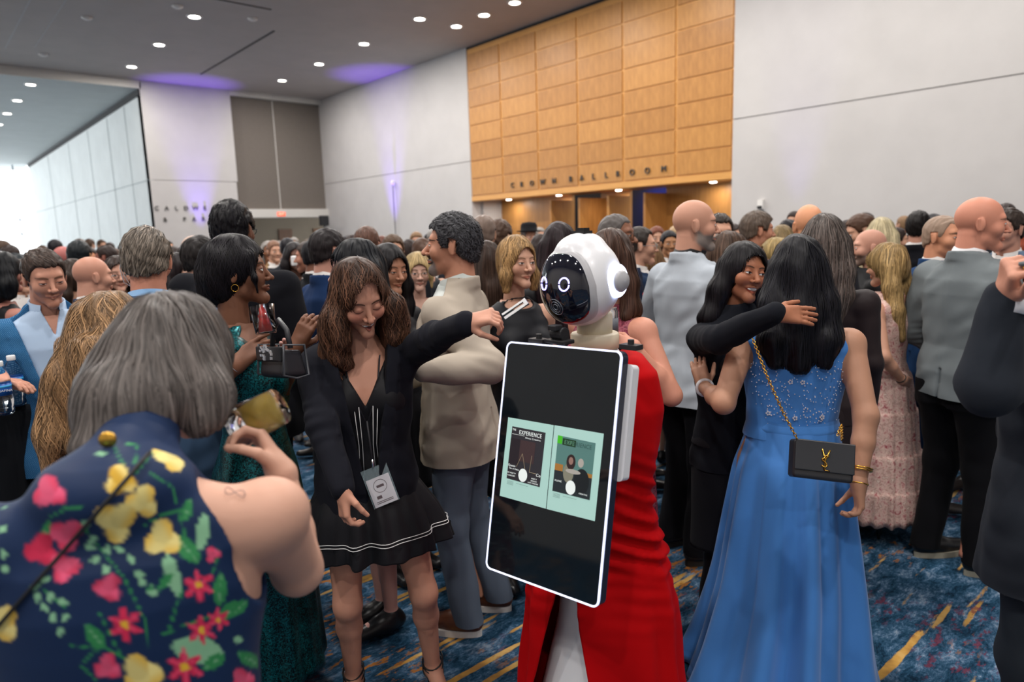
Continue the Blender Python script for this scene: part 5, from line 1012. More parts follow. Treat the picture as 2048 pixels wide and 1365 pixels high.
# dress: draped cloth round the column, open in front
def reddress():
    n, m_ = 240, 150; z = np.linspace(bz-.005, .04, m_); rows = [(bz-.005, .075, .07), (bz-.02, .14, .11), (bz-.06, .185, .125), (bz-.16, .205, .13), (bz-.27, .195, .125), (bz-.40, .165, .12), (bz-.47, .165, .125), (bz-.55, .185, .145), (bz-.66, .215, .175), (.62, .235, .20), (.3, .26, .235), (.04, .29, .26)]; Rr_ = np.array(rows)[::-1]
    a = np.linspace(0, 1, n); V = []
    for i, zz in enumerate(z):
        rx, ry = np.interp(zz, Rr_[:, 0], Rr_[:, 1]), np.interp(zz, Rr_[:, 0], Rr_[:, 2]); gap = .02+np.clip((.88-zz)*.85, 0, .75); th = -math.pi/2+.12+gap+a*(2*math.pi-2*gap)
        dr = np.exp(-((zz-(bz-.50))/.17)**2); ph = zz*70+3.2*np.sin(th*1.5+1)-2.0*np.cos(th+.3)*(zz*6)*.3; f = dr*.012*(1-np.abs(np.sin(ph*.9)))*2*(.6+.4*np.sin(th*2.3+zz*9))+dr*.005*np.sin(zz*150+5*np.sin(th*2))
        lowf = np.clip((.9-zz)/.8, 0, 1); f = f+lowf*.018*np.sin(9*th+1.5*np.sin(3*th))+.003*np.sin(5*th+zz*20); V.append(np.stack([(rx+f)*np.cos(th), .01+(ry+f)*np.sin(th), np.full(n, zz)], 1))
    V = np.concatenate(V); i, j = np.meshgrid(np.arange(m_-1), np.arange(n-1), indexing='ij'); Fq = np.stack([i*n+j, (i+1)*n+j, (i+1)*n+j+1, i*n+j+1], 2).reshape(-1, 4)
    o = mk('dress', V, Fq, mat('red jersey', srgb('ac0208'), .8, spec=.12), rob); sd = o.modifiers.new('thickness', 'SOLIDIFY'); sd.thickness = .003; return o
reddress()
# screen panel
TL, TR, BR, BL = P(1018, 683, 1.822), P(1250, 703, 1.60), P(1193, 1218, 1.60), P(968, 1135, 1.822)
uu = _n((TR-TL)+(BR-BL)); vv = _n((TL-BL)+(TR-BR)); vv = _n(vv-uu*uu.dot(vv)); nn = np.cross(uu, vv); pc = (TL+TR+BR+BL)/4; PWd = (np.linalg.norm(TR-TL)+np.linalg.norm(BR-BL))/2; PHt = (np.linalg.norm(TL-BL)+np.linalg.norm(TR-BR))/2
print('panel', PWd, PHt, (TR-TL).dot(TL-BL), uu, vv, nn)
Rp = np.stack([uu, vv, nn], 1); Wr = np.array([[math.cos(rrz), -math.sin(rrz), 0], [math.sin(rrz), math.cos(rrz), 0], [0, 0, 1]]); toR = lambda M: Wr.T@M; pcl = Wr.T@(pc-[RP[0], RP[1], 0])
def puv(px, py): r = ray(px, py); c0 = np.array([0, 0, HC]); t = (pc-c0).dot(nn)/r.dot(nn); q = c0+r*t-pc; return q.dot(uu), q.dot(vv)
scr = bpy.data.objects.new('screen_panel', None); C.objects.link(scr); scr.parent = rob; Mx = Matrix(toR(Rp).tolist()).to_4x4(); Mx.translation = Vector([float(q) for q in pcl]); scr.matrix_local = Mx
def rrect(w, h, r, z0, z1, hole=None, n=8):
    def out(w, h, r): return [(sx*(w-r)+r*math.cos(t), sy*(h-r)+r*math.sin(t)) for (sx, sy, a0) in ((1, 1, 0), (-1, 1, math.pi/2), (-1, -1, math.pi), (1, -1, 1.5*math.pi)) for t in np.linspace(a0, a0+math.pi/2, n)]
    o = out(w, h, r); m_ = len(o); V = [(x, y, z0) for x, y in o]+[(x, y, z1) for x, y in o]; mb = MB()
    if hole: i_ = out(w-hole, h-hole, max(r-hole, .001)); V += [(x, y, z0) for x, y in i_]+[(x, y, z1) for x, y in i_]; Fl = [(k, (k+1) % m_, m_+(k+1) % m_, m_+k) for k in range(m_)]+[(m_+k, m_+(k+1) % m_, 3*m_+(k+1) % m_, 3*m_+k) for k in range(m_)]+[(2*m_+k, 3*m_+k, 3*m_+(k+1) % m_, 2*m_+(k+1) % m_) for k in range(m_)]; return mb.add(V, Fl)
    return mb.add(V, [(k, (k+1) % m_, m_+(k+1) % m_, m_+k) for k in range(m_)]+[tuple(range(m_, 2*m_)), tuple(range(m_))[::-1]])
w2, h2 = PWd/2, PHt/2
rrect(w2, h2, .018, -.03, -.002).build('casing', mat('screen casing', (.012, .014, .03), .3), scr); rrect(w2, h2, .018, -.004, .002, .0045).build('light_frame', mat('panel led', (1, 1, 1), emit=(.5, .58, .95), es=1.15), scr)
rrect(w2-.0045, h2-.0045, .014, -.003, .0005).build('glass', mat('screen glass', (.004, .007, .010), .05, spec=.45), scr)
def quad_on(name, pts, m, z=.0012): 
    V = [(*puv(*p), z) for p in pts]; V += [(a, b, z-.0005) for a, b, _ in V]; return MB().add(V, [(0, 1, 2, 3)] if False else [(3, 2, 1, 0), (4, 5, 6, 7)]).build(name, m, scr)
M_PAGE = mat('lit page', (.15, .2, .18), .3, emit=srgb('a9d4cb'), es=.72); M_DKP = mat('lit dark picture', (.02, .02, .025), .3, emit=srgb('1c1a20'), es=.7)
quad_on('page', [(1017, 835), (1108, 851), (1092, 1018), (1000, 992)], M_PAGE); quad_on('page', [(1109.5, 851), (1208, 868), (1190, 1043), (1093.5, 1018.5)], M_PAGE)
def U(px, py): return np.array(puv(px, py))
def poster(c, kind):
    tl, tr, br, bl = [U(*p) for p in c]; L = lambda a, b: (tl*(1-a)+tr*a)*(1-b)+(bl*(1-a)+br*a)*b
    def q(name, a0, b0, a1, b1, m, z): pts = [L(a0, b0), L(a1, b0), L(a1, b1), L(a0, b1)]; V = [(*p, z) for p in pts]+[(*p, z-.0004) for p in pts]; return MB().add(V, [(3, 2, 1, 0), (4, 5, 6, 7)]).build(name, m, scr)
    ex_ = L(1, 0)-L(0, 0); an = math.atan2(ex_[1], ex_[0]); Rt = [[math.cos(an), -math.sin(an), 0], [math.sin(an), math.cos(an), 0], [0, 0, 1]]; wd = np.linalg.norm(ex_); EM = lambda n_, c_, e=.8: mat(n_, tuple(x*.4 for x in c_), .4, emit=c_, es=e)
    white = EM('lit white', (.75, .8, .78)); tx = lambda t, sz, a, b, sx=1., m=white, al='CENTER': text_obj('caption', t, sz, (*L(a, b), .0026), Rt, m, scr, .0002, 1.12, al, sx)
    q('cover', 0, 0, 1, 1, M_DKP if kind == 0 else EM('lit teal picture', srgb('4f7570')), .0017)
    if kind == 0:
        q('picture', .02, .22, .75, .62, EM('lit brown blur', srgb('3a2a2c')), .0020); q('picture', .0, .22, .30, .70, EM('lit dark blur', srgb('201a20')), .0021)
        tx('THE', .0075, .08, .055, .8, al='CENTER'); tx('EXPERIENCE', .0150, .57, .085, .80); tx('Alone Creative', .006, .66, .165, 1.2); q('rule', .02, .135, .40, .14, white, .0024)
        tx('Queen', .008, .12, .735, 1.); tx('The of Maker', .0055, .2, .79, 1.); tx('SO PRETTY', .005, .14, .875); tx('CONCERT', .005, .14, .925); tx('Co', .011, .93, .80, 1.); tx('MAKE A', .0045, .82, .88); tx('MEMORY', .0045, .82, .925); tx('LAST FOREVER', .0045, .80, .965)
        for a, b in (((.40, .47), (.26, .74)), ((.40, .47), (.52, .74)), ((.68, .47), (.66, .78)), ((.66, .78), (.86, .78))): p0, p1 = L(*a), L(*b); MB().tube([(*p0, .0023), (*p1, .0023)], .0006, 4).build('line_art', EM('lit tan line', srgb('8a7a62')), scr)
    else:
        q('picture', 0, .5, .22, .62, EM('lit orange', srgb('9a6a30')), .0019); q('picture', .82, .55, 1, .7, EM('lit orange', srgb('9a6a30')), .0019); q('picture', 0, .62, 1, 1, EM('lit deep', srgb('20282c')), .0020); q('block', 0, .0, .13, .14, EM('lit green', srgb('3fae1c')), .0021); q('block', .14, .03, .50, .15, EM('lit dark green', srgb('16341c')), .0020)
        tx('EXPERIENCE', .0150, .57, .095, .84, EM('lit grey green', srgb('33504c'))); tx('EXPE', .0150, .33, .0955, .84, EM('lit leaf', srgb('5a8a6a')))
        def disc(a, b, ra, rb, m, z): c_ = L(a, b); n_ = 22; V = [(c_[0]+ra*wd*math.cos(t), c_[1]+rb*wd*math.sin(t), z) for t in np.linspace(0, 6.283, n_, endpoint=False)]; MB().add(V+[(x, y, z-.0004) for x, y, _ in V], [tuple(range(n_)), tuple(range(n_, 2*n_))[::-1]]).build('figure', m, scr)
        disc(.42, .42, .12, .17, EM('lit hair', srgb('2a1c1c')), .0022); disc(.42, .40, .06, .085, EM('lit skin', srgb('8a6a60')), .0023); disc(.68, .40, .075, .10, EM('lit pale skin', srgb('a09a92')), .0022); disc(.38, .62, .14, .22, EM('lit cream', srgb('7a7868')), .00215); disc(.74, .72, .2, .28, EM('lit black', srgb('12181c')), .00225); disc(.5, .58, .2, .05, EM('lit pale skin', srgb('a09a92')), .0024)
        tx('ALONE', .006, .13, .80); tx('CREATIVE', .005, .82, .93)
    c_ = L(.48, .865); n_ = 28; r_ = wd*.13; V = [(c_[0]+r_*math.cos(t), c_[1]+r_*1.2*math.sin(t), .0026) for t in np.linspace(0, 6.283, n_, endpoint=False)]; MB().add(V+[(x, y, .0022) for x, y, _ in V], [tuple(range(n_)), tuple(range(n_, 2*n_))[::-1]]).build('seal', white, scr)
    mb = MB(); [mb.tube([(*(L(.03+.33*0, 1.035+.02*k)), .002), (*(L(.22, 1.035+.02*k)), .002)], .0003, 4) for k in range(4)]; mb.tube([(*L(.3, 1.045), .002), (*L(.66, 1.045), .002)], .0003, 4); mb.build('fine_print', EM('lit ink', srgb('3a4a48')), scr)
poster([(1025.5, 853), (1092, 866), (1080, 975), (1014, 957)], 0); poster([(1117, 871), (1192, 887), (1180, 1001), (1105.5, 982)], 1)
ms = rrect(.05, .14, .012, -.06, -.03).build('mount_plate', M_SHELL, scr); ms.location = (w2-.035, h2-.17, -.0); 
gm = MB().tube([(-.03, 0, 0), (.03, 0, .0)], (.022, .026), 14).tube([(.0, 0, -.03), (.0, 0, .02)], .012, 10).box((-.05, -.03, -.035), (.05, .03, -.02)).box((-.02, -.04, .015), (.02, .0, .035)).build('webcam_mount', M_PLAIN, rob, False, (.012, .012, .014)); bev(gm, .004); gm.scale = (.7,)*3; gm.location = Wr.T@(P(1118, 668, 1.74)-[RP[0], RP[1], 0])
for px_, py_, d_ in ((1078, 682, 1.78), (1262, 694, 1.66)):
    k_ = MB().box((-.025, -.015, -.006), (.025, .015, .006)).lathe([(.008, .006), (.008, .018), (.0001, .019)], 12).build('panel_clip', M_PLAIN, rob, False, (.02, .02, .022)); k_.location = Wr.T@(P(px_, py_, d_)-[RP[0], RP[1], 0])
# ---- woman in the long blue dress, arms round her friend
K = Fig(1594, 474, 2.32, -4, 'person with straight black hair in long blue beaded dress, back turned, hugging', 0, True, 1.16, (0, 0), 6, 4, tone=srgb('a87a62'), sh=.178)
K.pose(1, (1445, 812, 2.30), (1392, 762, 2.62), (-.1, .85, .45), (.4, .2, .9), curl=(.2, .25, .2), thumb=.1); K.pose(-1, (1728, 815, 2.22), (1722, 925, 2.18), (-.05, -1, -.1), (-1, 0, .2), curl=(.5, .8, .6), thumb=.9)
K.body(chest=True, arms=(1, -1))
M_BLUE = tinted('blue chiffon', .55, .3, sheen=.25)
BL_ = srgb('3f7cc4')
K.top(BL_, M_BLUE, neck='high', low=1.02, strap=.11, nz=1.44, add=.007, back=1.30, wr=.0035)
sk = K.skirt([(1.06, .162, .118, 0, .0), (1.0, .172, .135, 0, .0), (.9, .205, .165, 0, .01), (.7, .235, .20, 0, .01), (.45, .27, .24, .0, .01), (.2, .315, .29, .02, .02), (.02, .37, .34, .03, .03)], BL_, M_BLUE, folds=8, amp=.19, n=300, sharp=.7)
K.skirt([(1.085, .158, .113, 0, 0), (1.06, .165, .12, 0, 0), (1.04, .163, .118, 0, 0)], BL_, M_BLUE, folds=3, amp=.01, name='waistband', sub=2)
r = RN(5); mb = MB(); gt = Grid((-.22, 0, 1.0), (.22, .2, 1.48), .01); gt.op(loft(grow(FTOP, 1.16, 1, .008), (0, 0)))
def onback(x, z):
    for y in np.linspace(.17, .02, 60):
        if gt.at(np.array([[x, y, z]]))[0] < 0: return np.array([x, y+.003, z])
    return np.array([x, .1, z])
for cx_, cz_, rr_ in ((-.08, 1.21, .05), (.08, 1.21, .05), (-.06, 1.13, .03), (.06, 1.13, .03), (-.11, 1.28, .04), (.11, 1.28, .04)):
    for t in np.linspace(0, 6.28, 20, endpoint=False): p = onback(cx_+rr_*math.cos(t)*1.1, cz_+rr_*.6*math.sin(t*2)+.01*math.cos(t)); mb.box(p-.0018, p+.0018)
for x_, z_ in ((-.09, 1.12), (.0, 1.115), (.09, 1.125), (-.02, 1.25), (.02, 1.25)):
    for t in range(5): p = onback(x_+.006*math.cos(t*1.257), z_+.006*math.sin(t*1.257)); mb.box(p-.0026, p+.0026)
for i in range(150): p = onback(r.uniform(-.15, .15), r.uniform(1.08, 1.36)); mb.box(p-.0013, p+.0013)
o = mb.build('beading', mat('bead crystal', (.85, .82, .85), .15, .4), K.root); o['kind'] = 'stuff'
K.hair('long', srgb('15151b'), locks=[([(x*.05, .04, .0), (x*.075, .06, -.12), (x*.085, .085, -.24), (x*.08, .10, -.315)], (.055, .056, .052, .03)) for x in (-1, 1)]+[([(0, .07, .0), (0, .09, -.15), (0, .105, -.33)], (.062, .064, .036))], n=4600, st=dict(length=.2, width=.0028, wave=.15, wfreq=30, var=.3), wr=.0028)
K.ring(1, .96, .031, .007, M_PLAIN, 'watch_band', (.7, .7, .72)); K.ring(-1, .80, .036, .0028); K.ring(-1, .77, .037, .0028); K.ring(-1, 1.0, .029, .0026)
# chain bag
bo = P(1641, 922, 2.06); Rk = np.stack([_n(cv(.99, -.10, -.1)), _n(cv(.1, 0, 1)), _n(cv(.1, 1, .16))], 1); Rk[:, 1] = _n(np.cross(Rk[:, 2], Rk[:, 0])); Rk[:, 2] = _n(np.cross(Rk[:, 0], Rk[:, 1]))
bag = empty('shoulder_bag', bo, 0, 1, 'small black leather bag with gold monogram on a gold chain, behind the blue dress', 'handbag')
g = Grid((-.11, -.05, -.08), (.11, .05, .08), .004); g.op(bx((0, 0, 0), (.087, .03, .058), .01)); V, Fq = g.mesh(); mk('bag_body', V@Rk.T, Fq, M_LEATHER, bag, color=(.02, .021, .025))
bev(MB().box((-.085, -.036, -.034), (.087, -.027, .057), Rk).build('flap', M_LEATHER, bag, False, (.024, .026, .031)), .003)
def T3(x, z, y=-.039): return Rk@np.array([x, y, z])
mono = MB().tube([T3(-.010, .034), T3(.0, .004), T3(-.001, -.028)], .0022, 6).tube([T3(.013, .032), T3(.0, .0)], .0026, 6)
mono.tube([T3(.004+.007*math.cos(t)-.006*(t > 3), .006+.010*math.sin(t)) for t in np.linspace(.6, 3.6, 10)]+[T3(.003, -.006), T3(.006, -.013), T3(.0, -.02), T3(-.010, -.014)], .002, 6).tube([T3(-.001, -.028), T3(.014, -.029)], .0018, 6); mono.build('monogram', M_GOLD, bag, True)
def chain(pts, name, parent, off, r=.0042, step=.0085):
    pts = [np.array(p) for p in pts]; seg = [np.linalg.norm(b-a) for a, b in zip(pts[:-1], pts[1:])]; tot = sum(seg); mb = MB(); k = 0; s_ = 0.
    while s_ < tot:
        q = s_; i = 0
        while i < len(seg)-1 and q > seg[i]: q -= seg[i]; i += 1
        c = pts[i]+(pts[i+1]-pts[i])*q/seg[i]; t = _n(pts[i+1]-pts[i]); u = _n(np.cross(t, FWD)); w = np.cross(t, u); a = u*.8+w*.6 if k % 2 else u*.6-w*.8
        mb.tube([c-off+t*.0062*math.cos(x)+a*r*math.sin(x) for x in np.linspace(0, 6.28, 8, endpoint=False)], .0013, 4, True); s_ += step; k += 1
    o = mb.build(name, M_GOLD, parent, True); o['kind'] = 'stuff'; return o
chain([P(1506, 680, 2.12), P(1535, 755, 2.07), P(1566, 825, 2.05), P(1593, 876, 2.04)], 'chain', bag, bo); chain([P(1676, 905-35, 2.1), P(1683, 850, 2.13), P(1683, 882, 2.05)], 'chain', bag, bo)
# ---- friend in black
J = Fig(1497, 487, 2.60, 142, 'person with long black hair in black blazer dress, face showing, hugging the blue dress', 0, True, 1.04, (0, 0), -4, 0, 10, tone=srgb('9a6248'))
J.pose(-1, (1462, 682, 2.12), (1592, 608, 2.05), (.98, -.06, .03), (.1, -.3, .95), curl=(.08, .12, .1), thumb=.1, up=.33, fo=.29, hs=1.02); J.poseL(1, (.2, -.15, 1.15), (.1, -.3, 1.25))
LJ = {i: ((i*.085, .01, .9), (i*.09, -.01, .5), (i*.095, .03, .14), (i*.11, -.13, .03)) for i in (1, -1)}
J.body(chest=True, arms=(-1,), legs=False, smile=.9, opn=.009, nose=1.1, lid=.25, look=(.6, .1), face=dict(brow=(.02, .014, .012), lip=(.85, .42, .42), iris=(.02, .012, .01), blush=.25))
J.top(srgb('15161b'), neck='round', nz=1.40, low=.92, add=.006); J.jacket(srgb('17191f'), zv=.0, hem=.84, tab=grow(JACKET, .88, .92), vent=False, collar=False, wr=.004, sleeve=.68)
J.skirt([(.98, .165, .13, 0, 0), (.85, .19, .15, 0, 0), (.6, .185, .15, 0, 0), (.46, .19, .15, 0, 0)], srgb('16171c'), M_CLOTH, folds=4, amp=.02); J.trousers(srgb('120c0e'), LJ, M_SATIN, wide=.68, name='tights', cuff=.09); J.shoes(BLACK, None, LJ, .05)
J.hair('long', srgb('19171b'), locks=[([(x*.06, .02, .02), (x*.085, .02, -.08), (x*.098, .03, -.2), (x*.085, .03, -.28)], (.042, .042, .044, .02)) for x in (-1, 1)]+[([(0, .07, .0), (0, .085, -.15), (0, .095, -.3)], (.06, .065, .04))], n=3200, st=dict(length=.18, width=.003, wave=.12), face=(.056, .074, -.005))
J.ring(-1, .90, .029, .003, M_SILVER); J.earring((-1,), m=M_GOLD)
# ---- bald man in pale grey blazer
L_ = Fig(1394, 398, 3.3, 48, 'bald person with grey beard in pale grey blazer and black trousers', 0, False, 1.08, (0, 0), -32, 2, tone=srgb('b98670'))
L_.poseL(1, (.33, -.02, 1.15), (.2, -.22, 1.06), (-.4, -.8, 0), (0, 0, -1)); L_.poseL(-1, (-.25, .06, 1.12), (-.22, -.02, .89))
LL = {1: ((.09, .01, .93), (.1, -.03, .5), (.11, .02, .085), (.12, -.16, .03)), -1: ((-.09, .01, .93), (-.1, -.0, .5), (-.11, .05, .085), (-.13, -.13, .03))}
suit(L_, srgb('a9b1ba'), srgb('18181b'), trousers=srgb('141418'), shoe=srgb('17181c'), sole=srgb('33302c'), lp=LL, hands=(1,), wr=.0055, hem=.82, vent=True, face=dict(beard=srgb('77716c')))
# ---- bald man in mid grey suit jacket
M_ = Fig(1972, 392, 3.1, 44, 'bald heavyset person in mid grey jacket and black trousers, seen from behind', 0, False, 1.16, (0, 0), -38, 4, tone=srgb('c07f68'))
M_.poseL(1, (.31, .0, 1.12), (.24, -.16, .95)); M_.poseL(-1, (-.27, -.05, 1.13), (-.12, -.24, 1.08), (.5, -.6, .2), (.3, .2, -.6))
LM = {1: ((.09, .01, .93), (.1, -.0, .5), (.09, .06, .085), (.08, -.12, .03)), -1: ((-.09, .01, .93), (-.1, -.03, .5), (-.13, -.02, .085), (-.16, -.2, .03))}
suit(M_, srgb('6f7679'), srgb('cfcfd2'), trousers=srgb('121215'), shoe=srgb('141416'), sole=srgb('a8a290'), lp=LM, hands=(-1,), wr=.0055, hem=.86, full=1.04)
# ---- man at the right picture edge, fist raised
N_ = Fig(2165, 400, 1.75, -78, 'person in dark charcoal suit at the picture edge, raised fist with gold ring', 0, False, 1.12, (0, 0), 0, 0, tone=srgb('b8806a'))
N_.pose(1, (2012, 752, 1.55), (2002, 655, 1.50), (-.35, .65, -.6), (.85, .15, -.35), fing=[(1.35, 1.5, .9), (1.4, 1.5, .9), (1.4, 1.5, .9), (1.45, 1.5, .9)], thumb=-.35, hs=.95, up=.33, fo=.2); N_.poseL(-1, (-.25, .05, 1.12), (-.27, .05, .9))
LN = {1: ((.09, .01, .93), (.1, -.0, .5), (.10, .03, .085), (.1, -.15, .03)), -1: ((-.09, .01, .93), (-.1, -.03, .5), (-.11, .0, .085), (-.12, -.18, .03))}
suit(N_, srgb('23272e'), srgb('d2d2d6'), trousers=srgb('262c33'), shoe=srgb('6a3a20'), lp=LN, zv=1.1, wr=.004, hem=.74)
a = N_.arm[1]; dv = _n(a['W']-a['E']); MB().tube([a['W']-dv*.035, a['W']-dv*.0], (.046, .043), 24).build('shirt_cuff', M_SATIN, N_.root, True, (.68, .68, .72))
ds = N_.vec_(cv(-.35, .65, -.6)); nsd = N_.vec_(cv(.85, .15, -.35)); nsd = _n(nsd-ds*nsd.dot(ds)); tt = np.cross(nsd, ds); cR = a['W']+ds*.088+tt*.009+nsd*.018; MB().tube([cR+.0115*(math.cos(t)*tt+math.sin(t)*ds) for t in np.linspace(0, 6.28, 18, endpoint=False)], .0028, 6, True).build('ring', M_GOLD, N_.root, True); MB().lathe([(.0001, -.006), (.009, -.003), (.009, .004), (.0001, .006)], 14, np.block([[np.eye(3), (cR+ds*.013)[:, None]], [np.zeros((1, 3)), 1]])).build('ring_stone', M_PLAIN, N_.root, True, (.1, .12, .13))
# ---- woman in pink floral dress
O_ = Fig(1770, 489, 3.55, -66, 'person with long golden hair in pink floral tiered dress, hand on hip', 0, True, 1.02, (0, 0), -4, 6, tone=srgb('bd8a72'))
O_.pose(1, (1728, 665, 3.35), (1752, 668, 3.25), (.2, -.2, -.3), (0, 0, 1)) if False else O_.poseL(1, (.24, .10, 1.16), (.12, .13, 1.03), (-.8, .1, -.3), (0, -1, 0), curl=(.3, .4, .3)); O_.poseL(-1, (-.2, -.05, 1.12), (-.1, -.2, 1.1), (.5, -.5, .3), (0, 0, 1))
O_.body(chest=True, arms=(1, -1), face=dict(blush=.3)); O_.top(m=M_PINK, neck='high', low=1.0, strap=.06, nz=1.43, add=.014, wr=.005)
O_.skirt([(1.04, .135, .11, 0, 0), (1.0, .175, .15, 0, 0), (.8, .20, .175, 0, 0), (.79, .215, .19, 0, 0), (.55, .235, .21, 0, 0), (.54, .25, .225, 0, 0), (.34, .262, .24, 0, 0), (.33, .28, .25, 0, 0), (.14, .285, .26, 0, 0)], m=M_PINK, folds=22, amp=.05, n=240); O_.shoes(BLACK, heel=.05)
O_.hair('long', srgb('a08458'), length=.42, locks=[([(x*.05, .045, .0), (x*.065, .06, -.12), (x*.065, .075, -.26), (x*.04, .09, -.42)], (.05, .046, .042, .02)) for x in (-1, 1)], n=3200, st=dict(length=.24, width=.0035, wave=.15, wfreq=25, var=.4), wr=.004); O_.ring(1, .93, .028, .003, M_PLAIN, color=(.02, .02, .02))
# ---- woman in maroon lace behind the robot
Q_ = Fig(1216, 462, 2.55, -135, 'person in maroon lace dress holding a can behind the robot head', 0, True, 1.1, (0, 0), 18, 2, tone=srgb('c0846e'))
Q_.pose(1, (1298, 690, 2.48), (1236, 655, 2.36), (-.8, .25, .1), (-.4, -.1, .9), curl=(.5, .7, .5), thumb=.7); Q_.body(chest=True, arms=(1, -1)); Q_.top(m=M_LACE, neck='high', low=.9, strap=.06, nz=1.42, add=.008)
Q_.skirt([(1.0, .15, .12, 0, 0), (.9, .19, .15, 0, 0), (.5, .21, .18, 0, 0)], m=M_LACE, folds=9, amp=.06); Q_.shoes(BLACK); Q_.hair('longfront', srgb('4a342a'), n=1800, length=.2)
o = empty('drink_can', P(1218, 648, 2.36), 0, 1, 'silver drink can with dark band held behind the robot head', 'can'); MB().lathe([(.0001, -.06), (.026, -.06), (.032, -.052), (.032, .042), (.026, .055), (.027, .058), (.024, .056), (.0001, .054)], 28).build('can_body', M_SILVER, o, True); MB().lathe([(.0325, -.03), (.0325, .022)], 28).build('can_print', M_PLAIN, o, True, (.12, .13, .15))
# ---- tall man in black behind the teal dress
F_ = Fig(463, 404, 3.15, 14, 'tall person with cropped black hair in black suit, seen from behind', 0, False, 1.10, (0, 0), -12, 2, tone=srgb('6a4434'))
suit(F_, srgb('15161b'), srgb('1a1a1e'), trousers=srgb('101014'), hem=.74); F_.hair('short', srgb('131217'), thick=.014, back=-.055, wr=.0022, n=2600, st=dict(length=.014, width=.003, var=.35)); F_.glasses((.02, .02, .02))
# ---- grey-haired man in slate suit with mask loops
S_ = Fig(290, 457, 2.52, 6, 'person with short grey brown hair in slate blue suit, white loop at the ear', 0, False, 1.04, (0, 0), -6, 6, tone=srgb('b97c66'))
suit(S_, srgb('3c526e'), srgb('7fa6cf'), trousers=NAVY); S_.hair('short', srgb('6e655c'), thick=.011, back=-.062, wr=.0024, n=4200, st=dict(length=.028, width=.0026, var=.45, combl=(.3, .3, -.8)))
T_ = lambda p: S_.o+S_.R@np.array(p, float); MB().tube([T_((.076, .028, .03)), T_((.088, .03, -.02)), T_((.086, .0, -.07)), T_((.07, -.06, -.09))], .0018, 5).tube([T_((.082, .03, .01)), T_((.08, .02, -.04)), T_((.06, -.03, -.11)), T_((.03, -.07, -.12))], .0018, 5).build('mask_loop', M_PLAIN, S_.root, True, (.75, .75, .75))
# ---- woman in gold sequins, mostly hidden
U_ = Fig(702, 482, 2.72, -108, 'person with sleek black hair in gold sequin dress holding yellow drink', 0, True, 1.0, (0, 0), -4, 4, tone=srgb('b98a80'))
U_.poseL(-1, (-.22, -.06, 1.14), (-.15, -.27, 1.27), (.1, -.5, .8), (.9, 0, .1), curl=(.4, .6, .4)); U_.pose(1, (640, 760, 2.55), (650, 690, 2.32), (.5, .8, .0), (.6, -.3, .5), curl=(.4, .6, .4))
LU = {i: ((i*.07, .01, .93), (i*.06, -.01, .5), (i*.055, .03, .085), (i*.06, -.14, .03)) for i in (1, -1)}; U_.body(chest=True, arms=(1, -1), legs=True, legpose=LU); U_.top(m=M_GOLDSEQ, neck='round', low=.9, sleeves=0, add=.008); U_.skirt([(1.0, .15, .12, 0, 0), (.9, .18, .15, 0, 0), (.52, .155, .14, 0, 0)], m=M_GOLDSEQ, folds=6, amp=.03); U_.shoes(BLACK, LP=LU); U_.hair('long', srgb('10131a'), n=2400, length=.3, st=dict(length=.2, width=.003, var=.25), face=(.05, .07, -.02))
tumbler('plastic_tumbler', P(690, 652, 2.3), cv(.02, 1, 0), .042, .085, 'yellow drink', 'clear tumbler of bright yellow drink beside the dark wavy hair', srgb('c9a81c'), lvl=.72)
# ================================================================ guests further back
def free_depth(px, py, d):
    "nobody stands inside anybody else"
    st = [(o.location.x, o.location.y) for o in C.objects if o.type == 'EMPTY' and o.name.startswith('person')]
    best = (-1, d)
    for k in (0, .1, -.1, .2, -.2, .3, -.3, .4, -.4, .55, .7, .85, 1.):
        p = P(px, py, d+k); m = min(math.hypot(p[0]-a, p[1]-b) for a, b in st)
        if m > .44: return d+k
        if m > best[0]: best = (m, d+k)
    return best[1]
def man(px, py, d, face, label, hair, hc, coat, tone=FAIR, q=2, shirt=WHITE, tie=None, trousers=None, m=None, build=1.04, yaw=0, pitch=2, bald=0, hk={}, fk={}, zv=1.14, specs=None, group=None, kind='suit', **bk):
    d = free_depth(px, py, d) if q < 3 else d; f = Fig(px, py, d, face, label, q, False, build, (0, 0), yaw, pitch, tone=tone, group=group)
    if kind == 'suit': suit(f, coat, shirt, tie, trousers, m, face=fk, zv=zv, **bk)
    else: f.body(face=fk, **bk); f.shirt(coat, arms=True, short=kind == 'tee'); f.trousers(trousers or CHAR); f.shoes(BLACK); 
    if kind == 'shirt': f.collar(coat)
    if hair: f.hair('short', hc, **dict(dict(n=0 if q > 1 else 1400), **hk))
    if specs: f.glasses(specs)
    return f
def lady(px, py, d, face, label, hair, hc, coat, tone=FAIR, q=2, m=None, build=1., yaw=0, pitch=2, neck='round', sleeves=0, skirt=True, hk={}, fk={}, specs=None, group=None, nz=1.36, top=None, **bk):
    d = free_depth(px, py, d) if q < 3 else d; f = Fig(px, py, d, face, label, q, True, build, (0, 0), yaw, pitch, tone=tone, group=group)
    f.body(chest=True, arms=(1, -1), face=fk, **bk); f.top(coat, m, neck=neck, low=.9, sleeves=sleeves, nz=nz)
    if skirt: f.skirt([(1.0, .15, .12, 0, 0), (.9, .19, .15, 0, 0), (.5, .21, .18, 0, 0)], coat, m, folds=8, amp=.06, n=90)
    else: f.trousers(coat)
    f.shoes(BLACK)
    if hair: f.hair(hair, hc, **dict(dict(n=0 if q > 1 else 1500), **hk))
    if specs: f.glasses(specs)
    return f
BR = srgb('2e2018')
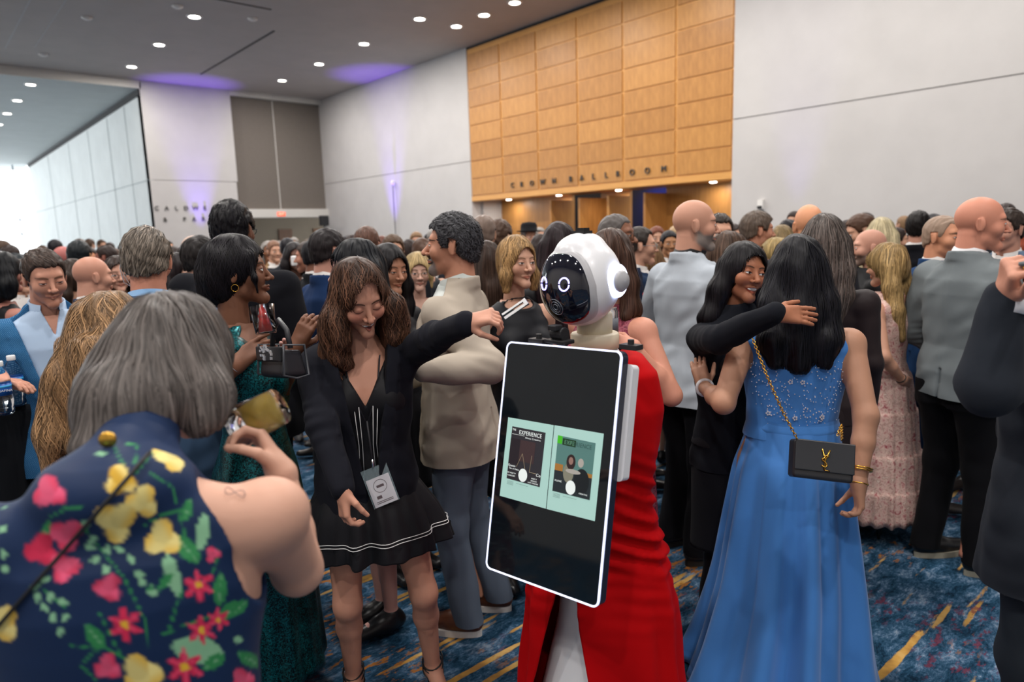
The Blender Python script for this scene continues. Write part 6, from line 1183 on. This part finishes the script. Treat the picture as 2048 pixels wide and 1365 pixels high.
# centre
lady(1034, 474, 2.9, 158, 'blonde person in black boat neck top staring past the outstretched hand', 'bob', srgb('a58358'), srgb('14161c'), srgb('c0917a'), 0, nz=1.41, yaw=12, fk=dict(brow=srgb('6a4a32'), lip=(.9, .5, .5), blush=.2), hk=dict(n=2200, st=dict(length=.1, width=.003, var=.4, wave=.5), locks=[([(x*.06, -.01, .01), (x*.075, -.015, -.06), (x*.078, -.02, -.12)], (.030, .030, .018)) for x in (-1, 1)], face=(.056, .076, .0)), lid=.15).earring((1, -1))
lady(1116, 447, 3.0, -8, 'person with very long dark brown hair, back turned, behind the white robot head', 'long', srgb('2b2024'), BLACK, q=1, sleeves=2, hk=dict(length=.5, n=2600, st=dict(length=.24, width=.003, var=.35)))
lady(968, 484, 3.2, -30, 'person with long straight brown hair between beige blazer and blonde face', 'long', srgb('3d2e27'), BLACK, q=1, sleeves=2, hk=dict(length=.5, n=2600, st=dict(length=.24, width=.003, var=.4)))
man(967, 432, 4.6, 12, 'person with thinning grey brown hair in dark grey suit beside the white wall', 1, srgb('6f5f56'), srgb('2c3037'), hk=dict(recede=.5))
man(1001, 442, 4.1, 35, 'person with curly brown hair in dark suit and white collar, near the maple wall', 1, srgb('4a382e'), srgb('20252d'), hk=dict(thick=.018, wr=.004))
hm = man(1058, 452, 7.6, 150, 'person wearing a black bowler hat by the maple wall', 1, srgb('8a8078'), BLACK)
g_ = hm.o+np.array([0, 0, .06]); M4 = np.eye(4); M4[:3, 3] = g_; tag(MB().lathe([(.09, .0), (.135, .002), (.14, .012), (.095, .014), (.092, .07), (.075, .1), (.0001, .11)], 28, M4).build('bowler_hat', M_CLOTH, hm.root, True, (.012, .012, .014)))
lady(1063, 484, 6.6, 175, 'person in an orange red top below the bowler hat', 'bob', srgb('6a4a30'), srgb('e0502c'))
lady(1078, 470, 6.0, -30, 'person with dark hair peeking between the blonde face and the long dark hair', 'bob', H_DARK, BLACK)
AA_ = man(1236, 428, 3.85, 118, 'person with glasses and cropped hair in navy suit with red pocket square', 1, srgb('55504e'), srgb('151c30'), srgb('7d523e'), 1, yaw=8, specs=(.02, .015, .012), hk=dict(thick=.006, recede=.3, front=.08, n=0), fk=dict(brow=(.03, .02, .015), lip=(.8, .5, .5)), nose=1.35, smile=.2)
MB().lathe([(.0001, -.012), (.016, -.006), (.020, .006), (.0001, .016)], 12, np.block([[np.eye(3), np.array([[.095], [-.125], [1.30]])], [np.zeros((1, 3)), 1]])).build('pocket_square', M_SATIN, AA_.root, True, (.75, .02, .03))
man(1283, 455, 4.3, 84, 'person with receding dark hair in navy jacket next to the glasses wearer', 1, srgb('2f2926'), NAVY, srgb('c08f78'), hk=dict(recede=.9, front=.085), specs=(.2, .2, .2))
lady(1300, 484, 3.75, 5, 'person with light brown bob, back turned, left of the pale grey blazer', 'bob', srgb('8a6b4e'), srgb('3a3038'), q=1)
lady(1314, 454, 7.0, 170, 'person with auburn hair facing the camera below the blue doorway', 'bob', srgb('6a3a2a'), BLACK)
man(1339, 462, 6.2, 165, 'person with black quiff just left of the pale grey blazer', 1, H_BLACK, BLACK, TAN)
man(1352, 452, 7.6, 10, 'balding blond person behind the black quiff', 1, srgb('a58a6a'), CHAR, hk=dict(recede=.9))
man(1371, 446, 7.4, -170, 'dark haired person peeking behind the bald head', 1, H_BLACK, BLACK, DEEP)
man(1440, 428, 4.2, 165, 'smiling person with short dark hair behind the grey beard', 1, srgb('3a322c'), BLACK, srgb('c29078'), 1, smile=.9, opn=.004, hk=dict(recede=.5, n=600))
lady(1472, 468, 3.12, 40, 'person with straight brown hair looking down, left of the black hair', 'long', srgb('58453a'), srgb('2a2228'), srgb('c48f80'), 1, yaw=-30, pitch=18, sleeves=2, hk=dict(n=2400, locks=[([(x*.055, .03, .0), (x*.07, .04, -.1), (x*.06, .05, -.2)], (.046, .04, .02)) for x in (-1, 1)], st=dict(length=.2, width=.003, var=.45)))
# right
lady(1650, 431, 2.95, 8, 'person with long grey streaked hair, back turned, behind the blue dress', 'long', srgb('5c5450'), srgb('231a1c'), q=0, build=1.1, sleeves=2, hk=dict(length=.42, n=4600, st=dict(length=.24, width=.003, wave=.2, var=.6, tip=(.62, .5, .45))))
man(1617, 408, 3.9, -12, 'bald person behind the grey streaked hair', 0, BLACK, CHAR, srgb('c98a66'), 1)
man(1519, 425, 4.6, 72, 'person with swept grey brown hair in black suit, profile, beside the white wall', 1, srgb('6a5c52'), BLACK, srgb('b98068'), 1, hk=dict(thick=.018, n=900))
lady(1566, 452, 4.2, 20, 'person with straight dark blonde hair beyond the two hugging', 'long', srgb('8f7a56'), srgb('2a2628'), q=1)
lady(1577, 441, 5.2, 10, 'black haired person behind the dark blonde hair', 'bob', H_BLACK, BLACK)
lady(1548, 478, 3.9, -100, 'person with wheat blonde hair low between two black haired heads', 'long', srgb('b29a68'), srgb('2a2628'), q=1)
man(1710, 432, 5.0, -110, 'person with brown hair looking down, left of the platinum hair', 1, srgb('4a3428'), BLACK, yaw=0, pitch=20)
lady(1694, 442, 5.6, -150, 'dark haired person behind the brown haired head looking down', 'bob', H_DARK, BLACK)
man(1737, 458, 4.15, -104, 'bald person with grey stubble in black t-shirt, profile', 0, BLACK, srgb('101115'), srgb('bd8a76'), 0, kind='tee', fk=dict(beard=srgb('6a5a52'), cap=((.8, .74, .72), .5)), nose=1.1)
lady(1765, 437, 4.6, 12, 'person with straight platinum blonde hair, back turned', 'long', srgb('c9bc98'), srgb('2a2a2e'), q=1, sleeves=2, hk=dict(n=1800))
man(1796, 456, 6.0, 80, 'small dark haired person between platinum hair and black suit', 1, H_DARK, BLACK)
man(1838, 423, 4.7, 4, 'person with black hair and bald spot in black suit, back turned', 1, srgb('1e1a1a'), srgb('17181d'), srgb('b07c68'), 1, build=1.12, hk=dict(n=800))
lady(1868, 430, 5.3, 0, 'person with long black hair right of the black suited back', 'long', H_BLACK, BLACK)
man(1891, 431, 3.95, 60, 'person with cropped grey hair and stern face in blue suit', 1, srgb('8f7a6a'), srgb('1f3c63'), srgb('bd8264'), 0, yaw=-58, build=1.08, hk=dict(thick=.005, front=.085, recede=.3, n=0), fk=dict(brow=srgb('4a382e')), nose=1.1, lid=.3, hands=(1, -1), lipf=.8)
man(1928, 448, 5.4, 10, 'person with black hair between the cropped grey head and the bald heavyset one', 1, H_BLACK, BLACK)
man(2014, 418, 3.75, -150, 'person with brown hair in dusty blue jacket facing the bald heavyset one', 1, srgb('3f3530'), srgb('5c6f86'), srgb('b88470'), 1, kind='suit', hk=dict(n=600))
lady(2046, 434, 3.6, -100, 'person with copper red hair at the picture edge', 'longfront', srgb('8a3a1e'), BLACK, srgb('c08f7a'), 1)
man(2012, 408, 5.6, 0, 'dark haired person behind the bald heavyset one', 1, H_DARK, CHAR)
# left and middle
man(184, 512, 3.7, 72, 'bald person in navy suit facing right, behind the light brown hair', 0, BLACK, srgb('22344f'), srgb('c08a74'), 0, fk=dict(cap=((.78, .7, .68), .6)), wr=.004)
lady(232, 514, 4.3, 172, 'person with glasses and dark hair in cream dress', 'longfront', srgb('3a2e2a'), srgb('b5b09a'), srgb('b98874'), 1, specs=(.05, .03, .03))
lady(352, 508, 3.9, 128, 'smiling person with dark wavy bob right of the slate blue suit', 'bob', srgb('241c1e'), BLACK, srgb('c59a86'), 1, smile=.9)
lady(146, 520, 3.5, 25, 'person with brown ponytail behind the bald navy suit', 'tail', srgb('3a2e28'), BLACK, q=1)
man(157, 482, 5.3, 20, 'person with thick black hair in white jacket by the bright wall', 1, srgb('12181c'), srgb('a9aca9'), TAN)
man(128, 492, 6.4, 60, 'pink bald person left of the thick black hair', 0, BLACK, CHAR, srgb('a5605a'))
man(207, 492, 6.6, -70, 'dark haired person in profile before the bright wall poster', 1, H_DARK, CHAR, srgb('8a5548'))
man(228, 497, 7.6, 60, 'small brown haired person next to the slate blue suit', 1, srgb('4a382e'), CHAR)
lady(178, 496, 6.8, 170, 'dark haired person facing the camera between two black haired heads', 'bob', H_DARK, CHAR, srgb('c08060'))
man(36, 520, 4.6, 150, 'person in black tuxedo and open white shirt at the left', 1, srgb('4a4038'), BLACK, tie=(.75, .75, .78), zv=1.0)
lady(2, 505, 3.9, 70, 'person with tattooed bare arm at the left picture edge', 'bob', srgb('16181c'), srgb('101014'), srgb('a06a5c'), 1)
man(78, 500, 6.2, 0, 'grey brown haired person behind the blue check blazer', 1, srgb('5a5248'), CHAR)
lady(28, 508, 6.0, -20, 'dark haired person far left before the bright window', 'bob', srgb('20262a'), CHAR)
man(392, 470, 4.9, 100, 'bald grey person in navy jacket beside the tall black haired head', 0, BLACK, srgb('24405c'), srgb('b59a8c'))
man(403, 474, 3.75, 60, 'person with dark hair in mid grey suit behind the teal dress', 1, srgb('2a2626'), srgb('55565a'), srgb('b58a76'), 1)
man(372, 492, 6.4, 30, 'person with brown hair before the lettered column', 1, H_DARK, CHAR, srgb('8a5a4a'))
lady(346, 494, 7.4, 0, 'dark haired person far off below the lettered column', 'bob', H_DARK, CHAR)
man(657, 459, 3.7, 58, 'person with slicked dark hair in navy suit left of the sleek black hair', 1, srgb('2b2628'), srgb('1b2f52'), srgb('c08a78'), 1, hk=dict(n=900))
man(733, 453, 4.3, 14, 'person with thinning sandy hair in grey jacket, back turned', 1, srgb('6a4c40'), srgb('2c2c32'), srgb('b5806c'), 1, hk=dict(thick=.007, recede=.6, n=600))
man(612, 484, 5.2, -75, 'bearded person in dark jacket with pale piping', 1, srgb('3a302c'), srgb('1a1c20'), srgb('a5705c'), fk=dict(stub=(.6, .55, .5)))
man(634, 479, 4.9, 62, 'person with black hair in dark suit behind the slicked hair', 1, srgb('16161a'), srgb('17191d'), srgb('7a5040'))
ph = lady(588, 486, 5.4, 165, 'person photographing with a white camera', 'bob', srgb('201c1e'), BLACK, srgb('5f4034'), sleeves=1)
lady(780, 491, 3.0, 140, 'person with long black hair looking aside behind the smiling one', 'longfront', srgb('1b191c'), srgb('121216'), srgb('a06f58'), 0, yaw=-6, pitch=8, lid=.55, fk=dict(brow=(.02, .014, .012), iris=(.03, .02, .015), lip=(.85, .5, .48)), sleeves=2, hk=dict(n=2400, st=dict(length=.18, width=.003), face=(.056, .074, .0)), nose=1.1)
lady(834, 507, 3.15, 172, 'person with pinned blond hair and round glasses in black top', 'up', srgb('b79f72'), srgb('131318'), srgb('c89c8a'), 0, pitch=5, specs=(.25, .18, .12), neck='v', nz=1.25, sleeves=1, hk=dict(n=2000, st=dict(length=.1, width=.0025, var=.4), face=(.057, .064, .0), locks=[([(0, .07, .02), (0, .11, .0)], (.05, .04)), ([(.06, -.05, .05), (.076, -.055, -.02), (.08, -.055, -.09)], (.012, .009, .006)), ([(-.06, -.05, .05), (-.076, -.055, -.02), (-.08, -.055, -.08)], (.012, .009, .006))], facez=-.3), fk=dict(blush=.2))
for a in ((763, 474, 5.6, 160, 'reddish haired person behind the long black hair', 'bob', srgb('5a3428')), (842, 478, 5.4, -20, 'person with brown updo under the violet wall light', 'up', srgb('4a3428')), (818, 480, 6.2, 0, 'dark haired person left of the brown updo', 'bob', H_DARK)): lady(*a, CHAR)
for a in ((785, 470, 5.0, 172, 'person with short brown hair behind the long black hair', 1, srgb('4a3626'), CHAR), (703, 470, 7.0, 0, 'dark haired person far behind the sleek black hair', 1, H_DARK, CHAR), (862, 478, 6.0, -170, 'dark haired person right of the brown updo', 1, H_DARK, CHAR), (548, 482, 7.5, 160, 'person with tan jacket before the far room', 1, srgb('7a5a48'), srgb('8a7050')), (574, 477, 7.0, 0, 'black haired person in front of the left brown door', 1, H_BLACK, CHAR)): man(*a)
lady(510, 492, 2.95, 10, 'person in grey black jacket directly behind the teal dress wearer', 'bob', srgb('1d1b1f'), srgb('2a2c31'), DEEP, 1, sleeves=2) if False else None
hc_ = ph.world(ph.o+ph.R@np.array([0, -.16, -.02])); wc = empty('hand_camera', hc_, ph.root.rotation_euler.z, 1, 'white camera held up before the face of the photographing person', 'camera'); bev(MB().box((-.07, -.03, -.04), (.07, .03, .04)).build('camera_body', M_PLAIN, wc, False, (.75, .75, .75)), .01); MB().tube([(0, -.03, 0), (0, -.075, 0)], .028, 16).build('camera_lens', M_PLAIN, wc, True, (.05, .05, .05))
# ---- striped print dress wearer hidden behind the floral dress
V_ = Fig(285, 800, 1.62, 150, 'person in red and white striped top and speckled trousers behind the floral dress', 2, True, 1.0, (.26, -.12), 10, 20, tone=FAIR)
V_.pose(1, (540, 1100, 1.72), (612, 1142, 1.62), (.5, -.25, -.2), (0, -1, 0), curl=(.3, .4, .3)); V_.body(chest=True, arms=(1, -1)); V_.top(m=M_STRIPE, neck='round', low=.75, sleeves=1, add=.02); V_.trousers((1, 1, 1), m=printed('speckled cloth', [srgb('101012'), srgb('15151a'), srgb('b5b0ac'), srgb('18181c')], 60)); V_.shoes(BLACK, heel=.06); V_.hair('bob', H_DARK)
# ---- the table
def table():
    c = atz(-60, 800, 1.06); o = empty('cocktail_table', (c[0], c[1], 0), 0, 1, 'tall round table under a black cloth at the left edge', 'table'); n = 96; V = []
    for z, r, a_ in ((1.06, .0001, 0), (1.06, .33, 0), (1.055, .345, 0), (1.02, .35, .004), (.8, .32, .02), (.45, .30, .03), (.25, .30, .03), (.02, .38, .04)):
        t = np.arange(n)*2*math.pi/n; rr = r+a_*np.sin(8*t); V.append(np.stack([rr*np.cos(t), rr*np.sin(t), np.full(n, z)], 1))
    i, j = np.meshgrid(np.arange(7), np.arange(n), indexing='ij'); Fq = np.stack([i*n+j, (i+1)*n+j, (i+1)*n+(j+1) % n, i*n+(j+1) % n], 2).reshape(-1, 4); mk('tablecloth', np.concatenate(V), Fq, M_CLOTH, o, color=srgb('16181c'))
table()
def bottle(px, py, label):
    c = atz(px, py, 1.061); o = empty('water_bottle', c, .4, 1, label, 'bottle'); k = 1.0
    pf = [(.0001, .004), (.022, .0), (.031, .008), (.032, .02), (.029, .03), (.032, .04), (.032, .075), (.0305, .078), (.0305, .125), (.032, .13), (.030, .15), (.02, .178), (.0125, .188), (.0125, .2)]
    MB().lathe(pf, 36).build('bottle_body', M_GLASS, o, True); MB().lathe([(.0001, .005), (.0295, .012), (.0295, .13), (.0001, .13)], 28).build('water', mat('water', (1, 1, 1), .0, trans=1, ior=1.33), o, True)
    MB().lathe([(.0318, .078), (.0318, .124)], 36).build('label_band', mat('blue label', srgb('0b4fa0'), .35), o, True); MB().lathe([(.032, .108), (.032, .118)], 36).build('label_stripe', mat('light blue label', srgb('3aa0d8'), .35), o, True)
    MB().lathe([(.0148, .19), (.0155, .192), (.0155, .208), (.014, .21), (.0001, .21)], 24).build('cap', mat('white cap', (.75, .75, .75), .5), o, True); b = empty('x', (0, 0, 0)); bpy.data.objects.remove(b)
    vx = -ray(px, py); vx[2] = 0; vx = _n(vx); Rl = rotm(-.4)@np.stack([_n(np.cross((0, 0, 1), vx)), (0, 0, 1), vx], 1); vl = rotm(-.4)@vx
    text_obj('lettering', 'AQUAFINA', .0125, vl*.033+np.array([0, 0, .098]), Rl, mat('label white', (.85, .87, .9), .4), o, .0004)
bottle(12, 829, 'clear water bottle with blue label, in front on the black table'); bottle(36, 812, 'clear water bottle with blue label, behind and right of the other')
tg = atz(82, 792, 1.061); gl = empty('ice_glass', tg, 0, 1, 'low glass of ice and lime on the black table', 'glass'); MB().lathe([(.0001, .0), (.036, 0), (.040, .085), (.038, .085), (.034, .006), (.0001, .006)], 32).build('tumbler', M_GLASS, gl, True)
mb = MB(); r = RN(2)
for i in range(9): mb.box(np.array([-.009]*3), np.array([.009]*3), np.block([[rotm(*r.rand(3)*3), np.array([[r.uniform(-.018, .018)], [r.uniform(-.018, .018)], [.018+.004*i]])], [np.zeros((1, 3)), 1]]))
o = mb.build('ice', mat('ice', (.95, .97, 1), .1, trans=.9, ior=1.3), gl); o['kind'] = 'stuff'; MB().lathe([(.0001, -.003), (.016, -.003), (.016, .003), (.0001, .003)], 20, np.block([[rotm(.3, 1.2, 0), np.array([[-.02], [-.012], [.03]])], [np.zeros((1, 3)), 1]])).build('lime_slice', mat('lime', srgb('b5bf4a'), .5), gl, True)
# ---- the far crowd
FAR = []; rr = RN(11)
def far_crowd():
    T_M, T_W = [], []; n = 0
    slots = [(300, 8, 14, 34)]
    spots = [(x, rr.uniform(7.5, 15)) for x in np.linspace(0, 560, 26)]+[(x, rr.uniform(7, 15)) for x in np.linspace(590, 1010, 22)]+[(x, rr.uniform(7.5, 10)) for x in (1085, 1400, 1415, 1465, 1478, 1492, 1590, 1605, 1672, 1686, 1725, 1812, 1858, 1905, 1945, 2035)]
    taken = [(o.location.x, o.location.y) for o in C.objects if o.name.startswith('person')]
    for x, d in spots:
        x = x+rr.uniform(-8, 8)
        for _ in range(14):
            q_ = P(x, 480, d)
            if all(math.hypot(q_[0]-a_, q_[1]-b_) > .62 for a_, b_ in taken): break
            d = rr.uniform(6.5, 16)
        taken.append((P(x, 480, d)[0], P(x, 480, d)[1])); fem = rr.rand() < .5; h = rr.uniform(1.58, 1.72) if fem else rr.uniform(1.68, 1.86); rv = ray(x, 470); py = None
        hor = 504-.032*(x+201); T = P(x, hor, d); py = hor-(h-HC)/d*FPX
        zone = 'left of the lettered column' if x < 300 else 'below the lettered column' if x < 460 else 'before the far brown doors' if x < 650 else 'along the long white wall' if x < 950 else 'near the maple doors' if x < 1470 else 'beside the right white wall'
        look = rr.choice([0, 40, 90, 150, 180, -150, -90, -40]); tone = [LIGHT, FAIR, TAN, BROWN, FAIR][rr.randint(5)]; hi_ = rr.randint(5); hc = [H_DARK, H_BROWN, H_BLACK, H_LBROWN, H_GREY][hi_]; hn = ['dark', 'brown', 'black', 'sandy', 'grey'][hi_]; ci_ = rr.randint(6); coat = [BLACK, CHAR, NAVY, srgb('3a3440'), srgb('5a4a50'), BLACK][ci_]; cn = ['black', 'charcoal', 'navy', 'plum', 'mauve', 'black'][ci_]; dn_ = {0: 'from behind', 40: 'from behind', -40: 'from behind', 90: 'in profile', -90: 'in profile'}.get(int(look), 'facing us')
        key = (fem, int(rr.randint(3))); gp = 'distant guests '+zone; lab = 'distant person %s, %s %s hair, %s clothes, %s' % (dn_, ('long', 'bobbed', 'pinned')[key[1]] if fem else 'short', hn, cn, zone)
        pool = T_W if fem else T_M; hit = [p for p in pool if p[0] == key]
        if not hit:
            f = (lady(x, py, d, look, lab, ('long', 'bob', 'up')[key[1]], hc, coat, tone, 3, group=gp) if fem else man(x, py, d, look, lab, 1, hc, coat, tone, 3, group=gp, hk=(dict(), dict(recede=.8), dict(thick=.018))[key[1]])); pool.append((key, f)); hit = [pool[-1]]; T0 = True
        else:
            f = hit[0][1]; cr = f.root; o = cr.copy(); C.objects.link(o); s_ = (P(x, py, d)[2])/(cr.scale[0] and (f.o+f.R@np.array([0, 0, .125]))[2]); o.scale = (s_,)*3
            T = P(x, py, d); o.location = (T[0], T[1], 0); v = _n((T-[0, 0, HC])*(1, 1, 0)); a_ = -math.radians(look); Fv = (v[0]*math.cos(a_)-v[1]*math.sin(a_), v[0]*math.sin(a_)+v[1]*math.cos(a_)); o.rotation_euler.z = math.atan2(Fv[0], -Fv[1]); o['label'] = lab; o['group'] = gp
            for ch in cr.children:
                c = copy_obj(ch, o)
                if ch.name.startswith('body'): c.color = (*tone, 1)
                elif ch.name.startswith('hair'): c.color = (*hc, 1)
                elif ch.name.startswith(('jacket', 'top', 'skirt', 'trousers')): c.color = (*coat, 1)
                for g2 in ch.children: copy_obj(g2, c)
far_crowd()
